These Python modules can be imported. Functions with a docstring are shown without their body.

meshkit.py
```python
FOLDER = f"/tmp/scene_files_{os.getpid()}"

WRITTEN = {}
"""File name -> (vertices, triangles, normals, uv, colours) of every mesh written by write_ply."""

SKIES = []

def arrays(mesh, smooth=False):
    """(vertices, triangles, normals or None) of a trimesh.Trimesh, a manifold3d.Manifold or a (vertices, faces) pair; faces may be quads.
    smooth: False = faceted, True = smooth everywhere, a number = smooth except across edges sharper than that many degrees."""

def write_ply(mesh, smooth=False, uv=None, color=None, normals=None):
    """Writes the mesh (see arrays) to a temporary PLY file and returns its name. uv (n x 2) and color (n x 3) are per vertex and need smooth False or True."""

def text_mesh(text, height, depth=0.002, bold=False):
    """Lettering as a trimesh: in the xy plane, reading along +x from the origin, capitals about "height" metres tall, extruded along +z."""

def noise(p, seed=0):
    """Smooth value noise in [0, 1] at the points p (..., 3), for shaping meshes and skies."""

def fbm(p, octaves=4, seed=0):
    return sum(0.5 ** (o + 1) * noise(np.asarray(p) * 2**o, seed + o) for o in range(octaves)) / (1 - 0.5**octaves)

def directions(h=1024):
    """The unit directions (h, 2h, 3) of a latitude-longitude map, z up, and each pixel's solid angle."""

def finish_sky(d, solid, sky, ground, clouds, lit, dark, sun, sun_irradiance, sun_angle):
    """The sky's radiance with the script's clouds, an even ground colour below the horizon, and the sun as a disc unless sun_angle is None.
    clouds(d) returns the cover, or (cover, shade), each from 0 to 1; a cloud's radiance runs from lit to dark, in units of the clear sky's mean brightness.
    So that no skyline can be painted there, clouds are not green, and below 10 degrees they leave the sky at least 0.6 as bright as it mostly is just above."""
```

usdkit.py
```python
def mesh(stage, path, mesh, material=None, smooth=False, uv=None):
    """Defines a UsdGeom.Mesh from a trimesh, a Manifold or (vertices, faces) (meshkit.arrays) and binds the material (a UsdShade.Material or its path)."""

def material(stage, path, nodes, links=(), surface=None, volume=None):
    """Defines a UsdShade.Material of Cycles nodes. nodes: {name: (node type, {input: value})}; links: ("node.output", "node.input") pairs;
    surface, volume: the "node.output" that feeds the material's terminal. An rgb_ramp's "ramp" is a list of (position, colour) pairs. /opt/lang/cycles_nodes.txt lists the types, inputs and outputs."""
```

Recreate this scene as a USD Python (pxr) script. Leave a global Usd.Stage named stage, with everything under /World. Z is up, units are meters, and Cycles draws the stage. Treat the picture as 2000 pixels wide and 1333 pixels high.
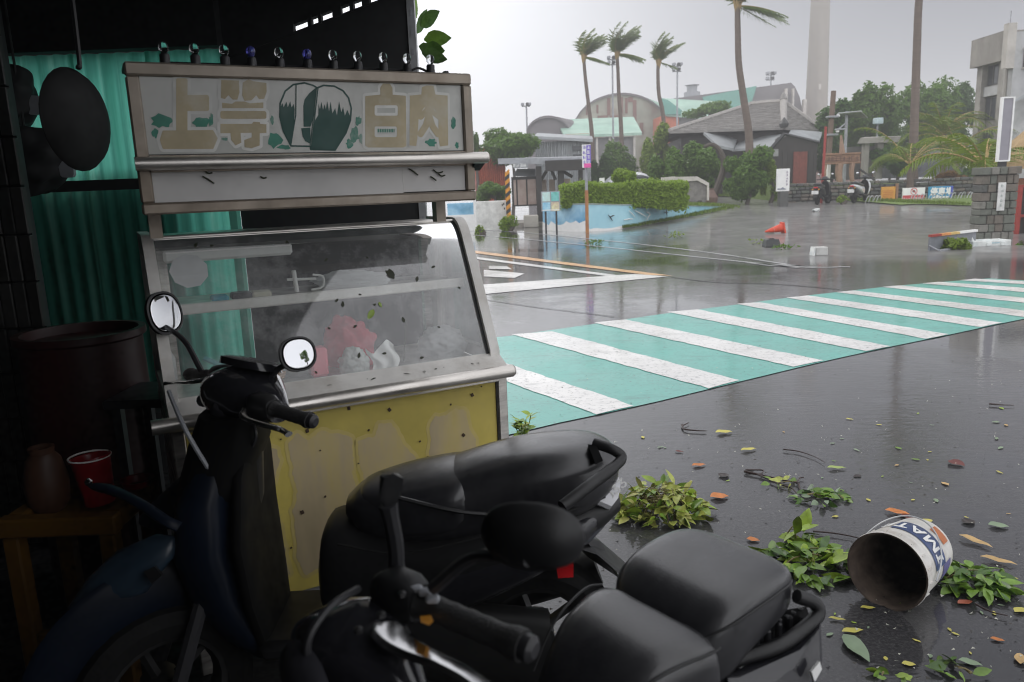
import math, random
import numpy as np
import trimesh
import manifold3d as m3
from shapely.geometry import Polygon, LineString, Point, box as sbox
from shapely import union_all, affinity
from pxr import Gf, Sdf, Usd, UsdGeom, UsdLux, UsdShade
import usdkit, meshkit

random.seed(7)
RNG = np.random.default_rng(7)
stage = Usd.Stage.CreateInMemory()
UsdGeom.Xform.Define(stage, '/World')
UsdGeom.Scope.Define(stage, '/World/Looks')

# ---------------------------------------------------------------- camera
F, PITCH, ROLL, H = 1500.0, math.atan(300 / 1500.0), math.radians(2.2), 1.5
EYE = np.array([0, 0, H])
FW = np.array([0, math.cos(PITCH), -math.sin(PITCH)])
_u = np.array([0, math.sin(PITCH), math.cos(PITCH)]); _r = np.array([1.0, 0, 0])
RT = _r * math.cos(ROLL) - _u * math.sin(ROLL)
UP = _u * math.cos(ROLL) + _r * math.sin(ROLL)
EXPOSURE = 0.0
cam = UsdGeom.Camera.Define(stage, '/World/camera')
cam.AddTransformOp().Set(Gf.Matrix4d(*RT, 0, *UP, 0, *(-FW), 0, *EYE, 1))
cam.CreateHorizontalApertureAttr(36.0); cam.CreateVerticalApertureAttr(36.0 * 682 / 1024)
cam.CreateFocalLengthAttr(36.0 * F / 2000)
cam.CreateClippingRangeAttr(Gf.Vec2f(0.05, 3000))
cam.CreateFStopAttr(5.0); cam.CreateFocusDistanceAttr(3.6)
cam.CreateExposureAttr(EXPOSURE)

# ---------------------------------------------------------------- sky and sun (overcast, the sun behind cloud to the left)
SUN_EL, SUN_AZ = math.radians(48), math.atan2(-0.75, 0.66)
SKY_STRENGTH, CLOUD = 0.14, 9.6
usdkit.material(stage, '/World/Looks/overcast_sky', {
    'tc': ('texture_coordinate', {}),
    'sky': ('sky_texture', {'sky_type': 'single_scattering', 'sun_disc': False, 'sun_elevation': SUN_EL, 'sun_rotation': SUN_AZ}),
    'dot': ('vector_math', {'math_type': 'dot_product', 'vector2': (0.62, 0.75, 0.22)}),
    'mr': ('map_range', {'range_type': 'smoothstep', 'from_min': 0.70, 'from_max': 1.03}),
    'map': ('mapping', {'scale': (1.0, 1.0, 2.2)}),
    'n': ('noise_texture', {'scale': 1.6, 'detail': 3.0, 'roughness': 0.5}),
    'nm': ('map_range', {'from_min': 0.3, 'from_max': 0.7, 'to_min': 0.96, 'to_max': 1.04}),
    'mix': ('mix_color', {'a': (CLOUD * .93, CLOUD * .935, CLOUD * .97), 'b': (CLOUD * .10, CLOUD * .102, CLOUD * .125)}),
    'mul': ('vector_math', {'math_type': 'scale'}),
    'over': ('mix_color', {'fac': 0.96}),
    'bg': ('background_shader', {'strength': SKY_STRENGTH})},
    [('tc.generated', 'dot.vector1'), ('dot.value', 'mr.value'), ('mr.result', 'mix.fac'), ('tc.generated', 'map.vector'), ('map.vector', 'n.vector'),
     ('n.fac', 'nm.value'), ('mix.result', 'mul.vector1'), ('nm.result', 'mul.scale'), ('sky.color', 'over.a'), ('mul.vector', 'over.b'), ('over.result', 'bg.color')],
    surface='bg.background')
dome = UsdLux.DomeLight.Define(stage, '/World/sky')
UsdShade.MaterialBindingAPI.Apply(dome.GetPrim()).Bind(UsdShade.Material.Get(stage, '/World/Looks/overcast_sky'))
dome.GetPrim().SetCustomDataByKey('kind', 'structure')
sun = UsdLux.DistantLight.Define(stage, '/World/sun')
sun.CreateNormalizeAttr(True); sun.CreateIntensityAttr(0.25); sun.CreateAngleAttr(25.0); sun.CreateColorAttr(Gf.Vec3f(1.0, 0.96, 0.9))
_s = np.array([math.cos(SUN_EL) * math.sin(SUN_AZ), math.cos(SUN_EL) * math.cos(SUN_AZ), math.sin(SUN_EL)])
_sx = np.cross([0, 0, 1.0], _s); _sx /= np.linalg.norm(_sx); _sy = np.cross(_s, _sx)
sun.AddTransformOp().Set(Gf.Matrix4d(*_sx, 0, *_sy, 0, *_s, 0, 0, 0, 30, 1))

# ---------------------------------------------------------------- measuring helpers
def ray(u, v):
    return FW + RT * (u - 1000) / F - UP * (v - 666.5) / F
def Pz(u, v, z=0.0):
    d = ray(u, v); return EYE + d * ((z - H) / d[2])
def Py(u, v, y):
    d = ray(u, v); return EYE + d * (y / d[1])
def sstep(a, b, x):
    t = np.clip((np.asarray(x, float) - a) / (b - a), 0, 1); return t * t * (3 - 2 * t)
def gz(x, y):
    """height of the road: flat, rising gently into the car park at the right"""
    y = np.asarray(y, float); r = 0.023 * np.maximum(0, np.minimum(y, 42) - 15)
    return r * sstep(2.0, 8.0, x)
def Pg(u, v, lift=0.0):
    d = ray(u, v); lo, hi = 0.3, 80.0
    for _ in range(50):
        t = (lo + hi) / 2; p = EYE + d * t
        if p[2] > gz(p[0], p[1]) + lift: lo = t
        else: hi = t
    return EYE + d * lo
def onz(x, y, dz=0.0):
    return np.array([x, y, float(gz(x, y)) + dz])

# ---------------------------------------------------------------- naming helpers
_used = {}
def numbered(parent, name):
    k = parent + '/' + name
    n = _used.get(k, -1) + 1; _used[k] = n
    return k if n == 0 else f'{k}_{n:03d}'
def say(prim, label=None, cat=None, group=None, kind=None):
    for k, v in (('label', label), ('category', cat), ('group', group), ('kind', kind)):
        if v: prim.SetCustomDataByKey(k, v)
class Thing:
    """an Xform at the thing's base; parts are added in world coordinates"""
    def __init__(s, name, label=None, cat=None, loc=(0, 0, 0), rz=0.0, group=None, kind=None):
        s.path = numbered('/World', name); s.loc = np.array(loc, float); s.rz = rz
        x = UsdGeom.Xform.Define(stage, s.path); x.AddTranslateOp().Set(Gf.Vec3d(*map(float, loc))); x.AddRotateZOp().Set(math.degrees(rz))
        say(x.GetPrim(), label, cat, group, kind)
    def add(s, name, mesh, m, parent=None, smooth=35, label=None, local=False, kind=None):
        if mesh is None: return None
        v, f = arr(mesh)
        if not local:
            v = v - s.loc; c, n = math.cos(-s.rz), math.sin(-s.rz)
            v = np.stack([v[:, 0] * c - v[:, 1] * n, v[:, 0] * n + v[:, 1] * c, v[:, 2]], 1)
        p = numbered(parent or s.path, name)
        prim = usdkit.mesh(stage, p, trimesh.Trimesh(v, f, process=False), m, smooth=smooth).GetPrim()
        if label: prim.SetCustomDataByKey('label', label)
        if kind: prim.SetCustomDataByKey('kind', kind)
        return p
def copy_of(t, loc, rz, label, cat, group=None):
    name = t.path.rsplit('/', 1)[1]
    p = numbered('/World', name); x = UsdGeom.Xform.Define(stage, p)
    x.AddTranslateOp().Set(Gf.Vec3d(*map(float, loc))); x.AddRotateZOp().Set(math.degrees(rz))
    say(x.GetPrim(), label, cat, group)
    x.GetPrim().GetReferences().AddInternalReference(t.path); x.GetPrim().SetInstanceable(True)
def solo(name, mesh, m, label=None, cat=None, group=None, kind=None, smooth=35):
    p = numbered('/World', name)
    v, f = arr(mesh)
    prim = usdkit.mesh(stage, p, trimesh.Trimesh(v, f, process=False), m, smooth=smooth).GetPrim()
    say(prim, label, cat, group, kind); return p

# ---------------------------------------------------------------- shape helpers
def arr(mesh):
    if hasattr(mesh, 'to_mesh'):
        q = mesh.to_mesh(); return np.array(q.vert_properties[:, :3], float), np.array(q.tri_verts, int)
    if isinstance(mesh, (tuple, list)) and not hasattr(mesh, 'vertices'):
        v, f = np.asarray(mesh[0], float), np.asarray(mesh[1], int)
        if f.shape[1] == 4: f = np.vstack([f[:, [0, 1, 2]], f[:, [0, 2, 3]]])
        return v, f
    return np.array(mesh.vertices, float), np.array(mesh.faces, int)
def cat(*ms):
    ms = [arr(m) for m in ms if m is not None]; o = 0; V, Fc = [], []
    for v, f in ms:
        V.append(v); Fc.append(f + o); o += len(v)
    return np.vstack(V), np.vstack(Fc)
def xf(mesh, M=None, t=(0, 0, 0)):
    v, f = arr(mesh)
    if M is not None: v = v @ np.asarray(M, float).T
    return v + np.asarray(t, float), f
def rotz(a):
    c, s = math.cos(a), math.sin(a); return np.array([[c, -s, 0], [s, c, 0], [0, 0, 1.0]])
def rotx(a):
    c, s = math.cos(a), math.sin(a); return np.array([[1.0, 0, 0], [0, c, -s], [0, s, c]])
def roty(a):
    c, s = math.cos(a), math.sin(a); return np.array([[c, 0, s], [0, 1.0, 0], [-s, 0, c]])
def bx(x0, x1, y0, y1, z0, z1, b=0.0):
    x0, x1 = min(x0, x1), max(x0, x1); y0, y1 = min(y0, y1), max(y0, y1); z0, z1 = min(z0, z1), max(z0, z1)
    if b <= 0:
        m = trimesh.creation.box(extents=(x1 - x0, y1 - y0, z1 - z0)); m.apply_translation(((x0 + x1) / 2, (y0 + y1) / 2, (z0 + z1) / 2)); return m
    b = min(b, .49 * (x1 - x0), .49 * (y1 - y0), .49 * (z1 - z0)); pts = []
    for X, sx in ((x0, 1), (x1, -1)):
        for Y, sy in ((y0, 1), (y1, -1)):
            for Z, sz in ((z0, 1), (z1, -1)):
                pts += [(X + sx * b, Y + sy * b, Z), (X + sx * b, Y, Z + sz * b), (X, Y + sy * b, Z + sz * b)]
    return hull(pts)
def hull(pts):
    return trimesh.convex.convex_hull(np.asarray(pts, float))
def unit(v):
    v = np.asarray(v, float); return v / max(np.linalg.norm(v), 1e-12)
def rings(R, close=True, caps=True):
    R = np.asarray(R, float); m, n = R.shape[:2]; V = R.reshape(-1, 3); Fc = []
    i, j = np.meshgrid(np.arange(m - 1), np.arange(n if close else n - 1), indexing='ij'); i, j = i.ravel(), j.ravel(); k = (j + 1) % n
    a, b, c, d = i * n + j, i * n + k, (i + 1) * n + k, (i + 1) * n + j
    Fc = [np.stack([a, b, c], 1), np.stack([a, c, d], 1)]
    if caps and close:
        V = np.vstack([V, R[0].mean(0), R[-1].mean(0)]); o = m * n; q = np.arange(n); q2 = (q + 1) % n
        Fc += [np.stack([q2, q, np.full(n, o)], 1), np.stack([(m - 1) * n + q, (m - 1) * n + q2, np.full(n, o + 1)], 1)]
    return V, np.vstack(Fc)
def tube(pts, r, n=8, caps=True, flat=1.0, up=(0, 0, 1)):
    """swept round (or flattened) bar along pts; r a number or one per point"""
    pts = np.asarray(pts, float); m = len(pts); r = np.broadcast_to(np.asarray(r, float), (m,))
    t = np.gradient(pts, axis=0); R = []; a = None
    for i in range(m):
        ti = unit(t[i])
        if a is None:
            a = np.cross(up, ti)
            if np.linalg.norm(a) < 1e-3: a = np.cross((1, 0, 0), ti)
        a = unit(a - ti * (a @ ti)); b = np.cross(ti, a)
        q = np.linspace(0, 2 * math.pi, n, endpoint=False)
        R.append(pts[i] + r[i] * (np.outer(np.cos(q), a) + flat * np.outer(np.sin(q), b)))
    return rings(R, True, caps)
def bez(ps, n=12):
    """Catmull-Rom through ps"""
    P = np.asarray(ps, float); P = np.vstack([2 * P[0] - P[1], P, 2 * P[-1] - P[-2]]); out = []
    for i in range(1, len(P) - 2):
        for t in np.linspace(0, 1, n, endpoint=False):
            a, b, c, d = P[i - 1:i + 3]
            out.append(.5 * ((2 * b) + (c - a) * t + (2 * a - 5 * b + 4 * c - d) * t * t + (3 * b - a - 3 * c + d) * t ** 3))
    out.append(P[-2]); return np.array(out)
def lathe(prof, c=(0, 0, 0), n=20, axis=None, caps=True):
    """profile [(radius, height)] turned about z (or about axis) at c"""
    q = np.linspace(0, 2 * math.pi, n, endpoint=False)
    R = np.array([[(r * math.cos(a), r * math.sin(a), h) for a in q] for r, h in prof])
    v, f = rings(R, True, caps)
    if axis is not None:
        z = unit(axis); x = np.cross((0, 0, 1), z); x = unit(x) if np.linalg.norm(x) > 1e-4 else np.array([1.0, 0, 0]); y = np.cross(z, x)
        v = v[:, :1] * x + v[:, 1:2] * y + v[:, 2:] * z
    return v + np.asarray(c, float), f
def sell(c, a, b, n=24, e=2.6, A=(0, 1, 0), B=(0, 0, 1)):
    """a superellipse ring"""
    q = np.linspace(0, 2 * math.pi, n, endpoint=False); cs, sn = np.cos(q), np.sin(q)
    x = np.sign(cs) * np.abs(cs) ** (2 / e) * a; y = np.sign(sn) * np.abs(sn) ** (2 / e) * b
    return np.asarray(c, float) + np.outer(x, A) + np.outer(y, B)
def loft(secs, n=24):
    """secs of (x, half width, z low, z high, exponent) along x, swept into one smooth body"""
    return rings([sell((x, 0, (z0 + z1) / 2), w, (z1 - z0) / 2, n, e) for x, w, z0, z1, e in secs])
def smoothloft(secs, n=24, k=5):
    S = np.asarray(secs, float); return loft(bez(S, k), n)
def ext(poly, d, o=(0, 0, 0), ex=(1, 0, 0), ey=(0, 0, 1), ez=None):
    """extrude a shapely shape by d: its plane is spanned by ex, ey at o"""
    gs = [g for g in getattr(poly, 'geoms', [poly]) if g.geom_type == 'Polygon' and g.area > 1e-9]
    if not gs: return None
    v, f = cat(*[trimesh.creation.extrude_polygon(g, d, engine='earcut') for g in gs])
    ex, ey = np.asarray(ex, float), np.asarray(ey, float); ez = np.cross(ex, ey) if ez is None else np.asarray(ez, float)
    w = v[:, :1] * ex + v[:, 1:2] * ey + v[:, 2:] * ez + np.asarray(o, float)
    if np.dot(np.cross(ex, ey), ez) < 0: f = f[:, ::-1]
    return w, f
def grid(f, u0, u1, v0, v1, nu, nv):
    U, V = np.meshgrid(np.linspace(u0, u1, nu), np.linspace(v0, v1, nv), indexing='ij')
    return rings(f(U, V), close=False)
def drape(quad, nx, ny, lift):
    """a quad on the road given by four ground points, split and laid on the road"""
    a, b, c, d = [np.asarray(q, float)[:2] for q in quad]
    s, t = np.meshgrid(np.linspace(0, 1, nx + 1), np.linspace(0, 1, ny + 1), indexing='ij'); s, t = s[..., None], t[..., None]
    p = (a * (1 - s) + b * s) * (1 - t) + (d * (1 - s) + c * s) * t
    z = gz(p[..., 0], p[..., 1]) + lift
    v, f = rings(np.concatenate([p, z[..., None]], -1), close=False)
    n = np.cross(v[f[0, 1]] - v[f[0, 0]], v[f[0, 2]] - v[f[0, 0]])
    return (v, f) if n[2] > 0 else (v, f[:, ::-1])

# ---------------------------------------------------------------- materials
MATS = {}
def lin(c):
    return tuple(((x / 255) / 12.92 if x / 255 < .04045 else ((x / 255 + .055) / 1.055) ** 2.4) for x in c)
def M(name, col, rough=.5, metal=0.0, var=.18, scale=6.0, bump=0.0, bscale=60.0, col2=None, stretch=(1, 1, 1), spec=.5, coat=0.0, dirt=None, dscale=3.0, damt=.5, rvar=.08, crough=.08):
    """one procedural surface: colour with soft variation, optional dirt, fine relief"""
    if name in MATS: return MATS[name]
    col = np.asarray(col, float); c2 = np.asarray(col2, float) if col2 is not None else col * (1 + var); c1 = col * (1 - var) if col2 is None else col
    N = {'g': ('geometry', {}), 'm': ('mapping', {'scale': stretch}), 'n': ('noise_texture', {'scale': scale, 'detail': 5.0, 'roughness': .6}),
         'r': ('rgb_ramp', {'ramp': [(.3, tuple(c1)), (.7, tuple(np.clip(c2, 0, 1)))]}),
         'n2': ('noise_texture', {'scale': scale * 2.3, 'detail': 3.0}), 'rr': ('map_range', {'from_min': .3, 'from_max': .7, 'to_min': max(.02, rough - rvar), 'to_max': min(1, rough + rvar)}),
         'p': ('principled_bsdf', {'metallic': metal, 'specular_ior_level': spec, 'coat_weight': coat, 'coat_roughness': crough})}
    L = [('g.position', 'm.vector'), ('m.vector', 'n.vector'), ('m.vector', 'n2.vector'), ('n.fac', 'r.fac'), ('n2.fac', 'rr.value'), ('rr.result', 'p.roughness')]
    src = 'r.color'
    if dirt is not None:
        N['dn'] = ('noise_texture', {'scale': dscale, 'detail': 7.0, 'roughness': .65}); N['dr'] = ('map_range', {'from_min': .48, 'from_max': .72, 'to_min': 0.0, 'to_max': damt, 'clamp': True})
        N['dm'] = ('mix_color', {'b': tuple(dirt)}); L += [('m.vector', 'dn.vector'), ('dn.fac', 'dr.value'), ('dr.result', 'dm.fac'), (src, 'dm.a')]; src = 'dm.result'
    L.append((src, 'p.base_color'))
    if bump:
        N['bn'] = ('noise_texture', {'scale': bscale, 'detail': 4.0}); N['b'] = ('bump', {'strength': 1.0, 'distance': bump})
        L += [('m.vector', 'bn.vector'), ('bn.fac', 'b.height'), ('b.normal', 'p.normal')]
    MATS[name] = usdkit.material(stage, '/World/Looks/' + name, N, L, surface='p.BSDF'); return MATS[name]
def leafmat(name, ramp, trans=.48, rough=.32):
    if name in MATS: return MATS[name]
    ramp = [(p, tuple(np.array(c) * (1.55, 1.42, .72))) for p, c in ramp]
    MATS[name] = usdkit.material(stage, '/World/Looks/' + name, {
        'g': ('geometry', {}), 'r': ('rgb_ramp', {'ramp': ramp}), 'p': ('principled_bsdf', {'roughness': rough}), 't': ('translucent_bsdf', {}), 'm': ('mix_closure', {'fac': trans})},
        [('g.random_per_island', 'r.fac'), ('r.color', 'p.base_color'), ('r.color', 't.color'), ('p.BSDF', 'm.closure1'), ('t.BSDF', 'm.closure2')], surface='m.closure')
    return MATS[name]

# ---------------------------------------------------------------- material library
def wet_road():
    N = {'g': ('geometry', {}),
         'big': ('noise_texture', {'scale': .22, 'detail': 4.0, 'roughness': .55, 'distortion': .4}),
         'mid': ('noise_texture', {'scale': 1.7, 'detail': 5.0, 'roughness': .6}),
         'agg': ('noise_texture', {'scale': 85.0, 'detail': 3.0, 'roughness': .65}),
         'mp': ('mapping', {'scale': (1.0, 2.6, 1.0), 'rotation': (0, 0, .25)}),
         'rip': ('noise_texture', {'scale': 9.0, 'detail': 3.0, 'roughness': .55}),
         'add': ('math', {'math_type': 'multiply_add', 'value2': .32}),
         'pud': ('map_range', {'range_type': 'smoothstep', 'from_min': .66, 'from_max': .54, 'to_min': 0.0, 'to_max': 1.0, 'clamp': True}),
         'dry': ('map_range', {'range_type': 'smoothstep', 'from_min': .60, 'from_max': .74, 'to_min': 0.0, 'to_max': 1.0, 'clamp': True}),
         'c': ('rgb_ramp', {'ramp': [(.28, (.012, .012, .013)), (.5, (.027, .0265, .028)), (.72, (.066, .064, .064))]}),
         'cm': ('mix_color', {'b': (.021, .021, .0225)}),
         'rr': ('map_range', {'from_min': 0.0, 'from_max': 1.0, 'to_min': .30, 'to_max': .085}),
         'bh': ('map_range', {'from_min': 0.0, 'from_max': 1.0, 'to_min': .0022, 'to_max': .00012}),
         'bs': ('math', {'math_type': 'multiply'}),
         'rs': ('math', {'math_type': 'multiply', 'value2': .0016}),
         'sum': ('math', {'math_type': 'add'}),
         'b': ('bump', {'strength': 1.0, 'distance': 1.0}),
         'rb': ('bump', {'strength': 1.0, 'distance': 1.0}), 'ps': ('math', {'math_type': 'multiply_add', 'value2': -.75, 'value3': 1.0}), 'cr': ('map_range', {'from_min': 0.0, 'from_max': 1.0, 'to_min': .04, 'to_max': .012}),
         'sx': ('separate_xyz', {}), 'pk0': ('math', {'math_type': 'multiply_add', 'value2': .25}), 'pk': ('map_range', {'range_type': 'smoothstep', 'from_min': 14.2, 'from_max': 16.2, 'clamp': True}),
         'px': ('map_range', {'range_type': 'smoothstep', 'from_min': 2.5, 'from_max': 6.0, 'clamp': True}), 'pm': ('math', {'math_type': 'multiply'}), 'lot': ('rgb_ramp', {'ramp': [(.3, (.085, .083, .08)), (.7, (.18, .175, .168))]}), 'lm': ('mix_color', {}),
         'cw': ('map_range', {'from_min': 0.0, 'from_max': 1.0, 'to_min': 1.0, 'to_max': .5}), 'r2': ('math', {'math_type': 'multiply_add', 'value2': .22}),
         'p': ('principled_bsdf', {'specular_ior_level': .22, 'ior': 1.45, 'coat_ior': 1.5})}
    L = [('g.position', 'big.vector'), ('g.position', 'mid.vector'), ('g.position', 'agg.vector'), ('g.position', 'mp.vector'), ('mp.vector', 'rip.vector'),
         ('mid.fac', 'add.value1'), ('big.fac', 'add.value3'), ('add.value', 'pud.value'),
         ('agg.fac', 'c.fac'), ('c.color', 'cm.a'), ('pud.result', 'cm.fac'), ('cm.result', 'lm.a'), ('mid.fac', 'lot.fac'), ('lot.color', 'lm.b'), ('g.position', 'sx.vector'), ('sx.x', 'pk0.value1'), ('sx.y', 'pk0.value3'), ('pk0.value', 'pk.value'), ('sx.x', 'px.value'), ('pk.result', 'pm.value1'), ('px.result', 'pm.value2'), ('pm.value', 'lm.fac'), ('lm.result', 'p.base_color'), ('pm.value', 'cw.value'), ('cw.result', 'p.coat_weight'), ('pm.value', 'r2.value1'), ('rr.result', 'r2.value3'),
         ('pud.result', 'rr.value'), ('r2.value', 'p.roughness'), ('pud.result', 'bh.value'), ('agg.fac', 'bs.value1'), ('bh.result', 'bs.value2'),
         ('rip.fac', 'rs.value1'), ('bs.value', 'sum.value1'), ('rs.value', 'sum.value2'), ('sum.value', 'b.height'), ('b.normal', 'p.normal'), ('pud.result', 'ps.value1'), ('ps.value', 'rb.strength'), ('rs.value', 'rb.height'), ('rb.normal', 'p.coat_normal'), ('pud.result', 'cr.value'), ('cr.result', 'p.coat_roughness')]
    return usdkit.material(stage, '/World/Looks/wet_asphalt', N, L, surface='p.BSDF')
WET = wet_road()
def paint(name, col, worn=.25):
    """wet road paint with worn specks showing the asphalt"""
    N = {'g': ('geometry', {}), 'n': ('noise_texture', {'scale': 26.0, 'detail': 6.0, 'roughness': .72}), 'w': ('map_range', {'from_min': .62 - .1 * worn, 'from_max': .74, 'clamp': True}),
         'n3': ('noise_texture', {'scale': 1.3, 'detail': 4.0}), 'v': ('rgb_ramp', {'ramp': [(.3, tuple(np.array(col) * .84)), (.7, tuple(np.minimum(1, np.array(col) * 1.06)))]}),
         'm': ('mix_color', {'b': (.06, .07, .07)}), 'mp4': ('mapping', {'scale': (2.2, 7.0, 1.0), 'rotation': (0, 0, .55)}), 'n4': ('noise_texture', {'scale': 1.0, 'detail': 9.0, 'roughness': .68}), 'w4': ('map_range', {'from_min': .55, 'from_max': .80, 'to_min': 0.0, 'to_max': .75, 'clamp': True}), 'mx': ('math', {'math_type': 'maximum'}), 'n2': ('noise_texture', {'scale': 70.0, 'detail': 2.0}), 'b': ('bump', {'strength': .8, 'distance': .0012}),
         'rr': ('map_range', {'from_min': .3, 'from_max': .7, 'to_min': .16, 'to_max': .42}), 'p': ('principled_bsdf', {'specular_ior_level': .45, 'coat_weight': .35, 'coat_roughness': .1})}
    L = [('g.position', 'n.vector'), ('g.position', 'n2.vector'), ('g.position', 'n3.vector'), ('n3.fac', 'v.fac'), ('n.fac', 'w.value'), ('g.position', 'mp4.vector'), ('mp4.vector', 'n4.vector'), ('n4.fac', 'w4.value'), ('w.result', 'mx.value1'), ('w4.result', 'mx.value2'), ('mx.value', 'm.fac'), ('v.color', 'm.a'), ('m.result', 'p.base_color'),
         ('n2.fac', 'b.height'), ('b.normal', 'p.normal'), ('n3.fac', 'rr.value'), ('rr.result', 'p.roughness')]
    return usdkit.material(stage, '/World/Looks/' + name, N, L, surface='p.BSDF')
GREENP = paint('green_road_paint', (.125, .40, .345), .7); WHITEP = paint('white_road_paint', (.78, .77, .75), .9); YELP = paint('yellow_road_paint', (.72, .42, .2), .7)
OLDP = paint('faded_road_paint', (.42, .42, .42), 1.4)
GRASS = M('wet_grass', (.09, .15, .025), .6, var=.3, scale=3, col2=(.17, .24, .05), bump=.02, bscale=25)
SOIL = M('dark_soil', (.05, .045, .035), .7, bump=.02, bscale=12)
BARK = M('wet_bark', (.075, .06, .048), .7, scale=5, stretch=(1, 1, .3), bump=.012, bscale=16)
PALMT = M('palm_bark', (.14, .105, .085), .75, scale=4, stretch=(.4, .4, 5), bump=.015, bscale=5)
CONC = M('weathered_concrete', (.33, .31, .28), .75, scale=1.3, dirt=(.14, .13, .12), dscale=.9, damt=.75, bump=.004)
CONCL = M('pale_concrete', (.5, .47, .43), .75, scale=1.3, dirt=(.25, .23, .21), dscale=.7, damt=.5)
DARKC = M('dark_concrete', (.13, .125, .115), .75, scale=1.6, bump=.004)
STONE = [M('grey_stone_%s' % k, np.array(c) * .72, .65, scale=9, bump=.006, bscale=30, dirt=(.07, .08, .06), dscale=5, damt=.6) for k, c in zip(('pale', 'green', 'brown', 'dark'), ((.26, .25, .22), (.17, .18, .15), (.2, .17, .14), (.11, .11, .105)))]
MORTAR = M('mortar', (.09, .085, .08), .9)
TIMBER = M('black_timber', (.035, .03, .028), .6, scale=5, stretch=(1, 1, .2))
WOOD = M('brown_wood', (.24, .135, .08), .65, scale=8, stretch=(1, 1, .3), bump=.006)
RED = M('red_painted_wood', (.30, .035, .025), .55)
REDW = M('dull_red_door', (.20, .05, .035), .6)
STEELG = M('galvanised_steel', (.42, .43, .44), .42, .7)
GREYP = M('grey_painted_metal', (.30, .31, .33), .5)
BLACKM = M('black_painted_metal', (.018, .018, .02), .42)
WHITEB = M('white_board', (.78, .78, .76), .4, var=.05)
ORANGE = M('orange_metal', (.46, .085, .025), .55, dirt=(.2, .05, .02))
ROOFT = M('grey_roof_tiles', (.20, .19, .18), .6, scale=2.5, col2=(.30, .285, .27), bump=.03, bscale=7)
TINR = M('grey_tin_roof', (.34, .36, .37), .45, .2, scale=1.5, dirt=(.2, .19, .18))
GREENR = M('pale_green_roof', (.30, .47, .38), .5, scale=.4, dirt=(.5, .6, .5), dscale=.25)
GREEND = M('teal_green_roof', (.13, .34, .28), .5, scale=.4)
GREYR = M('dark_grey_roof', (.16, .145, .15), .6, scale=.3)
BEIGE = M('stained_beige_wall', (.36, .37, .30), .8, scale=.35, dirt=(.2, .10, .075), dscale=.28, damt=.8)
BROWNW = M('brown_wall_stain', (.20, .105, .085), .8, scale=.6)
GLASSD = M('dark_window_glass', (.05, .055, .06), .12, var=.3)
WARMW = M('warm_lit_wall', (.42, .23, .16), .6, scale=.6)
TREE1 = leafmat('broad_leaves', [(0, (0.061, 0.131, 0.025)), (.45, (0.131, 0.236, 0.042)), (.8, (0.228, 0.350, 0.061)), (1, (0.350, 0.455, 0.105))])
TREE2 = leafmat('dark_leaves', [(0, (0.037, 0.093, 0.024)), (.5, (0.076, 0.162, 0.037)), (1, (0.153, 0.255, 0.060))])
TREE3 = leafmat('yellow_green_leaves', [(0, (0.108, 0.176, 0.027)), (.5, (0.216, 0.297, 0.041)), (1, (0.378, 0.446, 0.081))])
HEDGE = leafmat('hedge_leaves', [(0, (0.13, 0.22, 0.022)), (.5, (0.224, 0.352, 0.035)), (1, (0.416, 0.544, 0.080))])
PALML = leafmat('palm_leaves', [(0, (0.065, 0.111, 0.026)), (.5, (0.117, 0.182, 0.046)), (1, (0.221, 0.260, 0.078))], .3)
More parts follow.
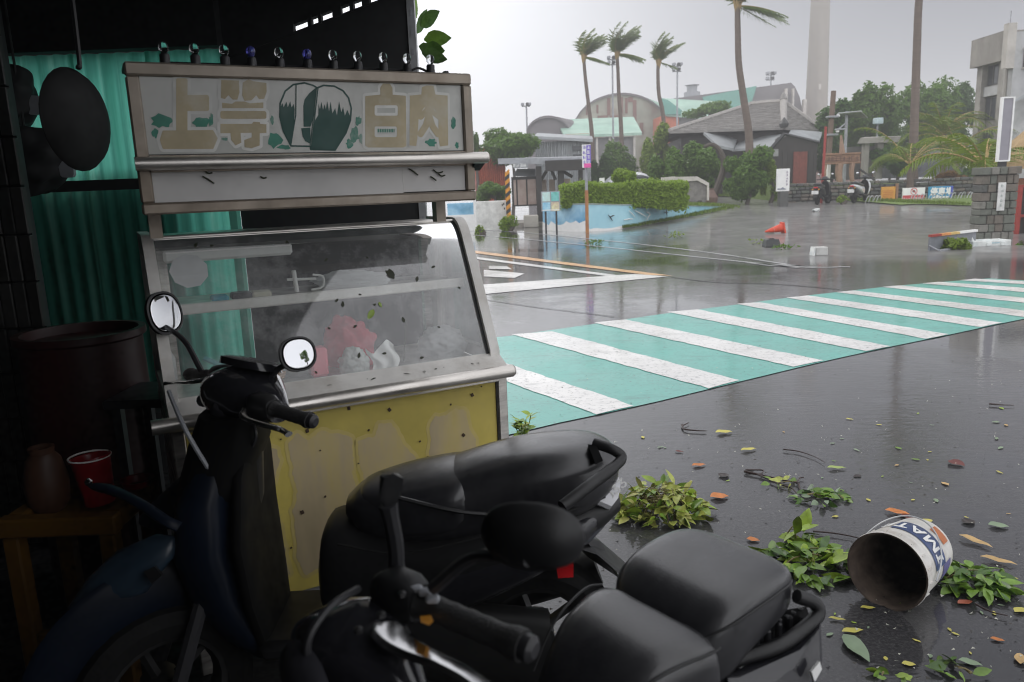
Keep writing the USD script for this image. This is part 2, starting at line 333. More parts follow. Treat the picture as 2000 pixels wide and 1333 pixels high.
PALMY = leafmat('young_palm_leaves', [(0, (0.091, 0.143, 0.026)), (.5, (0.195, 0.247, 0.052)), (1, (0.390, 0.338, 0.091))], .35)
REDL = leafmat('red_brown_leaves', [(0, (0.117, 0.065, 0.026)), (.5, (0.221, 0.104, 0.046)), (1, (0.208, 0.221, 0.065))])
STRAW = M('dry_palm_fibre', (.36, .25, .10), .8)

# ---------------------------------------------------------------- ground and road
def ground_mesh():
    xs = np.concatenate([[-500, -200, -90, -50], np.linspace(-30, 34, 65), [50, 90, 200, 500]])
    ys = np.concatenate([[-60, -20], np.linspace(-6, 46, 53), [60, 90, 140, 220, 500]])
    X, Y = np.meshgrid(xs, ys, indexing='ij')
    return rings(np.stack([X, Y, gz(X, Y)], -1), close=False)
solo('road', ground_mesh(), WET, kind='structure', smooth=True)

# crosswalk: a green field between two measured edges, with a white bar every so often
near = [(880, 880), (1055, 835), (1238, 797), (1440, 748), (1605, 708), (1737, 679), (1850, 656), (1955, 633), (2100, 604), (2300, 566)]
far = [(880, 668), (985, 659), (1160, 634), (1303, 613), (1440, 596), (1535, 583), (1632, 572), (1722, 562), (1800, 555), (1875, 549), (1930, 545), (2000, 540), (2100, 532), (2300, 520)]
nw = np.array([Pz(*p) for p in near]); fw_ = np.array([Pz(*p) for p in far])
def along(line, s, d=unit((nw[7] - nw[1]))):
    t = (line - nw[1]) @ d; return np.array([np.interp(s, t, line[:, k]) for k in range(3)])
cross = Thing('crosswalk', kind='structure')
ss = np.linspace((nw[0] - nw[1]) @ unit(nw[7] - nw[1]) , (nw[9] - nw[1]) @ unit(nw[7] - nw[1]), 25)
fs0 = (fw_ - nw[1]) @ unit(nw[7] - nw[1])
edge_f = np.array([along(fw_, min(max(s - .35, fs0[0]), fs0[-1])) for s in ss]); edge_n = np.array([along(nw, s) for s in ss])
R = np.stack([edge_n * (1 - t) + edge_f * t for t in np.linspace(0, 1, 5)], 1); R[..., 2] = gz(R[..., 0], R[..., 1]) + .005
v, f = rings(R, close=False); n = np.cross(v[f[0, 1]] - v[f[0, 0]], v[f[0, 2]] - v[f[0, 0]])
cross.add('green_field', (v, f if n[2] > 0 else f[:, ::-1]), GREENP)
bars = [((1000, 655), (1078, 649), (1442, 745), (1385, 761)), ((1160, 632), (1222, 626), (1607, 706), (1550, 719)), ((1303, 611), (1362, 606), (1738, 678), (1690, 688)),
        ((1437, 595), (1482, 592), (1853, 655), (1810, 664)), ((1535, 583), (1578, 579), (1957, 632), (1915, 641)), ((1632, 572), (1668, 569), (2045, 614), (2010, 622)),
        ((1722, 562), (1758, 559), (2130, 597), (2098, 604)), ((1800, 555), (1835, 552), (2215, 580), (2180, 588)), ((1873, 549), (1903, 546), (2290, 566), (2255, 572)),
        ((840, 692), (905, 684), (1238, 795), (1165, 812))]
for q in bars:
    v, f = drape([Pz(*p) for p in q], 2, 60, .009); e = np.column_stack([v[:, 0] * 9, v[:, 1] * 9, v[:, 0] * 0]); j = np.column_stack([meshkit.fbm(e, 3, 5) - .5, meshkit.fbm(e, 3, 6) - .5]) * .035
    v[:, :2] += j; cross.add('white_bar', (v, f), WHITEP)

def stripe(name, pts, w0, m, label=None, lift=.006):
    P = np.array([Pg(*p) for p in pts]); P = bez(P, 6) if len(P) > 2 else np.array([P[0] + (P[1] - P[0]) * t for t in np.linspace(0, 1, 12)])
    t = np.gradient(P, axis=0); nrm = np.stack([-t[:, 1], t[:, 0]], 1); nrm /= np.linalg.norm(nrm, axis=1, keepdims=True)
    R = np.stack([np.column_stack([P[:, :2] + nrm * w0 / 2 * s]) for s in (-1, 1)], 1)
    z = gz(R[..., 0], R[..., 1]) + lift; v, f = rings(np.concatenate([R, z[..., None]], -1), close=False)
    n = np.cross(v[f[0, 1]] - v[f[0, 0]], v[f[0, 2]] - v[f[0, 0]])
    solo(name, (v, f if n[2] > 0 else f[:, ::-1]), m, kind='structure')
def paintquad(name, q, m, lift=.006, nx=3, ny=8):
    solo(name, drape([Pg(*p) for p in q], nx, ny, lift), m, kind='structure')
paintquad('stop_line', [(900, 580), (1305, 541), (1240, 536), (900, 560)], WHITEP)
paintquad('centre_line', [(900, 487), (1315, 540), (1262, 538), (900, 492)], YELP, .008)
paintquad('centre_line', [(900, 499), (1225, 541), (1190, 541), (900, 503)], WHITEP, .007)
paintquad('lane_mark', [(945, 528), (1025, 535), (1005, 544), (945, 541)], WHITEP)
paintquad('lane_mark', [(955, 520), (990, 521), (1000, 527), (955, 526)], WHITEP, .007)
stripe('edge_line', [(880, 446), (1060, 458), (1370, 492), (1560, 520), (1660, 522)], .10, OLDP)
stripe('edge_line', [(880, 456), (1060, 471), (1300, 496), (1470, 514), (1560, 524)], .10, OLDP)
paintquad('faded_arrow', [(1455, 514), (1560, 519), (1600, 525), (1500, 520)], OLDP)
# tar seams
TAR = M('tar_seam', (.012, .012, .013), .2)
stripe('tar_seam', [(1310, 542), (1400, 552), (1520, 556), (1640, 566)], .05, TAR)
stripe('tar_seam', [(940, 585), (1040, 600), (1140, 612), (1200, 620)], .025, TAR)

# lawns and verges lying on the road sheet
def lawn(poly, lift, m=GRASS, name='lawn', kind='structure', rise=None):
    pg = Polygon(poly); x0, y0, x1, y1 = pg.bounds; st = .5
    pts, tris = trimesh.creation.triangulate_polygon(pg, engine='earcut')
    v3 = np.column_stack([pts, np.zeros(len(pts))]); mm = trimesh.Trimesh(v3, tris, process=False)
    if mm.face_normals[:, 2].mean() < 0: mm.invert()
    v, f = trimesh.remesh.subdivide_to_size(mm.vertices, mm.faces, 2.0)
    z = gz(v[:, 0], v[:, 1]) + lift
    if rise: z = np.maximum(z, rise)
    v[:, 2] = z + .03 * meshkit.noise(np.column_stack([v[:, 0] * 1.3, v[:, 1] * 1.3, v[:, 1] * 0]))
    solo(name, (v, f), m, kind=kind, smooth=True)
G = lambda u, vv: tuple(Pg(u, vv)[:2])
lawn([G(1385, 384), G(1440, 386), G(1500, 388), G(1560, 388), (16, 40), (16, 60), (6, 60), G(1385, 374)], .03)
lawn([G(1560, 389), G(1640, 392), G(1760, 402), G(1790, 400), G(1905, 404), (24, 29), (24, 36), (11.5, 34)], .018)
# tufts of grass along the verge of the car park
def blades(n, where, h, name, mat):
    V, Fc = [], []
    for i in range(n):
        x, y = where(); z = float(gz(x, y)); a = RNG.uniform(0, 6.28); L = h * RNG.uniform(.5, 1.2); d = np.array([math.cos(a), math.sin(a)]) * .02; b = RNG.normal(0, .35, 2) * L
        o = len(V); V += [(x - d[0], y - d[1], z + .03), (x + d[0], y + d[1], z + .03), (x + b[0], y + b[1], z + L)]; Fc.append((o, o + 1, o + 2))
    solo(name, (np.array(V), np.array(Fc)), mat, {'verge_grass': 'ragged wet grass along the car park verge', 'wall_foot_grass': 'grass sprouting along the foot of the mural wall'}.get(name, 'grass on the right end of the planter above the mural wall'), 'grass', kind='stuff', smooth=False)
ga, gb = Pg(1560, 388), Pg(1905, 403)
gc, gd = Pg(1390, 384), Pg(1540, 387)
def edge_pt():
    t = RNG.uniform(0, 1); a, b = (ga, gb) if RNG.uniform() < .7 else (gc, gd)
    p = a + (b - a) * t; return p[0] + RNG.normal(0, .15), p[1] + abs(RNG.normal(0, .7))
blades(6000, edge_pt, .14, 'verge_grass', leafmat('grass_blades', [(0, (.07, .12, .015)), (1, (.24, .32, .06))], .3))

# ---------------------------------------------------------------- foliage
def leaves(pts, nrm, size, flat=.5, seed=0):
    """one bent leaf (two triangles on a ridge) at each point"""
    r = np.random.default_rng(seed); n = len(pts)
    N = nrm / np.linalg.norm(nrm, axis=1, keepdims=True)
    A = r.normal(size=(n, 3)); A[:, 2] -= .25; A -= N * (A * N).sum(1, keepdims=True); A /= np.linalg.norm(A, axis=1, keepdims=True)
    B = np.cross(N, A); L = (size * r.uniform(.6, 1.35, n))[:, None]; W = L * flat * .5
    p0, p1 = pts - A * L * .5, pts + A * L * .5; c = N * L * .12
    V = np.stack([p0, pts + B * W - c, p1, pts - B * W - c], 1).reshape(-1, 3)
    k = np.arange(n)[:, None] * 4
    return V, np.concatenate([k + [[0, 2, 1]], k + [[0, 3, 2]]]).astype(int)
def crown(clumps, n, size, seed, flat=.5, shell=.45):
    r = np.random.default_rng(seed); C = np.array([c[:3] for c in clumps], float); Rd = np.array([np.broadcast_to(c[3], 3) if np.ndim(c[3]) else [c[3]] * 3 for c in clumps], float)
    w = (Rd.prod(1)) ** .66; k = r.choice(len(C), n, p=w / w.sum()); d = r.normal(size=(n, 3)); d /= np.linalg.norm(d, axis=1, keepdims=True)
    rad = r.uniform(shell, 1.0, n) ** .6 * (1 + .22 * (meshkit.noise(d * 2.3 + C[k] * 1.7, seed) - .5) * 2)
    p = C[k] + d * Rd[k] * rad[:, None]
    return leaves(p, d + r.normal(0, .55, (n, 3)) + [0, 0, .35], size, flat, seed + 1)
def clumps_in(c, rad, n, cr, seed):
    """overlapping leaf clumps that together fill an uneven ellipsoid"""
    r = np.random.default_rng(seed); d = r.normal(size=(n, 3)); d /= np.linalg.norm(d, axis=1, keepdims=True); p = d * (r.uniform(.1, 1, (n, 1)) ** .4); k = r.uniform(.6, 1.25, n) * cr / min(rad)
    p[:, 2] += .12 * (1 - p[:, 0] ** 2); ex = np.array([(p[:, i] + k).max() for i in range(3)]), np.array([(p[:, i] - k).min() for i in range(3)])
    mid, h = (ex[0] + ex[1]) / 2, (ex[0] - ex[1]) / 2
    return [(*(np.array(c) + (q - mid) / h * rad), np.array(rad) * kk / h) for q, kk in zip(p, k)]
def tree(name, label, category, base, top, cl, n, size, mat, seed, group=None, r0=.16, flat=.5, bark=BARK):
    t = Thing(name, label, category, base, group=group); base = np.array(base); top = np.array(top)
    mid = (base + top) / 2 + np.array([.15, 0, 0]); tr = [tube(bez([base, mid, top], 5), np.linspace(r0, r0 * .5, 11), 8)]
    for c in cl[:7]:
        c = np.array(c[:3], float); tr.append(tube(bez([top * .8 + base * .2, (top + c) / 2 + [0, 0, .1], c], 4), np.linspace(r0 * .5, .015, 9), 5))
    t.add('trunk', cat(*tr), bark, smooth=60); t.add('crown', crown(cl, n, size, seed, flat), mat, smooth=False)
    return t
def X(u, y, v=300): return float(Py(u, v, y)[0])
def Z(v, y, u=1400): return float(Py(u, v, y)[2])
def fronds(base, n, L, wind, seed, spread=1.0, lift=.9, leafl=.55, wk=.16, gk=.05, az=(0, 6.28), nl=26, wid=.035):
    """arching palm fronds: a rachis bent by wind and weight and leaflets streaming off both sides"""
    r = np.random.default_rng(seed); V, Fc, rach = [], [], []; wind = np.array(wind, float)
    for i in range(n):
        a = r.uniform(*az); e = lift * r.uniform(.35, 1.15); d = unit([math.cos(a) * spread, math.sin(a) * spread, e]); p = np.array(base, float); pts = [p.copy()]; ds = [d]
        Li = L * r.uniform(.75, 1.1); m = nl
        for s in range(m):
            d = unit(d + wind * wk * (s / m + .25) + np.array([0, 0, -gk * (.4 + s / m)])); p = p + d * Li / m; pts.append(p.copy()); ds.append(d)
        rach.append(tube(np.array(pts)[::3], np.linspace(.035, .006, len(pts[::3])), 4, caps=False))
        for s in range(3, m + 1):
            d = ds[s]; side = np.cross(d, (0, 0, 1.0)); side = unit(side) if np.linalg.norm(side) > .05 else np.array([1.0, 0, 0])
            ll = leafl * (math.sin(math.pi * min(1, (s / m) * .92 + .08)) ** .6) * r.uniform(.8, 1.15)
            for sg in (-1, 1):
                q = unit(side * sg * .75 + d * .6 + wind * .55 * (wk / .16) + np.array([0, 0, -.35]) + r.normal(0, .13, 3)); b = pts[s]; o = len(V); wv = unit(np.cross(q, side + .3)) * wid
                V += [b - wv, b + wv, b + q * ll * .55 + wv * 1.1 + [0, 0, .0], b + q * ll + [0, 0, -.06]]; Fc += [(o, o + 1, o + 2), (o, o + 2, o + 3)]
    return (np.array(V), np.array(Fc)), cat(*rach)
def palm(label, px, y, n, L, seed, top_extra=None, r=(.21, .14), wind=(1, .1, .25), az=(-2.6, 2.6), wk=.085, lift=2.2, leafl=.6, group='tall palms bent by the wind', z0=None, low=0):
    P = [Py(u, v, y) for u, v in px]; b = P[0]; zb = float(gz(b[0], b[1])) if z0 is None else z0
    P[0] = np.array([b[0], b[1], zb - .05]) if z0 is None or b[2] < zb + 1 else b
    if P[0][2] > zb: P = [np.array([P[0][0] + .02, y, zb])] + P
    P = bez(P + (top_extra or []), 8); t = Thing('palm_tree', label, 'palm tree', P[0], group=group)
    t.add('trunk', tube(P, np.linspace(r[0], r[1], len(P)) * (1 + .35 * np.exp(-np.arange(len(P)) / 3)), 10), PALMT, smooth=60)
    top = P[-1]
    lv, ra = fronds(top, n, L, wind, seed, az=az, wk=wk, lift=lift, leafl=leafl, wid=.05, gk=.02)
    if low:
        l2, r2 = fronds(top, low, L * .85, (1, .1, -.12), seed + 50, az=(-.9, .9), wk=.10, lift=-.15, gk=.03, leafl=leafl * .8, wid=.05); lv, ra = cat(lv, l2), cat(ra, r2)
    t.add('fronds', lv, PALML, smooth=False); t.add('frond_stems', ra, STRAW)
    fib = [tube([top + [0, 0, -.35], top + np.array([math.cos(a) * .22, math.sin(a) * .22, .15 + .2 * (k % 3)])], [.1, .02], 4) for k, a in enumerate(np.linspace(0, 6.28, 11))]
    t.add('crown_shaft', cat(*fib), STRAW)

# ---------------------------------------------------------------- far industrial halls, chimney, floodlights
def arch_poly(u0, u1, vb, vt, y, n=24, e=1.6):
    x0, x1 = X(u0, y, vb), X(u1, y, vb); zb, zt = Z(vb, y, (u0 + u1) / 2), Z(vt, y, (u0 + u1) / 2); q = np.linspace(0, math.pi, n)
    c, h = (x0 + x1) / 2, (x1 - x0) / 2
    return x0, x1, zb, zt, [(c - h * np.sign(math.cos(a)) * abs(math.cos(a)) ** (2 / e / 1.25), zb + (zt - zb) * math.sin(a)) for a in q]
def vault(t, prof, y, dvec, m, th=.15, name='roof'):
    P = np.array([(x, y, z) for x, z in prof]); D = np.array(dvec, float); inn = P.copy(); inn[:, 2] -= th
    A = np.stack([P, P + D], 1); v, f = rings(A, close=False)
    rim = np.stack([P + [0, -.25, .12], P + [0, -.25, -.12]], 1); v2, f2 = rings(rim, close=False)
    top = np.stack([P + [0, -.25, .12], P + D + [0, 0, .12]], 1); v3, f3 = rings(top, close=False)
    t.add(name, (v3, f3), m, smooth=50); t.add('verge', (v2, f2), GREYR, smooth=50)

y = 98
x0, x1, zb, zt, prof = arch_poly(1118, 1305, 258, 184, y)
h1 = Thing('factory_hall', 'large hall with arched stained beige gable behind the three small palms', 'factory', ((x0 + x1) / 2, y, .3))
wallp = Polygon([(x0, 0.2)] + prof + [(x1, 0.2)])
h1.add('front_wall', ext(wallp, .4, (0, y, 0), (1, 0, 0), (0, 0, 1), (0, 1, 0)), BEIGE)
vault(h1, prof, y, (26, 60, 0), GREENR)
h1.add('rear_wall', bx(x1 - .5, x1 + 26, y + 2, y + 60, .3, zb - .3), BROWNW)
for (u, v0, v1, w) in ((1168, 205, 222, 4), (1148, 205, 225, 5), (1240, 196, 240, 7), (1232, 190, 200, 9), (1214, 190, 222, 7), (1178, 226, 234, 20), (1202, 226, 234, 18), (1253, 240, 262, 7), (1190, 192, 226, 6), (1224, 192, 222, 5)):
    xa, xb = X(u - w / 2, y), X(u + w / 2, y)
    h1.add('window_strip', bx(xa, xb, y - .08, y - .001, Z(v1, y, u), Z(v0, y, u)), BROWNW)
y = 80
x0, x1, zb, zt, prof = arch_poly(1028, 1112, 262, 229, y)
h2 = Thing('factory_hall', 'small dark hall with rounded roof left of the green roof', 'factory', ((x0 + x1) / 2, y, 0))
h2.add('front_wall', ext(Polygon([(x0, 0)] + prof + [(x1, 0)]), .3, (0, y, 0), (1, 0, 0), (0, 0, 1), (0, 1, 0)), GREYR)
vault(h2, prof, y, (6, 14, 0), GREYR)
h2.add('pale_band', bx(x0 + .3, x1 - .2, y - .12, y - .01, Z(268, y, 1070), Z(264, y, 1070)), WHITEB)
y = 76
g3 = Thing('long_shed', 'low shed with pale green roof and a wall band coloured as warmly lit behind the grey hut', 'shed', (X(1180, y), y, 0))
xa, xb, xc, xd = X(1088, y + 9), X(1238, y + 9), X(1254, y), X(1103, y)
zt, ze = Z(231, y + 9, 1170), Z(262, y, 1180)
g3.add('roof', hull([(xa, y + 9, zt), (xb, y + 9, zt), (xc, y, ze), (xd, y, ze), (xa, y + 9, zt - .2), (xb, y + 9, zt - .2), (xc, y, ze - .25), (xd, y, ze - .25)]), GREENR)
g3.add('wall', bx(xd + .4, xc - .8, y + .5, y + 8.8, 0, ze - .3), M('dim_grey_wall', (.18, .175, .175), .7))
g3.add('lit_panel', bx(X(1106, y), X(1152, y), y + .38, y + .49, Z(271, y, 1130), Z(261, y, 1130)), WARMW)  # lit stretch of the wall; its warm light is put into the colour
for u in (1165, 1190, 1215, 1238): g3.add('column', bx(X(u, y), X(u + 4, y), y + .2, y + .5, 0, ze - .3), CONCL)
y = 105
h4 = Thing('factory_hall', 'long dark roofed hall with sloping gable beside the tall chimney', 'factory', (X(1480, y), y, .5))
pl = [(1300, 195, y), (1545, 162, y), (1553, 170, y), (1562, 190, y), (1570, 230, y), (1300, 230, y)]
P = [Py(*p) for p in pl]
h4.add('gable_wall', hull([tuple(p) for p in P] + [(p[0], p[1] + 22, p[2]) for p in P] + [(p[0], p[1], .4) for p in (P[0], P[4])]), GREYR)
q = [Py(1372, 190, y - .5), Py(1478, 168, y - .5), Py(1462, 222, y - .5), Py(1385, 222, y - .5)]
h4.add('green_slope', hull(q + [p + [0, .3, 0] for p in q]), GREEND)
for u, w in ((1540, 3), (1526, 4), (1561, 6)): h4.add('pilaster', bx(X(u, y), X(u + w, y), y - .9, y - .3, 2, Z(175 if u < 1550 else 196, y, u)), CONCL)
h4.add('roof_vent', lathe([(1.1, 0), (1.1, 1.6), (.7, 1.6), (.7, 2.4), (1.0, 2.5), (0.1, 2.6)], (X(1361, y), y + 3, Z(186, y, 1361) - .9), 12), GREYP)
y = 90
h5 = Thing('factory_hall', 'pale green sloping roof over orange wall behind the third palm', 'factory', (X(1340, y), y, .5))
q = [Py(1290, 192, y + 8), Py(1398, 198, y + 8), Py(1385, 228, y), Py(1300, 222, y)]
h5.add('roof', hull(q + [p - [0, 0, .3] for p in q]), GREENR)
q = [Py(1290, 192, y - .2), Py(1305, 196, y - .2), Py(1332, 216, y - .2), Py(1330, 224, y - .2), Py(1296, 224, y - .2)]
h5.add('gable', hull(q + [p + [0, .3, 0] for p in q]), GREEND)
h5.add('orange_wall', bx(X(1298, y), X(1326, y), y + .2, y + 7, .5, Z(223, y, 1312)), M('orange_wall', (.50, .13, .06), .6))
h5.add('side_wall', bx(X(1326, y), X(1390, y), y + .6, y + 7, .5, Z(229, y, 1350)), M('dim_grey_wall', (.18, .175, .175)))

y = 118
cx, rb = X(1594, y, 220), (X(1615, y) - X(1574, y)) / 2
ztop = Z(0, y, 1604); zb = Z(222, y, 1594)
slope = ((X(1621, y) - X(1587, y)) / 2 - rb) / (ztop - zb)
ch = Thing('chimney', 'very tall tapering concrete chimney rising behind the grey tiled house', 'chimney', (cx, y, .5))
zs = np.linspace(.5, ztop + 4, 12)
ch.add('shaft', lathe([(rb + slope * (z - zb), z) for z in zs], (cx, y, 0), 32), M('chimney_concrete', (.30, .27, .235), .8, scale=.25, stretch=(1, 1, .25), dirt=(.2, .185, .17), dscale=.5, damt=.6), smooth=60)
ch.add('hatch', bx(cx - .35, cx - .05, y - rb - .06, y - rb + .3, zb + 3.2, zb + 4.0), CONCL)

def flood(u, vb, vt, y, label, arms=2):
    z1, z0 = Z(vt, y, u), float(gz(X(u, y), y)); x = X(u, y, vt); t = Thing('floodlight_mast', label, 'floodlight', (x, y, z0), group='floodlight masts over the factory yard'); px = y / 1500
    t.add('pole', tube([(x, y, z0), (x, y, z1)], [2.0 * px, 1.5 * px], 8), GREYP)
    for k in range(arms):
        zz = z1 - k * 9 * px
        t.add('crossarm', bx(x - 9 * px, x + 7 * px, y - .06, y + .06, zz - .05, zz + .05), GREYP)
        for dx in (-7, 2, 6)[: 3 - k]: t.add('lamp', bx(x + (dx - 3) * px, x + (dx + 3) * px, y - .35, y + .2, zz + .06, zz + .06 + 5 * px, .05), BLACKM if dx == 2 else GREYP)
flood(1028, 246, 208, 85, 'thin floodlight mast left of the dark rounded hall', 1)
flood(1196, 270, 117, 70, 'floodlight mast between the first and second palm')
flood(1323, 228, 130, 80, 'floodlight mast right of the third palm')
flood(1506, 170, 147, 108, 'short floodlight mast above the dark gabled roof')

# ---------------------------------------------------------------- palms
palm('slender palm nearest the left of the three, blown right', [(1160, 330), (1156, 265), (1150, 210), (1143, 150), (1140, 112)], 52, 15, 2.1, 11, r=(.15, .10), wind=(1, .1, .55), low=2)
palm('middle palm of three with two low streaming fronds', [(1217, 330), (1213, 250), (1209, 190), (1207, 140), (1205, 106)], 53, 15, 2.2, 12, r=(.15, .10), wind=(1, .1, .5), low=4)
palm('right palm of the three with a rounded wind-swept crown', [(1305, 300), (1296, 235), (1287, 185), (1285, 140), (1286, 122)], 54, 17, 2.0, 13, r=(.15, .10), wind=(1, .1, .45), low=1)
palm('leaning palm in front of the grey tiled roof', [(1466, 330), (1463, 270), (1452, 190), (1443, 125), (1441, 60), (1440, 12)], 40, 22, 3.2, 14, wind=(1, .1, .2), r=(.2, .13), low=8)
palm('tallest palm trunk running out of the picture at right', [(1782, 352), (1784, 290), (1788, 180), (1791, 90), (1795, 0)], 34.3, 26, 4.2, 15, top_extra=[np.array([X(1797, 34.3, 0) + .1, 34.3, Z(-75, 34.3, 1797)])], z0=Z(354, 34.3, 1782), r=(.19, .14), wind=(1, .1, .1), low=10)

# ---------------------------------------------------------------- tiled timber house
Cn, Ln, Rn = Py(1531, 251, 41), Py(1308, 259, 43.5), Py(1607, 257, 44.8)
RL, RR = Py(1466, 207, 48.5), Py(1530, 202, 47)
hs = Thing('timber_house', 'old dark timber house under a big grey tiled hip roof', 'house', (Cn[0], Cn[1], float(gz(Cn[0], Cn[1]))))
def courses(a, b, c, d, n, m):
    """a-b eave, d-c ridge: overlapping tile courses with uneven lower edges"""
    out = []
    up = unit(np.cross(b - a, d - a)); up = up if up[2] > 0 else -up
    for i in range(n):
        t0, t1 = i / n, (i + 1.25) / n; t1 = min(t1, 1); k = 40; s = np.linspace(0, 1, k)[:, None]
        lo = (a * (1 - t0) + d * t0) * (1 - s) + (b * (1 - t0) + c * t0) * s; hi = (a * (1 - t1) + d * t1) * (1 - s) + (b * (1 - t1) + c * t1) * s
        w = (meshkit.noise(np.column_stack([lo[:, 0] * 2.1, lo[:, 1] * 2.1, np.full(k, i * 3.3)]), 4)[:, None] - .5) * .05
        R = np.stack([lo - [0, 0, .07], lo + up * (.08 + w), hi + up * .01], 1)
        out.append(rings(R, close=False))
    m.append(cat(*out))
acc = []
courses(Ln, Cn, RR, RL, 22, acc); courses(Cn, Rn, RR, RR, 20, acc)
bk = np.array([Ln[0] + 1.5, 55, Ln[2]])
acc.append((np.array([Ln, RL, bk, Rn, RR]), np.array([(0, 1, 2), (1, 4, 2), (4, 3, 2)])))
hs.add('roof', cat(*acc), ROOFT, smooth=False)
hs.add('ridge_tiles', cat(tube(bez([RL + [0, 0, .1], (RL + RR) / 2 + [0, 0, .12], RR + [0, 0, .1]], 6), .16, 6), tube(bez([RR + [0, 0, .1], RR * .4 + Cn * .6 + [0, 0, .02], Cn + [0, 0, .12]], 6), np.linspace(.2, .15, 13), 6), tube([RR + [0, 0, .1], Rn + [0, 0, .1]], .13, 6), tube([RL + [0, 0, .1], Ln + [0, 0, .1]], .13, 6)), M('ridge_tile', (.33, .31, .29), .65), smooth=50)
hs.add('gable_ornament', lathe([(.12, 0), (.22, .15), (.12, .4), (.02, .55)], RR + [0, 0, .1], 8), ROOFT)
hs.add('gable_ornament', lathe([(.2, 0), (.26, .18), (.1, .4), (.02, .5)], Cn + [0, 0, .05], 8), M('dark_tile', (.06, .06, .06), .5))
ins = lambda p, k: np.array([p[0] + (Cn[0] - p[0]) * 0 + k[0], p[1] + k[1], p[2] - .15])
wl = [ins(Ln, (.8, .7)), ins(Cn, (-.15, .8)), ins(Rn, (-.7, .3)), np.array([Rn[0] - 1.2, 54, Ln[2]]), np.array([Ln[0] + 1.5, 54, Ln[2]])]
gl = float(gz(Cn[0], Cn[1])) - .1
hs.add('wall', ext(Polygon([(p[0], p[1]) for p in wl]), Cn[2] - .12 - gl, (0, 0, gl), (1, 0, 0), (0, 1, 0), (0, 0, 1)), TIMBER)
q = [Py(1430, 292, 41.5), Py(1508, 286, 39.5), Py(1530, 262, 41.0), Py(1450, 270, 43.5)]
hs.add('skirt_roof', hull([p for p in q] + [p - [0, 0, .12] for p in q]), TINR)
q = [Py(1432, 290, 41), Py(1402, 284, 40.5), Py(1374, 259, 42.5), Py(1412, 258, 44), Py(1440, 270, 43)]
hs.add('porch_roof', hull([p for p in q] + [p - [0, 0, .14] for p in q]), TINR)
q = [Py(1540, 262, 39.6), Py(1600, 274, 40.5), Py(1606, 258, 43), Py(1545, 253, 42)]
hs.add('side_roof', hull([p for p in q] + [p - [0, 0, .12] for p in q]), TINR)
y = 39.4
gp = [(X(1504, y), gl), (X(1504, y), Z(293, y, 1504)), (X(1528, y), Z(270, y, 1528)), (X(1537, y), Z(265, y, 1537)), (X(1596, y), Z(277, y, 1596)), (X(1596, y), gl)]
hs.add('porch_wall', ext(Polygon(gp), 2.0, (0, y, 0), (1, 0, 0), (0, 0, 1), (0, 1, 0)), TIMBER)
for k in range(9):
    xa = gp[0][0] + (gp[-1][0] - gp[0][0]) * (k + .5) / 9; hs.add('batten', bx(xa - .03, xa + .03, y - .03, y - .002, gl, Z(296, y, 1520)), TIMBER)
xa, xb = X(1549, y), X(1576, y)
d = hs.add('door', bx(xa, xb, y - .09, y - .034, gl + .1, Z(297, y, 1560)), REDW)
for k in (0, .5, 1): hs.add('door_rail', bx(xa + .03 + k * (xb - xa - .12), xa + .09 + k * (xb - xa - .12), y - .11, y - .092, gl + .1, Z(297, y, 1560)), REDW, parent=d)
hs.add('window', bx(X(1507, y), X(1519, y), y - .1, y - .04, Z(306, y, 1512), Z(292, y, 1512)), M('pale_panel', (.3, .3, .3), .5))
hs.add('gable_barge_board', tube([Py(1500, 297, 39.2), Py(1532, 262, 39.2)], .09, 4), BLACKM); hs.add('gable_barge_board', tube([Py(1532, 262, 39.2), Py(1600, 279, 39.2)], .07, 4), BLACKM)

# ---------------------------------------------------------------- trees and bushes
def blob(u0, u1, v0, v1, y, k=10, cr=.5, seed=1, depth=1.0):
    c = Py((u0 + u1) / 2, (v0 + v1) / 2, y); rx = (X(u1, y) - X(u0, y)) / 2; rz = (Z(v0, y, u0) - Z(v1, y, u0)) / 2
    return clumps_in(c, (rx * .95, rx * depth, rz * .95), k, cr * min(rx, rz), seed), c
def bush(label, u0, u1, v0, v1, vb, y, n, size, mat, seed, k=14, cr=.42, name='bush', category='bush', group=None, flat=.5, r0=.1, depth=.9):
    cl, c = blob(u0, u1, v0, v1, y, k, cr, seed, depth); b = np.array([c[0], y, float(gz(c[0], y))])
    tree(name, label, category, b, c, cl, n, size, mat, seed, group, r0, flat)
bush('trimmed flat topped tree beside the orange container', 934, 1060, 244, 326, 400, 41, 7500, .22, TREE1, 21, 18, .5, 'tree', 'tree')
bush('narrow clipped tree at the right edge of the stall sign', 912, 936, 252, 315, 400, 40, 1500, .22, TREE1, 22, 8, .5, 'tree', 'tree')
bush('bushy grey green tree between the second and third palm', 1180, 1250, 268, 375, 400, 47, 3800, .24, TREE1, 23, 14, .45, 'tree', 'tree')
bush('low dark bush behind the purple bus stop sign', 1146, 1200, 298, 385, 400, 46, 2400, .24, TREE2, 24, 10, .45)
bush('yellowish tree climbing towards the left eave of the tiled house', 1250, 1320, 234, 365, 380, 45, 3600, .24, TREE3, 25, 14, .42, 'tree', 'tree')
bush('small tree in front of the pale green factory roof', 1336, 1440, 198, 238, 330, 60, 2600, .3, TREE1, 26, 14, .5, 'tree', 'tree')
bush('dark leafy shrub left of the arched stone bench', 1262, 1332, 285, 392, 385, 35, 3800, .2, TREE1, 27, 14)
bush('broad bush under the porch roof of the tiled house', 1316, 1418, 272, 394, 385, 36, 7500, .2, TREE1, 28, 18)
bush('large rounded bush left of the white notice board', 1410, 1510, 282, 398, 390, 33, 7500, .19, TREE1, 29, 18)
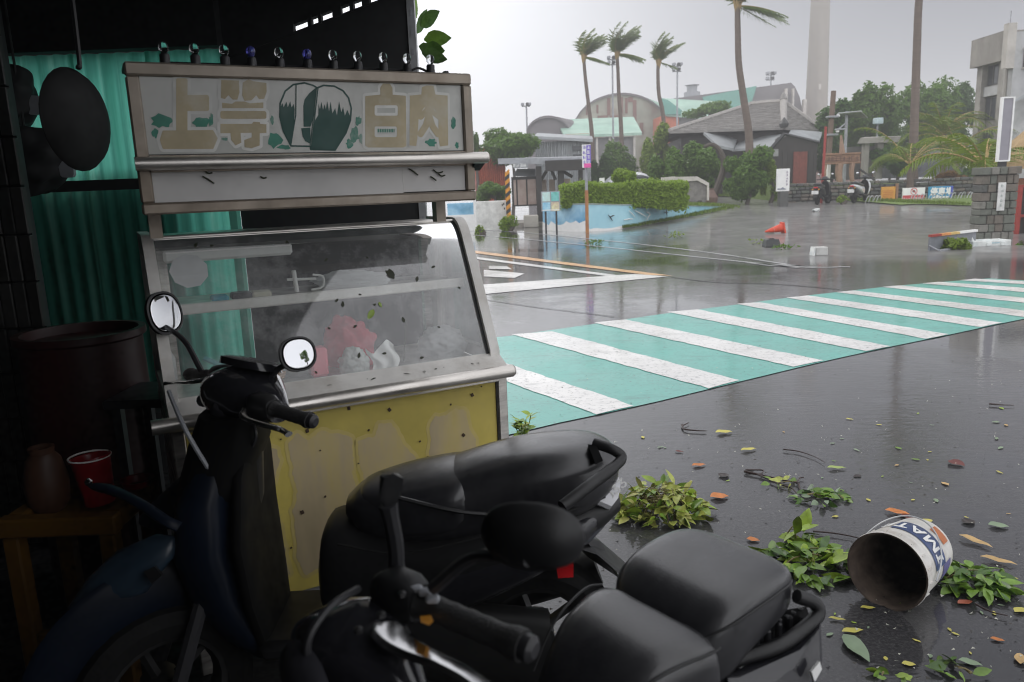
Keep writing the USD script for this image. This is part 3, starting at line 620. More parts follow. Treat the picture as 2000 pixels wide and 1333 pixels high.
bush('bright loose twigs leaning over the white notice board', 1484, 1528, 305, 396, 390, 33.5, 1400, .18, TREE3, 30, 8)
bush('shadowy tree behind the wood pole', 1586, 1664, 186, 360, 390, 44, 5200, .26, TREE2, 31, 14, .42, 'tree', 'tree', 'row of trees behind the car park')
bush('tall dark tree with a pointed top behind the solar lamp', 1634, 1754, 158, 350, 390, 47, 10000, .27, TREE1, 32, 24, .36, 'tree', 'tree', 'row of trees behind the car park')
bush('bright bushy tree right behind the tallest palm', 1712, 1874, 146, 330, 390, 50, 10000, .28, TREE3 if False else TREE1, 33, 24, .36, 'tree', 'tree', 'row of trees behind the car park')
bush('dark tree against the concrete building', 1822, 1914, 156, 330, 390, 54, 6500, .28, TREE2, 34, 16, .4, 'tree', 'tree', 'row of trees behind the car park')
bush('low light green shrubs beneath the trees at right', 1700, 1800, 285, 345, 380, 40, 3000, .22, TREE2, 35, 14)
bush('red brown shrub above the blue parking board', 1812, 1888, 332, 366, 380, 34, 2400, .14, REDL, 36, 12, .5, depth=.6)
bush('round green shrub beside the red brown shrub', 1868, 1915, 325, 366, 380, 34.5, 1800, .15, TREE2, 37, 10, .5)
bush('weedy grass clump under the silver scooter', 1632, 1656, 380, 398, 398, 30.6, 500, .1, HEDGE, 38, 6, .6, depth=.4)
def youngpalm(u, v, y, n, L, seed, label, wind=(.5, 0, 0)):
    c = Py(u, v, y); b = np.array([c[0], y, float(gz(c[0], y))]); t = Thing('young_palm', label, 'palm', b)
    lv, ra = fronds(c, n, L, wind, seed, wk=.04, gk=.075, lift=1.5, leafl=.62, az=(0, 6.28), wid=.028)
    t.add('trunk', tube([b, (b + c) / 2 + [.05, 0, 0], c], [.17, .15, .1], 8), PALMT); t.add('fronds', lv, PALMY, smooth=False); t.add('frond_stems', ra, STRAW)
bush('bright green tree filling the gap left of the tallest palm', 1690, 1792, 196, 330, 390, 55, 5200, .28, TREE1, 51, 16, .42, 'tree', 'tree', 'row of trees behind the car park')
bush('dark tree behind the utility pole and solar lamp', 1596, 1700, 210, 340, 390, 56, 5200, .28, TREE2, 52, 16, .42, 'tree', 'tree', 'row of trees behind the car park')
youngpalm(1778, 322, 33, 13, 3.0, 41, 'young palm arching around the foot of the tallest palm')
youngpalm(1868, 300, 36, 13, 3.1, 42, 'young palm with drooping fronds in front of the concrete building', (.3, 0, 0))
youngpalm(1845, 262, 37, 14, 2.6, 46, 'tall young palm with yellowish fronds left of the concrete building', (.4, 0, 0))
youngpalm(1925, 330, 21, 13, 2.4, 43, 'young palm drooping behind the stone pillar', (.3, 0, 0))

# ---------------------------------------------------------------- left: hut, container, shelter, signs
y = 43
hut = Thing('grey_hut', 'grey corrugated hut with flat roof behind the shelter', 'hut', (X(1105, y), y, 0))
xa, xb = X(1046, y), X(1152, y)
q = np.linspace(0, 1, 121); wv = .03 * np.sign(np.sin(q * 120 * math.pi / 2.0))
hut.add('wall', rings(np.stack([np.column_stack([xa + (xb - xa) * q, y + wv, np.full(121, -.05)]), np.column_stack([xa + (xb - xa) * q, y + wv, np.full(121, Z(276, y, 1100))])], 0), close=False), TINR, smooth=False)
hut.add('side_wall', bx(xb - .05, xb + .05, y + .06, y + 4, 0, Z(276, y, 1100)), TINR)
hut.add('roof', hull([Py(1040, 266, y - .4), Py(1158, 272, y - .4), Py(1040, 271, y - .4), Py(1158, 278, y - .4), Py(1050, 260, y + 5), Py(1156, 266, y + 5)]), TINR)
for v0, v1 in ((286, 294), (302, 305)): hut.add('window_slot', bx(X(1119, y), X(1146, y), y - .09, y - .04, Z(v1, y, 1130), Z(v0, y, 1130)), GLASSD)
y = 42
cont = Thing('orange_container', 'faded orange container standing behind the trimmed tree', 'container', (X(955, y), y, 0))
xa, xb = X(925, y), X(986, y); z1 = Z(290, y, 960)
q = np.linspace(0, 1, 61); wv = .04 * np.sign(np.sin(q * 60 * math.pi / 2 + .3))
cont.add('corrugated_side', rings(np.stack([np.column_stack([xa + (xb - xa) * q, y + wv, np.full(61, .1)]), np.column_stack([xa + (xb - xa) * q, y + wv, np.full(61, z1)])], 0), close=False), ORANGE, smooth=False)
cont.add('box', bx(xa, xb, y + .07, y + 2.4, .1, z1 + .05), ORANGE)
cont.add('top_rail', bx(xa - .03, xb + .03, y - .09, y - .045, z1 - .1, z1 + .05), ORANGE)
for u in (932, 950, 968): cont.add('door_bar', tube([(X(u, y), y - .07, .1), (X(u, y), y - .07, z1)], .025, 6), ORANGE)
bush('wet undergrowth at the foot of the orange container', 925, 1000, 352, 396, 396, 33, 2600, .16, TREE1, 44, 14, .5, 'shrub', 'shrub')

y = 28.4
zb = lambda v, u: Z(v, y, u)
lw = Thing('low_wall', 'low whitewashed garden wall with a few black marks', 'wall', (X(960, y), y, 0))
xa, xb = X(924, y), X(992, y)
lw.add('wall', bx(xa, xb, y, y + .2, -.05, zb(393, 960), .02), M('whitewash', (.66, .66, .63), .6, dirt=(.3, .3, .28), dscale=1.6))
for i, (u, v) in enumerate(((976, 399), (979, 397), (984, 405), (986, 398), (980, 406))): lw.add('black_mark', bx(X(u, y), X(u + 2.2, y), y - .004, y - .001, zb(v + 4, u), zb(v, u)), BLACKM)
mural_blue = M('mural_blue', (.10, .33, .55), .5, scale=1.8, col2=(.42, .66, .78), dirt=(.05, .2, .25), dscale=1.1, damt=.6)
mural_pale = M('mural_pale_blue', (.30, .58, .68), .5, scale=.8, col2=(.40, .66, .74), dirt=(.12, .36, .5), dscale=.9, damt=.7)
mw = Thing('mural_wall', 'short end wall painted blue with white foam beside the stall sign', 'wall', (X(900, y), y, 0))
mw.add('wall', bx(X(868, y), xa - .02, y - .05, y + .2, -.05, zb(397, 900), .02), mural_blue)
mw.add('foam', bx(X(868, y), xa - .025, y - .056, y - .0525, 0, zb(420, 900)), WHITEB)
# planter: curved mural wall
wb = [(1060, 449), (1095, 452), (1145, 453), (1200, 449), (1260, 440), (1320, 428), (1380, 415), (1424, 405)]
vt = [403, 401, 400, 401, 402, 403, 403.5, 404]
B = np.array([Pg(*p) for p in wb]); T_ = np.array([Py(u, t, b[1]) for (u, v), t, b in zip(wb, vt, B)])
Bs, Ts = bez(B, 8), bez(T_, 8)
pw = Thing('planter_wall', 'curved low wall with a pale blue sea mural, holding the hedge', 'wall', (*B[2][:2], 0))
nrm = np.gradient(Bs, axis=0); nrm = np.column_stack([-nrm[:, 1], nrm[:, 0], nrm[:, 2] * 0]); nrm /= np.linalg.norm(nrm, axis=1, keepdims=True)
nrm = np.where(nrm[:, 1:2] < 0, -nrm, nrm)
lo = Bs - [0, 0, .1]; R = np.stack([lo, Ts, Ts + nrm * .22, lo + nrm * .22], 1); k = 17
pw.add('mural_end', rings(R[:k]), mural_blue, smooth=20); pw.add('mural_face', rings(R[k - 1:]), mural_pale, smooth=20)
cap = np.stack([Ts - nrm * .015, Ts - nrm * .015 + [0, 0, .035], Ts + nrm * .24 + [0, 0, .035], Ts + nrm * .24], 1)
pw.add('coping', rings(cap), M('mossy_coping', (.30, .36, .34), .6, dirt=(.12, .16, .05), dscale=1.5))
r = np.random.default_rng(5); fo = [(0, 0)]
pts = [(Bs[i] + (Ts[i] - Bs[i]) * (.08 + .22 * meshkit.noise(np.array([i * .7, 2.0, 1.0])) * (1.7 if i < 17 else .25)) - nrm[i] * .006) for i in range(0, 44)]
pw.add('white_foam', rings(np.stack([Bs[:44] - nrm[:44] * .006, np.array(pts)], 1), close=False), WHITEB, smooth=False)
for (u0, v0, u1, v1) in ((1188, 420, 1196, 432), (1192, 424, 1200, 421), (1240, 412, 1262, 424), (1300, 408, 1302, 424), (1296, 415, 1304, 416), (1320, 405, 1326, 416), (1262, 430, 1270, 418), (1262, 414, 1270, 420), (1218, 430, 1236, 428), (1228, 412, 1240, 425)):
    def onw(u, v):
        i = int(np.argmin([abs(1000 + F * (b[0] * RT[0]) / b[1] - u) for b in Bs])); i = min(max(i, 1), len(Bs) - 2); p = Py(u, v, Bs[i][1]); return p - nrm[i] * .02
    pw.add('painted_line', tube([onw(u0, v0), (onw(u0, v0) + onw(u1, v1)) / 2 + [0, 0, .01], onw(u1, v1)], [.012, .02, .008], 4), BLACKM if u0 < 1210 or u0 > 1290 else WHITEB)
soil_in = [tuple((b + n * .2)[:2]) for b, n in zip(Bs, nrm)] + [(B[-1][0] - .5, B[-1][1] + 2.5), (B[0][0] + .5, B[0][1] + 3.2)]
v, f = ext(Polygon(soil_in).buffer(0), 1.0, (0, 0, 0), (1, 0, 0), (0, 1, 0), (0, 0, 1)); tz = np.interp(v[:, 0], Ts[:, 0], Ts[:, 2]) - .04; v[:, 2] = np.where(v[:, 2] > .5, tz, -.05)
pw.add('soil', (v, f), GRASS, smooth=False)
def wall_foot():
    i = RNG.uniform(26, len(Bs) - 1.01); k = int(i); p = Bs[k] + (Bs[k + 1] - Bs[k]) * (i - k) - nrm[k] * abs(RNG.normal(.03, .07)) * (1 + (i - 26) / 14); return p[0], p[1]
blades(2600, wall_foot, .13, 'wall_foot_grass', leafmat('grass_blades', [(0, (.07, .12, .015)), (1, (.24, .32, .06))], .3))
def wall_top():
    i = RNG.uniform(38, len(Bs) - 1.01); k = int(i); p = Ts[k] + nrm[k] * RNG.uniform(.05, 1.2); return p[0] + RNG.uniform(0, .6), p[1]
_gz = gz
gz = lambda x, y: np.interp(x, Ts[:, 0], Ts[:, 2]) if np.ndim(x) == 0 else _gz(x, y)
blades(1800, wall_top, .14, 'planter_grass', leafmat('grass_blades', [(0, (.07, .12, .015)), (1, (.24, .32, .06))], .3))
gz = _gz
# hedge on the planter
y0 = B[2][1] + .45; hx0, hx1 = X(1097, y0), X(1342, y0); hz1 = Z(360, y0, 1210)
hd = Thing('hedge', 'long clipped yellow green hedge on top of the mural wall', 'hedge', ((hx0 + hx1) / 2, y0 + .5, .7))
zlx = lambda xq: np.interp(xq, Ts[:, 0], Ts[:, 2]) - .05
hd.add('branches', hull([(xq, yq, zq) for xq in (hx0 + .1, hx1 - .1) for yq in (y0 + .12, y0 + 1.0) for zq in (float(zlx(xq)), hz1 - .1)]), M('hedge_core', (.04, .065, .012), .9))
r = np.random.default_rng(77); n = 11000; fc = r.choice(4, n, p=[.55, .33, .06, .06]); a, b = r.uniform(0, 1, n), r.uniform(0, 1, n)
p = np.empty((n, 3)); d = np.zeros((n, 3)); zl = .82
for k in range(4):
    s = fc == k
    if k == 0: p[s] = np.column_stack([hx0 + (hx1 - hx0) * a[s], np.full(s.sum(), y0), (lambda q: q + (hz1 - q) * b[s])(zlx(hx0 + (hx1 - hx0) * a[s]))]); d[s] = (0, -1, .6)
    if k == 1: p[s] = np.column_stack([hx0 + (hx1 - hx0) * a[s], y0 + 1.1 * b[s], np.full(s.sum(), hz1)]); d[s] = (0, 0, 1)
    if k >= 2: p[s] = np.column_stack([np.full(s.sum(), hx0 if k == 2 else hx1), y0 + 1.1 * a[s], zl + (hz1 - zl) * b[s]]); d[s] = ((-1 if k == 2 else 1), 0, .3)
p += r.normal(0, .045, (n, 3)) + .05 * np.sin(p[:, :1] * 3.1) * [0, 0, 1]
hd.add('leaves', leaves(p, d + r.normal(0, .5, (n, 3)), .11, .55, 3), HEDGE, smooth=False)
yb = y0 + .9; cc = Py(1218, 348, yb)
rb_ = Thing('round_bush', 'small round clipped bush rising above the hedge', 'bush', (cc[0], yb, .7))
rb_.add('trunk', tube([(cc[0], yb, .6), cc], .05, 6), BARK); rb_.add('crown', crown([(*cc, (.44, .44, .30)), (cc[0] - .1, yb, cc[2] + .05, (.3, .35, .27))], 2600, .10, 9, .55, .75), HEDGE, smooth=False)

# bus stop pole
P0 = Pg(1147, 454); y = P0[1] - .45; x = X(1147, y, 451); z0 = 0.0
bs = Thing('bus_stop_sign', 'rusty pole with a white and purple vertical lettered board', 'sign', (x, y, 0))
xt = x
bs.add('pole', tube([(x, y, 0), (x, y, Z(372, y, 1147))], .055, 8), M('rusty_pole', (.40, .17, .05), .6, scale=4, col2=(.32, .13, .06), dirt=(.5, .3, .12)))
bs.add('upper_pole', tube([(x, y, Z(372, y, 1147)), (x, y, Z(284, y, 1147))], .045, 8), GREYP)
PURP = M('purple_print', (.20, .14, .52), .5); PINK = M('pink_print', (.72, .10, .36), .5)
px = y / 1500 / .97
zt, zbm = Z(283, y, 1148), Z(328, y, 1148)
bs.add('board', bx(x - 7.5 * px, x + 8.5 * px, y - .1, y - .05, zbm, zt), WHITEB)
bs.add('purple_half', bx(x + .3 * px, x + 8.4 * px, y - .106, y - .102, zbm + 8.6 * px, zt - .02), PURP)
bs.add('pink_foot', bx(x - 4.5 * px, x + 8.4 * px, y - .106, y - .102, zbm, zbm + 7.6 * px), PINK)
def hanzi(t, name, cx, cz, s, y, m, seed, parent=None, sl=.13):
    """a block of brush-like strokes that reads as a distant character"""
    r = random.Random(seed); th = s * sl; b = []
    for k in range(r.choice((2, 3))): zz = cz + s * (-.36 + .36 * k) ; b.append(bx(cx - s * r.uniform(.3, .45), cx + s * r.uniform(.3, .45), y - .004, y, zz - th / 2, zz + th / 2))
    for k in range(r.choice((1, 2))): xx = cx + s * r.uniform(-.3, .3); b.append(bx(xx - th / 2, xx + th / 2, y - .0055, y - .0005, cz - s * .45, cz + s * r.uniform(.2, .48)))
    t.add(name, cat(*b), m, parent=parent)
for k in range(4):
    zz = zt - (5 + k * 8.6) * px
    hanzi(bs, 'character', x - 3.7 * px, zz, 6.4 * px, y - .101, PURP, k); hanzi(bs, 'character', x + 4.3 * px, zz, 6.4 * px, y - .107, WHITEB, 10 + k)

# black and yellow post, shelter with notice panels, information board
y = 28.2; x = X(994, y, 432)
bp = Thing('striped_post', 'black and yellow hazard striped post beside the shelter', 'post', (x, y, 0)); zt = Z(334, y, 994)
n = 14
for k in range(n):
    a, b = zt * k / n, zt * (k + 1) / n
    v, f = arr(bx(x - .085, x + .085, y - .085, y + .085, a, b)); v[:, 2] += (v[:, 0] - x) * .8 * (1 if 0 < k else 0); bp.add('band', (v, f), M('hazard_yellow', (.62, .26, .02), .5) if k % 2 else BLACKM)
y = 29.8
sh = Thing('shelter', 'black timber shelter with flat roof and brown notice panels', 'shelter', (X(1075, y), y, 0))
DKT = M('stained_dark_timber', (.03, .027, .026), .55, scale=4); zr0, zr1 = Z(326, y, 1060), Z(309, y, 1060)
sh.add('roof', hull([(X(972, y), y, Z(320, y, 1000)), (X(1142, y), y, Z(322, y, 1100)), (X(972, y), y, Z(309, y, 1000)), (X(1142, y), y, Z(309, y, 1100)), (X(985, y), y + 2.6, zr1 + .1), (X(1150, y), y + 2.6, zr1 + .1)]), GREYP)
sh.add('fascia', bx(X(1064, y), X(1141, y), y - .12, y - .005, Z(334, y, 1100), Z(313, y, 1100)), DKT)
sh.add('sign_plate', bx(X(1002, y), X(1030, y), y - .1, y - .02, Z(329, y, 1015), Z(318, y, 1015)), GREYP)
for k, u in enumerate((1003, 1010, 1017, 1024)): hanzi(sh, 'sign_character', X(u, y), Z(323.5, y, 1015), .12, y - .101, WHITEB, 50 + k)
for u, w in ((1046, 11), (1089, 12), (1130, 8)): sh.add('post', bx(X(u, y), X(u + w, y), y + .1, y + .3, 0, zr0 + .02), DKT)
for u0, v0, u1, v1 in ((1057, 352, 1070, 330), (1085, 352, 1076, 330), (1101, 336, 1118, 346)): sh.add('brace', tube([Py(u0, v0, y + .18), Py(u1, v1, y + .18)], .06, 4), DKT)
sh.add('inner_roof', hull([Py(1003, 345, y + .8), Py(1046, 345, y + .8), Py(1024, 330, y + 1.6), Py(1010, 330, y + 1.6), Py(1046, 330, y + 1.6), Py(1003, 340, y + .9)]), TINR)
fr = sh.add('notice_frame', bx(X(997, y), X(1048, y), y + .62, y + .7, Z(404, y, 1020), Z(345, y, 1020)), DKT)
for u in (1001, 1009, 1029): sh.add('notice_panel', bx(X(u, y), X(u + (5 if u == 1001 else 17), y), y + .59, y + .615, Z(401, y, 1020), Z(351, y, 1020)), M('brown_notice', (.30, .22, .19), .5, scale=3, col2=(.42, .34, .30)))
for u in (1057, 1074, 1094, 1106): sh.add('rear_panel', bx(X(u, y), X(u + 12, y), y + 1.2, y + 1.24, Z(390, y, 1080), Z(350, y, 1080)), M('brown_notice', (.3, .22, .19)))
sh.add('step', bx(X(995, y), X(1100, y), y - .2, y + 2.5, 0, .16), CONC); sh.add('step', bx(X(1018, y), X(1046, y), y - .8, y - .22, 0, Z(420, y, 1030), .02), CONCL)
y = Pg(1077, 452)[1] - 1.1; x = X(1077, y, 449)
ib = Thing('information_board', 'map board with four small coloured pictures beside the bus stop', 'information board', (x, y, 0)); px = y / 1500 / .97
z0, z1 = Z(413, y, 1077), Z(374, y, 1077)
for s in (-10, 10): ib.add('leg', tube([(x + s * px, y, 0), (x + s * px, y, z0 + .1)], .035, 6), BLACKM)
ib.add('frame', bx(x - 17.5 * px, x + 17.5 * px, y - .04, y + .04, z0, z1), GREYP)
cols = [[(.5, .62, .55), (.45, .66, .66), (.10, .42, .33), (.2, .5, .5)], [(.15, .45, .65), (.4, .6, .75), (.5, .35, .3), (.6, .6, .35)]]
for i in range(2):
    for j in range(2):
        c = cols[j][i * 2 % 4]; ib.add('picture', bx(x + (-15.5 + 16.5 * i) * px, x + (-1.0 + 16.5 * i) * px, y - .045, y - .041, z1 - (18 + 18.5 * j) * px, z1 - (1.5 + 18.5 * j) * px), M('map_print_%d%d' % (i, j), c, .4, scale=9, col2=np.clip(np.array(cols[j][i * 2 + 1]) * 1.2, 0, .8)))
ib.add('caption_strip', bx(x - 16 * px, x + 16 * px, y - .05, y - .046, z0 + 1.5 * px, z0 + 3.2 * px), WHITEB)
bush('weeds growing around the striped post', 972, 1014, 418, 456, 446, 27.4, 700, .13, HEDGE, 45, 8, .5, 'weed_clump', 'weeds', depth=.5)
bush('small weed at the kerb by the stall corner', 926, 948, 438, 466, 456, 26, 250, .10, HEDGE, 46, 4, .6, 'weed_clump', 'weeds', depth=.5)
y = 27.8; x = X(929, y, 440)
np_ = Thing('white_post', 'thin white pole with a small round sign beside the stall sign', 'post', (x, y, 0))
np_.add('pole', tube([(x, y, 0), (x, y, Z(254, y, 932))], .05, 8), WHITEB); np_.add('sign_disc', lathe([(.01, 0), (.2, 0), (.2, .02), (.01, .02)], (x - .1, y - .08, Z(356, y, 925)), 16, (0, -1, 0)), M('faded_red_sign', (.55, .2, .2), .5))

# ---------------------------------------------------------------- scooters
RUBBER = M('tyre_rubber', (.007, .007, .007), .8, spec=.2, bump=.002)
GRIPR = M('grip_rubber', (.022, .022, .022), .55, bump=.002, bscale=240)
VINYL = M('black_seat_vinyl', (.009, .009, .0105), .34, bump=.0006, bscale=420, spec=.55, coat=.8, crough=.2)
PLBLK = M('matt_black_plastic', (.005, .005, .0055), .42, bump=.0004, bscale=500)
GLBLK = M('glossy_black_panel', (.010, .010, .012), .14, coat=.6)
BLUEP = M('dark_blue_panel', (.0016, .0038, .009), .4, coat=.0, spec=.25)
SILVP = M('silver_panel', (.55, .56, .58), .25, .5)
CHROME = M('polished_metal', (.72, .72, .72), .16, 1.0, var=.05)
ALLOY = M('alloy', (.05, .05, .05), .4, .8)
MIRROR = M('mirror_glass', (.72, .73, .75), .02, 1.0, var=.01, rvar=.004)
TAILR = M('red_lens', (.42, .012, .015), .12)
AMBER = M('amber_lens', (.60, .26, .03), .25)
LAMPG = M('clear_lamp_lens', (.55, .57, .58), .08)
PLATEW = M('white_plate', (.72, .72, .70), .4)

class Sc:
    def __init__(s, label, head, tail, group, steer, colours, seat, pillion, body, kind='scooter', scale=1.0, rx=-.53, fh=1.0):
        """head and tail: ground-plan points of the handlebar and of the seat's end"""
        s.f = unit(np.array([head[0] - tail[0], head[1] - tail[1], 0])); s.rz = math.atan2(s.f[1], s.f[0])
        o = np.array([head[0], head[1], 0]) - .42 * scale * s.f; s.z = float(gz(o[0], o[1])); o[2] = s.z
        s.t = Thing('scooter', label, 'scooter', o, s.rz, group); s.o = o; s.k = scale; s.l = np.array([-s.f[1], s.f[0], 0]); s.c = colours; s.steer = steer; s.rx = rx; s.fh = fh
        s.build(seat, pillion, body)
    def L(s, p):                                   # world to local
        q = np.asarray(p, float) - s.o; return np.array([q @ s.f, q @ s.l, q[2]]) / s.k
    def a(s, name, mesh, m, parent=None, smooth=40, label=None):
        v, f = arr(mesh); return s.t.add(name, (v * s.k, f), m, parent, smooth, label, local=True)
    def st(s, mesh):                               # turned with the handlebar
        c = np.array([.42, 0, 0]); v, f = arr(mesh); return (v - c) @ rotz(s.steer).T + c, f
    def wheel(s, c, steered):
        ty = lathe([(.155, -.045), (.195, -.055), (.225, -.04), (.236, 0), (.225, .04), (.195, .055), (.155, .045)], c, 28, (0, 1, 0), caps=False)
        rm = cat(lathe([(.158, -.04), (.14, -.035), (.13, 0), (.14, .035), (.158, .04)], c, 24, (0, 1, 0), caps=False), lathe([(.05, -.05), (.05, .05)], c, 12, (0, 1, 0)),
                 *[tube([np.array(c) + .04 * np.array([math.cos(q), 0, math.sin(q)]), np.array(c) + .15 * np.array([math.cos(q), 0, math.sin(q)])], .014, 5) for q in np.linspace(0, 6.28, 6)[:-1]])
        g = s.st if steered else (lambda x: x)
        w = s.a('tyre', g(ty), RUBBER); s.a('rim', g(rm), ALLOY, parent=w)
    def build(s, seat, pillion, body):
        c = s.c; rx = s.rx; s.wheel((rx, 0, .236), False); s.wheel((.70, 0, .236), True)
        s.a('body_panel', smoothloft(body), c['body'])
        s.a('seat', smoothloft(seat, 28), VINYL)
        if pillion: s.a('passenger_seat', smoothloft(pillion, 28), VINYL)
        s.a('floorboard', bx(-.02, .40, -.15, .15, .27, .33, .02), PLBLK)
        ap = rings([sell((x, 0, z * s.fh), w, d, 24, 3, (0, 1, 0), (1, 0, 0)) for z, x, d, w in ((.26, .40, .03, .10), (.34, .44, .06, .15), (.46, .49, .08, .185), (.6, .51, .085, .205), (.74, .50, .075, .19), (.86, .46, .05, .13), (.92, .44, .03, .07))])
        s.a('front_apron', ap, c['apron'])
        ins = rings([sell((x, 0, z * s.fh), w, .02, 20, 4, (0, 1, 0), (1, 0, 0)) for z, x, w in ((.3, .385, .13), (.45, .40, .17), (.62, .41, .18), (.8, .40, .14), (.88, .39, .08))])
        s.a('leg_shield', ins, M('deep_black_plastic', (.004, .004, .004), .6, spec=.12))
        nose = rings([sell((x, 0, z), w, h, 20, 2.4) for x, w, h, z in ((.50, .12, .10, .70), (.60, .09, .07, .69), (.68, .05, .04, .655), (.72, .02, .015, .64))])
        s.a('front_nose', nose, c['apron'])
        q = np.linspace(.35, 2.75, 14); arcp = np.stack([.70 + .275 * np.cos(q), 0 * q, .236 + .275 * np.sin(q)], 1)
        s.a('front_fender', s.st(tube(arcp, .082 * np.sin(np.linspace(.5, 2.7, 14)) ** .3, 12, flat=.3, up=(0, 1, 0))), c['fender'])
        s.a('fork', s.st(cat(tube([(.70, .085, .236), (.52, .06, .66)], .02, 8), tube([(.70, -.085, .236), (.52, -.06, .66)], .02, 8))), BLACKM)
        s.a('engine_case', hull(np.vstack([sell((x, .11, z), r, .05, 14, 3, (0, 0, 1), (0, 1, 0)) for x, z, r in ((rx - .03, .25, .11), (rx + .28, .29, .12), (rx + .43, .3, .09))])), M('sooty_metal', (.006, .006, .006), .6))
        s.a('exhaust', tube(bez([(-.1, -.11, .22), (rx + .22, -.15, .22), (rx, -.17, .27), (rx - .2, -.17, .34)], 5), np.linspace(.02, .058, 16), 10), M('sooty_metal', (.006, .006, .006), .6))
        s.a('rear_fender', rings([sell((x, 0, z), .07, .012, 12, 3, (0, 1, 0), (.5, 0, .86)) for x, z in ((rx - .02, .56), (rx - .17, .50), (rx - .27, .40), (rx - .31, .31))]), PLBLK)
        s.a('kickstand', tube([(-.05, .12, .22), (-.08, .22, .015)], .012, 6), BLACKM)
    def bars(s, head, gl, gr, fwd, panel=True, k=1.0):
        """head, grips ((inner, outer) each) as world points"""
        H_ = s.L(head); f = unit(np.array([fwd @ s.f, fwd @ s.l, 0]))
        side = np.cross((0, 0, 1), f); A = lambda p: s.L(p)
        cover = rings([sell(H_ + side * t * .17 * k + np.array([0, 0, .0 - .035 * t * t]), a * k, b * k, 22, 2.4, f, (0, 0, 1)) for t, a, b in ((-1, .03, .025), (-.8, .05, .04), (-.4, .085, .06), (0, .10, .07), (.4, .085, .06), (.8, .05, .04), (1, .03, .025))])
        hc = s.a('handlebar_cover', cover, GLBLK)
        if panel: s.a('instrument_panel', rings([sell(H_ - f * .03 + [0, 0, .055 + z], a, b, 20, 3, side, unit(f + [0, 0, .3])) for z, a, b in ((0, .10, .06), (.02, .095, .055), (.026, .07, .04))]), GLBLK, parent=hc)
        s.a('headlight', lathe([(.05, 0), (.045, .01), (.03, .018), (.005, .02)], H_ + f * .075 - [0, 0, .015], 18, f), M('dark_lens', (.03, .03, .035), .1), parent=hc)
        s.a('steering_column', tube([H_, (.44, 0, .7), (.46, 0, .6)], [.05, .06, .05], 10), PLBLK)
        for nm, (gi, go) in (('l', gl), ('r', gr)):
            gi, go = A(gi), A(go); d = unit(go - gi)
            P = np.array([gi + d * t for t in np.linspace(0, np.linalg.norm(go - gi), 13)]); rr = np.full(13, .0175); rr[1::2] = .0165; rr[0] = .021; rr[-1] = .0205; rr[-2] = .0205
            g = s.a('grip', tube(P, rr, 14), GRIPR); s.a('bar_end', lathe([(.017, 0), (.017, .012), (.01, .018)], go, 12, d), BLACKM, parent=g)
            s.a('switch_housing', rings([sell(gi - d * t, a, b, 16, 3, f, (0, 0, 1)) for t, a, b in ((.0, .022, .024), (.02, .03, .032), (.055, .03, .032), (.07, .02, .022))]), PLBLK)
            s.a('bar_tube', tube([gi - d * .06, H_ + (gi - H_) * .25], .014, 8), BLACKM)
            lv = bez([gi - d * .045 + f * .045, gi + d * .0 + f * .075 - [0, 0, .004], gi + d * .08 + f * .068 - [0, 0, .008], go - d * .02 + f * .062 - [0, 0, .012], go + d * .012 + f * .07 - [0, 0, .012]], 5)
            if panel or nm == 'r': s.a('brake_lever', tube(lv, np.interp(np.linspace(0, 1, len(lv)), [0, .12, .35, .9, 1], [.009, .012, .0095, .0075, .010]), 10, flat=.62), CHROME)
    def mirror(s, base, c, nrm, w, h, back=False, face=True, e=2.3, tip=None):
        """a mirror on a bent stalk; nrm: the way its glass looks (world)"""
        b, c_ = s.L(base), s.L(c); n = unit(np.array([nrm @ s.f, nrm @ s.l, nrm[2]])); x = unit(np.cross((0, 0, 1), n)); y = np.cross(n, x)
        hs_ = s.a('mirror', rings([sell(c_ + n * t, w * a, h * a, 26, e, x, y) for t, a in ((-.034, .25), (-.031, .55), (-.022, .85), (-.006, 1.06), (.003, 1.06), (.004, 1.0))]), PLBLK)
        s.a('mirror_glass', rings([sell(c_ + n * t, w * a_, h * a_, 26, e, x, y) for a_, t in ((.95, .0042), (.8, .0052), (.6, .0062), (.4, .0069), (.2, .0073), (.02, .0074))]), MIRROR, parent=hs_, smooth=True)
        s.a('mirror_stalk', tube(bez([b, b * .55 + c_ * .45 + [0, 0, .012], c_ - n * .03 - y * h * .4], 6), np.linspace(.009, .007, 13), 8), BLACKM, parent=hs_)
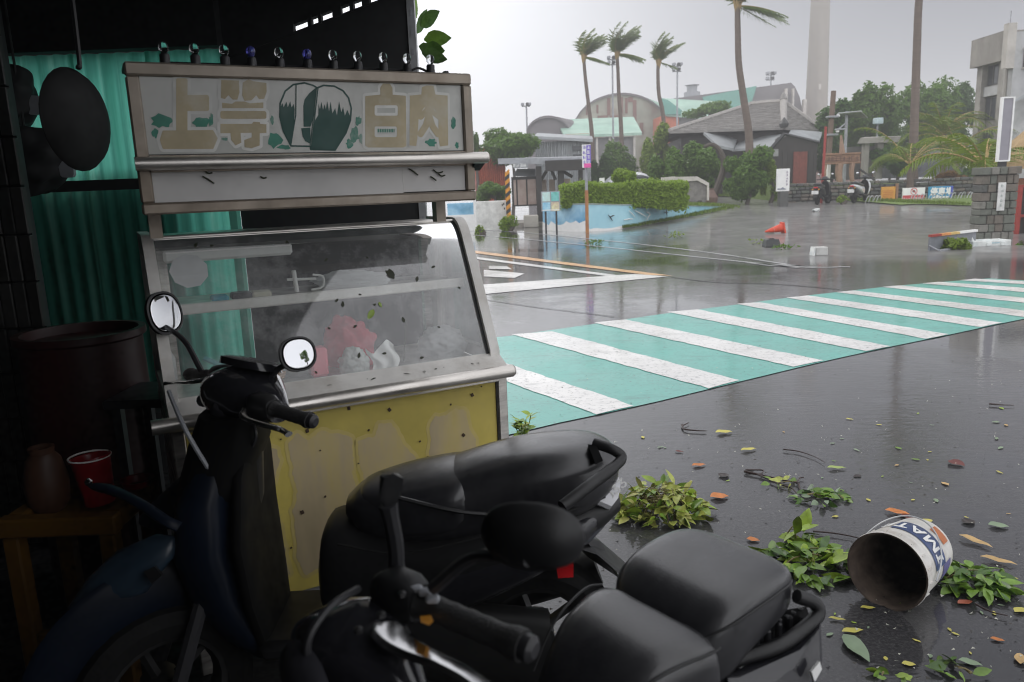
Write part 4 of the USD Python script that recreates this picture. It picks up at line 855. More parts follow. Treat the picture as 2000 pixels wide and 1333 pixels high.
def std_scooter(label, head, tail, steer, colours, group, mirrors=True, scale=1.0):
    seat = [(.17, .05, .66, .70, 2.2), (.12, .10, .63, .74, 2.4), (0, .135, .62, .76, 2.6), (-.12, .15, .63, .77, 2.6), (-.24, .15, .65, .80, 2.6), (-.36, .15, .67, .83, 2.6), (-.5, .13, .69, .84, 2.5), (-.6, .09, .72, .83, 2.3), (-.64, .04, .75, .80, 2)]
    body = [(.2, .10, .36, .55, 3), (.16, .13, .33, .64, 3), (0, .15, .34, .66, 3), (-.2, .165, .42, .68, 3), (-.45, .15, .52, .72, 3), (-.65, .10, .62, .74, 2.6), (-.80, .05, .66, .73, 2.2)]
    s = Sc(label, head, tail, group, steer, colours, seat, None, body, scale=scale)
    f = rotz(steer) @ s.f; l = np.array([-f[1], f[0], 0]); h = np.array([*head, s.z + 1.0 * scale]); k = scale
    s.bars(h, (h + l * .22 * k - [0, 0, .03], h + l * .34 * k - f * .03 * k - [0, 0, .035]), (h - l * .22 * k - [0, 0, .03], h - l * .34 * k - f * .03 * k - [0, 0, .035]), f)
    for sg in (1, -1): s.mirror(h + l * sg * .2 * k, h + l * sg * .29 * k + [0, 0, .17 * k], -f, .06, .042)
    s.a('tail_light', bx(-.83, -.77, -.09, .09, .64, .70, .02), TAILR); s.a('licence_plate', bx(-.88, -.868, -.13, .13, .42, .55), PLATEW)
    s.a('grab_rail', tube(bez([(-.42, .14, .76), (-.66, .12, .80), (-.78, 0, .81), (-.66, -.12, .80), (-.42, -.14, .76)], 5), .014, 8), BLACKM)
    for sg in (1, -1): s.a('indicator', lathe([(.025, 0), (.03, .03), (.01, .05)], (-.79, sg * .10, .60), 10, (-.4, sg, 0)), AMBER)
    return s

# ---------------------------------------------------------------- car park edge: wall, boards, rack, scooters
y = 33.0
def ptw(u, v): return Py(u, v, y)
wall_l, wall_r = X(1543, y), X(1912, y)
zt_l, zt_r = Z(359, y, 1545), Z(361, y, 1905)
sw = Thing('stone_wall', 'low dark rubble stone wall along the back of the car park', 'wall', ((wall_l + wall_r) / 2, y, float(gz(wall_l, y))))
zb_ = float(gz(10, y)) - .1
sw.add('core', bx(wall_l, wall_r, y + .12, y + .55, zb_, (zt_l + zt_r) / 2 - .02), MORTAR)
r = np.random.default_rng(8); xx = wall_l; st = {0: [], 1: [], 2: [], 3: []}; cnt = 0
zz = zb_; rows = 6; hgt = (zt_l - zb_) / rows
for i in range(rows):
    xx = wall_l - r.uniform(0, .15)
    while xx < wall_r:
        w = r.uniform(.16, .42); pts = bx(xx + .008, min(xx + w, wall_r) - .008, y + r.uniform(0, .05), y + .2, zz + .008, zz + hgt * r.uniform(.85, 1.0), .03)
        k = int(r.integers(0, 4)); 
        if cnt < 280 : sw.add('stone', pts, STONE[(3, 3, 2, 1)[k]], smooth=False); cnt += 1
        else: st[k].append(pts)
        xx += w
    zz += hgt
rest = [p for k in st for p in st[k]]
if rest: sw.add('stones', cat(*rest), STONE[3], smooth=False, kind='stuff')
bank = hull([(wall_l, y + .3, zb_), (wall_r + 2, y + .3, zb_), (wall_l, y + .3, zt_l - .03), (wall_r + 2, y + .3, zt_r - .03), (wall_l, y + 14, zb_), (wall_r + 2, y + 14, zb_), (wall_l, y + 14, zt_l + .1), (wall_r + 2, y + 14, zt_r + .1)])
solo('raised_lawn', bank, GRASS, kind='structure')
blades(2500, lambda: (RNG.uniform(wall_l, wall_r), y + RNG.uniform(.2, 1.5)), .2, 'bank_grass', leafmat('grass_blades', [(0, (.07, .12, .015)), (1, (.24, .32, .06))], .3)) if False else None

y = 31.9
px = y / 1500 / .965
def board(label, u0, u1, v0, v1, mat, feet=True, cat_='sign'):
    x0, x1, z0, z1 = X(u0, y), X(u1, y), Z(v1, y, (u0 + u1) / 2), Z(v0, y, (u0 + u1) / 2); g0 = float(gz(x0, y))
    t = Thing('sign_board', label, cat_, ((x0 + x1) / 2, y, g0))
    t.add('panel', bx(x0, x1, y - .03, y + .03, z0, z1, .01), mat)
    if feet:
        for x in (x0 + .08, x1 - .08): t.add('leg', bx(x - .025, x + .025, y + .032, y + .08, g0 - .02, z1 - .05), GREYP)
    return t, x0, x1, z0, z1
t, x0, x1, z0, z1 = board('plain orange board standing between the silver scooter and the red sign', 1725, 1753, 365, 394, M('orange_board', (.58, .26, .03), .5, scale=1.6, col2=(.66, .33, .05)))
for k in range(5): t.add('text_line', bx(x0 + .06, x1 - .1, y - .036, y - .0315, z1 - .18 - k * .07, z1 - .15 - k * .07), M('orange_ink', (.50, .17, .03), .5))
t.add('post', bx(x1 + .01, x1 + .1, y - .05, y + .05, float(gz(x1, y)) - .02, z1 + .12), WOOD)
t, x0, x1, z0, z1 = board('white and red no parking board beside the blue sign', 1767, 1811, 367, 392, WHITEB)
RP = M('red_print', (.55, .06, .07), .45); BLK = M('dark_print', (.08, .07, .08), .5)
t.add('red_band', bx(x0 + .01, x1 - .01, y - .037, y - .0315, z0 + .02, z0 + (z1 - z0) * .43), RP)
cx, cz = (x0 + x1) / 2, z0 + (z1 - z0) * .72; ring = Point(0, 0).buffer(.14).difference(Point(0, 0).buffer(.112)).union(LineString([(-.09, .09), (.09, -.09)]).buffer(.014, cap_style=2))
t.add('no_parking_symbol', ext(ring, .004, (cx, y - .031, cz), (1, 0, 0), (0, 0, 1)), RP)
t.add('vehicle_symbol', ext(sbox(-.06, -.03, .06, .03).union(sbox(-.035, .03, .035, .065)), .003, (cx, y - .0305, cz - .01), (1, 0, 0), (0, 0, 1)), BLK)
for k in range(9): hanzi(t, 'white_character', x0 + .07 + k * (x1 - x0 - .14) / 8, z0 + .09, .085, y - .0375, WHITEB, 30 + k)
for k in range(10): hanzi(t, 'white_character', x0 + .07 + k * (x1 - x0 - .14) / 9, z0 + .2, .05, y - .0375, PINK if False else RP, 60 + k)
BLUS = M('blue_sign', (.03, .22, .50), .45, scale=.8, col2=(.03, .30, .46))
t, x0, x1, z0, z1 = board('blue parking lot board with three large white characters', 1818, 1866, 364, 392, BLUS)
t.add('blue_side', bx(x1 - .10, x1 - .005, y - .036, y - .0315, z0 + .01, z1 - .01), M('deep_blue_sign', (.05, .08, .40), .45))
GLY = {'停' : [[[(4,29),(0,37),(3,39),(7,47),(9,48),(16,64),(23,62),(23,58),(35,58),(34,62),(35,63),(42,64),(45,58),(62,58),(63,57),(63,51),(57,49),(57,34),(63,33),(63,20),(57,19),(56,17),(45,17),(45,5),(40,0),(29,0),(26,6),(27,8),(36,8),(36,17),(24,17),(24,19),(19,19),(17,20),(17,1),(9,0),(8,1),(8,30)],[(32,41),(48,41),(48,43),(32,43)],[(17,33),(24,34),(23,50),(19,50),(17,47)]]] , '車' : [[[(0,11),(1,18),(8,18),(7,20),(7,48),(8,50),(2,51),(3,58),(26,58),(27,64),(34,64),(35,58),(59,58),(60,57),(60,51),(54,50),(55,48),(55,20),(53,19),(62,17),(61,10),(36,10),(35,9),(35,0),(27,0),(26,10),(1,10)],[(35,28),(46,27),(46,30),(35,30)],[(35,38),(46,38),(46,41),(35,41)],[(16,28),(26,27),(26,30),(16,30)],[(26,40),(16,41),(16,38),(26,38)]]] , '場' : [[[(0,17),(2,21),(9,24),(9,41),(3,41),(1,43),(1,48),(2,50),(9,50),(9,63),(17,63),(17,50),(24,49),(26,62),(58,62),(59,61),(59,37),(63,37),(63,29),(61,29),(62,27),(62,21),(61,21),(60,7),(56,1),(45,0),(44,4),(42,4),(39,0),(36,0),(32,3),(32,6),(39,12),(42,20),(37,15),(37,13),(26,3),(23,3),(22,5),(20,5),(19,9),(25,12),(31,18),(31,20),(29,20),(22,13),(19,13),(14,17),(6,12),(3,12)],[(51,20),(46,8),(51,8),(53,20)],[(19,29),(19,36),(26,37),(25,42),(23,41),(17,41),(17,28)],[(24,29),(25,28),(25,29)]]] ,}
s_ = (z1 - z0) * .52 / 62; 
for k, chh in enumerate('停車場'):
    shp = union_all([Polygon(g[0], g[1:]).buffer(0) for g in GLY[chh]]).buffer(.8)
    t.add('white_character', ext(affinity.scale(shp, s_, s_, origin=(0, 0)), .004, (x0 + .07 + k * .315, y - .0305, z1 - .05 - s_ * 62), (1, 0, 0), (0, 0, 1)), WHITEB)
w_ = x1 - x0
t.add('white_arrow', ext(Polygon([(.18 * w_, .06), (.86 * w_, .06), (.86 * w_, .16), (.42 * w_, .17), (.40 * w_, .25), (.16 * w_, .12)]), .004, (x0, y - .0305, z0 + .01), (1, 0, 0), (0, 0, 1)), WHITEB)
br = Thing('bike_rack', 'row of low bent steel bicycle rack hoops under the boards', 'bike rack', (X(1800, 31), 31, float(gz(X(1800, 31), 31))))
yb = 31.0
for u in (1696, 1711, 1783, 1800, 1818, 1837, 1856, 1875, 1893):
    x = X(u, yb, 398); g0 = float(gz(x, yb))
    for d in (-.05, .07): br.add('hoop', tube(bez([(x + d - .08, yb, g0 - .02), (x + d - .02, yb, g0 + .16), (x + d + .06, yb, g0 + .26), (x + d + .12, yb + .02, g0 + .2), (x + d + .1, yb + .05, g0 - .02)], 4), .016, 6), STEELG)
h = Py(1612, 352, 31.2); tl = Py(1586, 372, 30.2)
std_scooter('black parked scooter with a red tail light seen from behind', (X(1614, 31.4), 31.4), (X(1597, 30.6), 30.55), -.2, dict(body=GLBLK, apron=GLBLK, fender=GLBLK), None)
std_scooter('silver and black parked scooter left of the orange board', (X(1690, 31.6), 31.5), (X(1668, 30.8), 30.75), .3, dict(body=SILVP, apron=SILVP, fender=PLBLK), None)

# ---------------------------------------------------------------- notice board, bench, sign frame, poles
y = 30.6; xa, xb = X(1518, y), X(1543, y); g0 = float(gz(xa, y))
nb = Thing('notice_board', 'white upright notice board with a column of purple characters on a stone foot', 'sign', ((xa + xb) / 2, y, g0))
z0, z1 = Z(374, y, 1530), Z(330, y, 1530)
nb.add('foot', bx(X(1524, y), X(1541, y), y - .1, y + .2, g0 - .05, z0, .02), STONE[3]); nb.add('panel', bx(xa, xb, y - .06, y + .06, z0, z1, .01), WHITEB)
VIO = M('violet_ink', (.22, .15, .25), .5)
for k in range(5): hanzi(nb, 'character', xb - .11, z1 - .14 - k * .115, .085, y - .0605, VIO, 80 + k)
nb.add('picture', ext(Polygon([(0, 0), (.34, 0), (.34, .03), (.28, .05), (.2, .1), (.12, .05), (0, .06)]), .004, (xa + .03, y - .06, z0 + .06), (1, 0, 0), (0, 0, 1)), M('grey_ink', (.2, .22, .26), .5))
y = 31.2; g0 = float(gz(X(1340, y), y))
bn = Thing('stone_bench', 'arched stone garden feature with a pale concrete cap right of the hedge', 'stonework', (X(1340, y), y, g0))
prof = [(1299, 392), (1299, 358), (1318, 359), (1362, 353), (1381, 362), (1382, 392)]
bn.add('stone_infill', ext(Polygon([(X(u, y, v), Z(v, y, u)) for u, v in prof]), .6, (0, y, 0), (1, 0, 0), (0, 0, 1), (0, 1, 0)), M('dark_rubble', (.14, .13, .125), .7, scale=5, bump=.05, bscale=5, col2=(.24, .225, .21)))
capp = [(1297, 357.5), (1297, 347), (1318, 345), (1318, 346), (1361, 345), (1384, 358), (1384, 392), (1380, 392), (1380, 363), (1361, 353), (1318, 357)]
bn.add('cap', ext(Polygon([(X(u, y, v), Z(v, y, u)) for u, v in capp]), .75, (0, y - .08, 0), (1, 0, 0), (0, 0, 1), (0, 1, 0)), CONCL)
tr_ = Py(1400, 345, 33.5)
dt = Thing('driftwood_arch', 'curved dark trunk bending over between the bushes', 'dead trunk', (X(1414, 33.5), 33.5, float(gz(tr_[0], 33.5))))
dt.add('trunk', tube(bez([Py(1392, 392, 33.6), Py(1413, 330, 33.6), Py(1408, 298, 33.6), Py(1392, 283, 33.6), Py(1375, 287, 33.6)], 6), np.linspace(.16, .06, 25), 8), BARK)
pot = Py(1390, 366, 32.4)
pt = Thing('clay_jar', 'reddish clay jar standing by the curved trunk', 'jar', (pot[0], 32.4, float(gz(pot[0], 32.4))))
pt.add('jar', lathe([(.12, 0), (.24, .2), (.26, .38), (.12, .62), (.09, .7), (.11, .75)], (pot[0], 32.4, float(gz(pot[0], 32.4))), 16), M('clay', (.16, .10, .08), .6))
y = 34; g0 = zt_l
ws = Thing('carved_sign', 'long carved brown wooden sign raised on driftwood legs', 'sign', (X(1645, y), y, g0))
xa, xb = X(1609, y), X(1679, y); za, zb2 = Z(319, y, 1645), Z(301, y, 1645)
ws.add('plank', bx(xa, xb, y - .06, y + .06, za + .05, zb2 - .04, .02), WOOD)
CARV = M('carved_ink', (.10, .05, .035), .6)
for k in range(8): hanzi(ws, 'carved_character', xa + .16 + k * (xb - xa - .3) / 7, (za + zb2) / 2, .22, y - .0605, CARV, 90 + k)
for zz in (za, zb2): ws.add('rail', bx(xa - .03, xb + .03, y - .09, y + .09, zz - .04, zz + .04, .015), WOOD)
for u, w in ((1613, .14), (1641, .28), (1666, .20)):
    x = X(u, y); ws.add('leg', tube(bez([(x + .05, y, g0 - .1), (x - .03, y, (g0 + za) / 2), (x, y, za)], 4), np.linspace(w * .7, w, 9) / 1.6, 9), M('driftwood', (.30, .19, .13), .7, bump=.01))
ws.add('upright', tube([(X(1645, y), y, zb2), (X(1641, y), y, Z(264, y, 1641))], [.13, .04], 7), M('driftwood', (.3, .19, .13)))
ws.add('prop', tube([(X(1680, y), y, Z(330, y, 1680)), (X(1703, y), y - .4, g0)], .05, 6), TIMBER)
bx_w = bx(X(1628, y), X(1633, y), y + .5, y + .7, g0, Z(318, y, 1630))
solo('narrow_sign', bx_w, WHITEB, 'narrow white panel seen through the legs of the carved sign', 'sign')
rp = solo('red_pole', tube([(X(1604, 32), 31.8, float(gz(X(1604, 32), 31.8)) - .02), (X(1607, 32), 31.8, Z(248, 31.8, 1607))], .055, 8), RED, 'thin red painted pole left of the carved sign', 'pole')
y = 36
wp = Thing('utility_pole', 'short wooden utility pole with clamps above the carved sign', 'pole', (X(1617, y), y, zt_l))
wp.add('pole', tube([(X(1617, y), y, zt_l - .3), (X(1628, y, 180), y, Z(178, y, 1628))], [.13, .11], 10), M('old_pole_wood', (.17, .12, .09), .8, bump=.01))
for v in (228, 263): wp.add('clamp', bx(X(1611, y), X(1633, y), y - .2, y + .1, Z(v + 3, y, 1622), Z(v - 1, y, 1622), .02), GREYP)
for v in (230, 260): wp.add('insulator', lathe([(.03, 0), (.08, .02), (.08, .12), (.03, .16)], (X(1632, y), y - .1, Z(v, y, 1630)), 10), WHITEB)
y = 35
sl = Thing('solar_lamp', 'grey street lamp post carrying a tilted solar panel', 'street lamp', (X(1651, y), y, zt_l))
sl.add('post', tube([(X(1651, y), y, zt_l - .3), (X(1654, y, 218), y, Z(218, y, 1654))], [.075, .06], 10), GREYP)
sl.add('solar_panel', hull([Py(1638, 221, y - .3), Py(1681, 217, y - .3), Py(1693, 229, y + .5), Py(1650, 228, y + .6), Py(1638, 223, y - .3), Py(1681, 219, y - .3), Py(1693, 231, y + .5), Py(1650, 230, y + .6)]), M('solar_cells', (.16, .18, .2), .2))
sl.add('panel_rim', cat(tube([Py(1637, 222, y - .32), Py(1682, 218, y - .32)], .035, 4), tube([Py(1682, 218, y - .32), Py(1694, 230, y + .5)], .035, 4)), STEELG)
sl.add('lamp_arm', tube([Py(1653, 240, y), Py(1636, 254, y - .3)], .03, 6), GREYP); sl.add('lamp_head', bx(X(1624, y), X(1640, y), y - .5, y - .2, Z(256, y, 1630), Z(253, y, 1630), .02), GREYP)
wbx = Thing('white_lamp_box', 'small pale box lamp in front of the dark trees', 'lamp', (X(1711, 44), 44, zt_l))
wbx.add('box', bx(X(1704, 44), X(1719, 44), 43.8, 44.2, Z(243, 44, 1711), Z(231, 44, 1711), .03), M('pale_cyan_plastic', (.5, .62, .64), .4)); wbx.add('post', tube([(X(1711, 44), 44, zt_l - .3), (X(1711, 44), 44, Z(243, 44, 1711))], .05, 6), GREYP)
y = 40
pv = Thing('pavilion', 'small concrete shelter with a flat slab roof and red panels', 'shelter', (X(1715, y), y, zt_l + .1)); g0 = zt_l
pv.add('roof_slab', hull([Py(1674, 281, y), Py(1756, 278, y), Py(1680, 270, y), Py(1756, 267, y), Py(1690, 268, y + 3), Py(1760, 266, y + 3)]), CONC)
for u, w in ((1717, 12), (1692, 9)): pv.add('column', bx(X(u, y), X(u + w, y), y + .2, y + .55, g0, Z(279, y, 1720)), CONC)
for u0, u1 in ((1704, 1717), (1729, 1739)): pv.add('red_panel', bx(X(u0, y), X(u1, y), y + 1.2, y + 1.3, g0, Z(300, y, 1720)), REDW)
pv.add('back_wall', bx(X(1692, y), X(1760, y), y + 2.4, y + 2.6, g0, Z(282, y, 1720)), DARKC)
y = 42
gh = Thing('grey_house', 'low grey house with a dark pitched roof behind the palms', 'house', (X(1820, y), y, zt_l)); g0 = zt_l
xa, xb = X(1742, y), X(1888, y)
gh.add('wall', bx(xa, xb, y, y + 6, g0, Z(302, y, 1815)), M('blue_grey_wall', (.2, .21, .24), .7, scale=2, dirt=(.1, .1, .1)))
gh.add('gable', hull([(X(1844, y), y - .02, Z(300, y, 1860)), (X(1890, y), y - .02, Z(300, y, 1860)), (X(1872, y), y - .02, Z(284, y, 1872)), (X(1844, y), y + 6, Z(300, y, 1860)), (X(1890, y), y + 6, Z(300, y, 1860)), (X(1872, y), y + 6, Z(284, y, 1872))]), M('dark_slate', (.09, .09, .095), .6))
for u0, u1, v0, v1 in ((1758, 1770, 316, 330), (1788, 1800, 316, 332), (1862, 1885, 314, 326)): 
    w = gh.add('window', bx(X(u0, y), X(u1, y), y - .06, y - .003, Z(v1, y, u0), Z(v0, y, u0)), M('violet_shutter', (.17, .17, .23), .4)); gh.add('frame', bx(X(u0, y) - .04, X(u1, y) + .04, y - .09, y - .062, Z(v0, y, u0), Z(v0, y, u0) + .06), CONCL, parent=w)
gh.add('yellow_tile', bx(X(1872, y), X(1888, y), y - .2, y - .05, Z(288, y, 1880), Z(274, y, 1880), .05), M('yellow_glaze', (.55, .36, .05), .4))

# white car
y = 44; cx = X(1250, y); g0 = float(gz(cx, y))
car = Thing('parked_car', 'white car partly hidden behind the hedge and bushes', 'car', (cx, y, g0))
bdy = [(-2.1, .55, .35, .75, 3), (-2.0, .78, .28, .92, 3), (-1.2, .86, .25, .98, 3.4), (0, .88, .24, .98, 3.6), (1.3, .86, .25, .95, 3.4), (2.0, .78, .3, .85, 3), (2.15, .5, .38, .7, 3)]
WCAR = M('white_car_paint', (.74, .75, .77), .2, coat=.6)
put = lambda m_: xf(m_, rotz(.25), (cx - .3, y, g0))
car.add('body', put(smoothloft(bdy)), WCAR)
car.add('cabin', put(smoothloft([(-1.7, .55, .9, .98, 3), (-1.2, .7, .9, 1.35, 3), (-.5, .74, .9, 1.46, 3), (.3, .73, .9, 1.43, 3), (1.0, .66, .9, 1.02, 3)])), WCAR)
car.add('windows', put(smoothloft([(-1.58, .6, .95, 1.02, 3), (-1.15, .73, .97, 1.30, 3), (-.5, .765, .98, 1.38, 3), (.25, .755, .98, 1.36, 3), (.85, .69, .95, 1.04, 3)])), GLASSD)
for sx in (-1.3, 1.3):
    for sy in (-.82, .82):
        w = car.add('wheel', put(lathe([(.2, -.1), (.31, -.09), (.33, 0), (.31, .09), (.2, .1)], (sx, sy, .33), 20, (0, 1, 0))), RUBBER); car.add('rim', put(lathe([(.2, -.11), (.05, -.12), (.05, .12), (.2, .11)], (sx, sy, .33), 16, (0, 1, 0))), ALLOY, parent=w)
for sy in (-.55, .55): car.add('tail_light', put(bx(2.05, 2.16, sy - .14, sy + .14, .62, .74, .03)), TAILR)
ss_ = Py(1296, 352, 30.5)
solo('small_white_sign', hull([Py(1287, 352, 30.5), Py(1292, 347, 30.5), Py(1302, 347, 30.5), Py(1297, 355, 30.5), Py(1287, 352, 30.56), Py(1302, 347, 30.56), Py(1297, 355, 30.56), np.array([ss_[0], 30.5, .7])]) if False else bx(X(1170, 30), X(1180, 30), 30, 30.04, .6, Z(348, 30, 1175)), WHITEB, 'small white stake sign just behind the hedge', 'sign')

# ---------------------------------------------------------------- concrete building at the right edge
y = 36; g0 = zt_l
cb = Thing('concrete_building', 'grey concrete building with an overhanging roof box and dark window', 'building', (X(1975, y), y, g0))
xc = X(1966, y, 120); yb1 = xc / (X(1896, 40, 120) / 40); zt_, zu = Z(57, y, 1968), Z(116, y, 1966)
CB = M('rain_stained_concrete', (.27, .25, .225), .8, scale=.9, stretch=(1, 1, .4), dirt=(.15, .14, .13), dscale=1.2, damt=.7)
CB2 = M('pale_rendered_wall', (.42, .42, .42), .75, scale=1, dirt=(.28, .28, .28))
cb.add('roof_box', bx(xc, xc + 6, y + .3, yb1 + .05, zu, zt_), CB)
cb.add('corner_fin', bx(xc - .06, xc + .32, y - .05, y + .298, Z(134, y, 1970), zt_ + .25), CONCL)
wx = xc + .28; yw1 = yb1 - .12
cb.add('side_wall', bx(wx + .35, xc + 6, y + .35, yw1 - .02, g0 - .3, zu - .003), CB)
cb.add('column', bx(wx, wx + .34, yw1 - .42, yw1, g0 - .3, zu - .003), CONC); cb.add('column', bx(wx, wx + .34, y + .36, y + .95, g0 - .3, zu - .003), CONC)
for v0, v1 in ((118, 164), (190, 232), (254, 292)):
    za, zb3 = Z(v1, y + 1.5, 1935), Z(v0, y + 1.5, 1935)
    w = cb.add('window', bx(wx + .27, wx + .345, y + .96, yw1 - .43, za, zb3), GLASSD)
    for f_ in (0, .33, .66, 1): yy_ = y + .97 + (yw1 - .43 - y - 1.0) * f_; cb.add('mullion', bx(wx + .24, wx + .268, yy_ - .02, yy_ + .02, za, zb3), DARKC, parent=w)
cb.add('spandrel', bx(wx + .12, wx + .345, y + .96, yw1 - .43, Z(187, y + 1.5, 1935), Z(168, y + 1.5, 1935)), CB2)
cb.add('front_wall', bx(xc + .33, xc + 6, y + .02, y + .34, g0 - .3, Z(62, y, 1990)), CB2)
w = cb.add('window', bx(X(1983, y), xc + 4, y - .06, y + .018, Z(132, y, 1990), Z(100, y, 1990)), GLASSD); cb.add('sill', bx(X(1981, y), xc + 4.2, y - .2, y + .019, Z(136, y, 1990), Z(132.5, y, 1990)), CONCL, parent=w); cb.add('lintel', bx(X(1981, y), xc + 4.2, y - .2, y + .019, Z(99.5, y, 1990), Z(94, y, 1990)), CONCL, parent=w)
cb.add('drain_pipe', tube([(xc - .15, y - .1, g0 - .3), (xc - .15, y - .1, Z(134, y, 1970))], .06, 8), CONC)
cb.add('rooftop_mast', tube([(X(1951, yb1), yb1, zt_), (X(1952, yb1), yb1, Z(22, yb1, 1951))], .025, 5), GREYP)
cb.add('awning', hull([Py(1982, 196, 35), Py(2040, 160, 35), Py(2040, 168, 35), Py(1982, 200, 35), Py(1982, 196, 35.9), Py(2040, 160, 35.9)]), TINR)

# ---------------------------------------------------------------- gate pillar with plaque and the things at its foot
y = 16.3; g0 = float(gz(X(1940, y), y)) - .03
gp_ = Thing('stone_pillar', 'square gate pillar of mixed grey stones with a white vertical plaque', 'pillar', (X(1946, y), y, g0))
xl, xr = X(1909, y, 470), X(1980, y, 470); zc, zt2 = Z(342, y, 1945), Z(326, y, 1945); dp = .34
gp_.add('core', bx(xl + .03, xr - .03, y + .03, y + dp - .03, g0, zt2 - .02), MORTAR)
r = np.random.default_rng(17); z = g0
while z < zt2 - .04:
    top = z >= zc - .06; h = (zt2 - z) if top else min(r.uniform(.12, .2), zc - z); e = .035 if top else 0; x = xl - e
    while x < xr + e - .03:
        w = r.uniform(.12, .26); w = w if x + w < xr + e - .09 else xr + e - x; jo = r.uniform(-.012, .012)
        gp_.add('stone', bx(x + .006, x + w - .006, y - e + jo, y + dp + e + jo, z + .006, z + h - .006, .012), STONE[int(r.choice(4, p=[.28, .34, .28, .1]))], smooth=False); x += w
    z += h
px = y / 1500 / .965
pq = gp_.add('plaque', bx(X(1945, y, 400), X(1960, y, 400), y - .04, y - .014, Z(412, y, 1950), Z(357, y, 1950), .006), M('pale_stone_plaque', (.62, .62, .60), .5))
for k in range(5): hanzi(gp_, 'plaque_character', X(1952.5, y, 400), Z(363 + k * 9.5, y, 1950), .07, y - .0405, M('green_ink', (.30, .36, .33), .5), 120 + k, parent=pq, sl=.09)
sp = Thing('tall_sign', 'tall narrow grey panel in a white frame standing on the stone pillar', 'sign', (X(1957, y + .3), y + .3, zt2))
yb = y + .35; sx0, sx1 = X(1946, yb, 312), X(1971, yb, 312); sz0, sz1 = Z(316, yb, 1958), Z(190, yb, 1962)
sp.add('panel', bx(sx0 + .02, sx1 - .02, yb - .02, yb + .03, sz0 + .02, sz1 - .02), M('grey_violet_panel', (.27, .26, .29), .4, var=.05))
for a, b in ((sx0, sx0 + .035), (sx1 - .035, sx1)): sp.add('frame_side', bx(a, b, yb - .035, yb + .04, sz0, sz1), WHITEB)
for a, b in ((sz0 - .001, sz0 + .03), (sz1 - .03, sz1 + .001)): sp.add('frame_end', bx(sx0 + .0355, sx1 - .0355, yb - .034, yb + .039, a, b), WHITEB)
sp.add('stand', bx(sx0 + .05, sx1 - .05, yb - .01, yb + .03, zt2 - .02, sz0), BLACKM)
rf = Thing('red_gate_frame', 'dark red timber gate frame at the right edge behind the pillar', 'gate', (X(2003, y + .6), y + .6, g0)); yy = y + .9
for u, w in ((1984, 7), (2012, 9)): rf.add('post', bx(X(u, yy, 450), X(u + w, yy, 450), yy, yy + .1, g0, Z(362, yy, 1990)), RED)
for v in (362, 420): rf.add('rail', bx(X(1991.3, yy, 450), X(2050, yy, 450), yy + .01, yy + .09, Z(v + 5, yy, 1990), Z(v, yy, 1990)), RED)
rf.add('dark_infill', bx(X(1992, yy, 450), X(2050, yy, 450), yy + .12, yy + .16, g0, Z(366, yy, 1990)), TIMBER)
th = Thing('thatch_hut', 'straw coloured thatched hut edge cut by the right side', 'hut', (X(2012, 22), 22, .1))
th.add('roof', lathe([(1.3, 0), (.75, .75), (.1, 1.35)], (X(2040, 22), 22.2, Z(330, 22, 2000)), 14), M('thatch', (.36, .25, .13), .85, scale=4, stretch=(1, 1, .2), bump=.04, bscale=8)); th.add('wall', lathe([(.85, 0), (.85, 1.1)], (X(2040, 22), 22.2, 0.1), 12), M('orange_brown_wall', (.35, .15, .08), .7))
y = 15.2; FO = M('styrofoam', (.66, .68, .66), .7, bump=.003, bscale=50, dirt=(.36, .46, .48), dscale=5, damt=.6)
xa, xb, g0 = X(1899, y, 490), X(1974, y, 490), float(gz(X(1935, y), y)); z1 = Z(470, y, 1935)
fb = Thing('foam_box', 'battered white styrofoam fish box lying at the foot of the stone pillar', 'box', ((xa + xb) / 2, y, g0))
fb.add('side', bx(xa, xb, y, y + .04, g0 - .01, z1, .012), FO); fb.add('side', bx(xa, xb, y + .34, y + .38, g0 - .01, z1, .012), FO)
for x in (xa, xb - .04): fb.add('end', bx(x, x + .04, y + .0405, y + .3395, g0 - .01, z1 - .003, .01), FO)
fb.add('base', bx(xa + .041, xb - .041, y + .041, y + .339, g0 + .01, g0 + .05), FO)
for x in (xa + .27, xa + .55): fb.add('rib', bx(x, x + .09, y - .018, y - .0005, g0, z1 - .03, .008), FO)
fb.add('blue_print', bx(xa + .38, xa + .53, y - .004, y - .0005, g0 + .07, z1 - .06), M('pale_blue_print', (.35, .5, .55), .6))
fb.add('broken_shard', hull([(xa + .02, y + .1, z1 - .02), (xa + .06, y + .14, z1 + .07), (xa + .1, y + .1, z1 - .02), (xa + .05, y + .05, z1 - .02)]), FO)
ba = Thing('fallen_barrier', 'overturned grey barrier board with a worn orange and white top edge', 'barrier', (X(1858, 15.6), 15.6, 0))
A0, A1 = Pg(1814, 490), Pg(1903, 478); hA = .26
d_ = unit(A1 - A0); n_ = np.array([d_[1], -d_[0], 0])
up_ = np.array([0, 0, 1.0])
def slab(a, b, t0, t1, z0, z1): return hull([p + n_ * t + up_ * z for p in (a, b) for t in (t0, t1) for z in (z0, z1)])
ba.add('board', slab(A0, A1, -.02, .02, .0, hA), M('slate_grey_board', (.17, .18, .2), .45))
for k, m_ in enumerate((RED, M('hazard_orange', (.62, .25, .07), .5), M('hazard_yellow_pale', (.6, .42, .14), .5), WHITEB, WHITEB)):
    a, b = A0 + (A1 - A0) * k / 5, A0 + (A1 - A0) * (k + 1) / 5; ba.add('edge_band', slab(a, b, -.03, .05, hA + .001, hA + .045), m_)
ba.add('foot_bar', slab(A0 + n_ * .2, A1 * .6 + A0 * .4 + n_ * .2, -.02, .02, 0, .03), GREYP); ba.add('strut', tube([A0 + [0, 0, .1], A0 + n_ * .2 + [0, 0, .015]], .012, 6), GREYP)
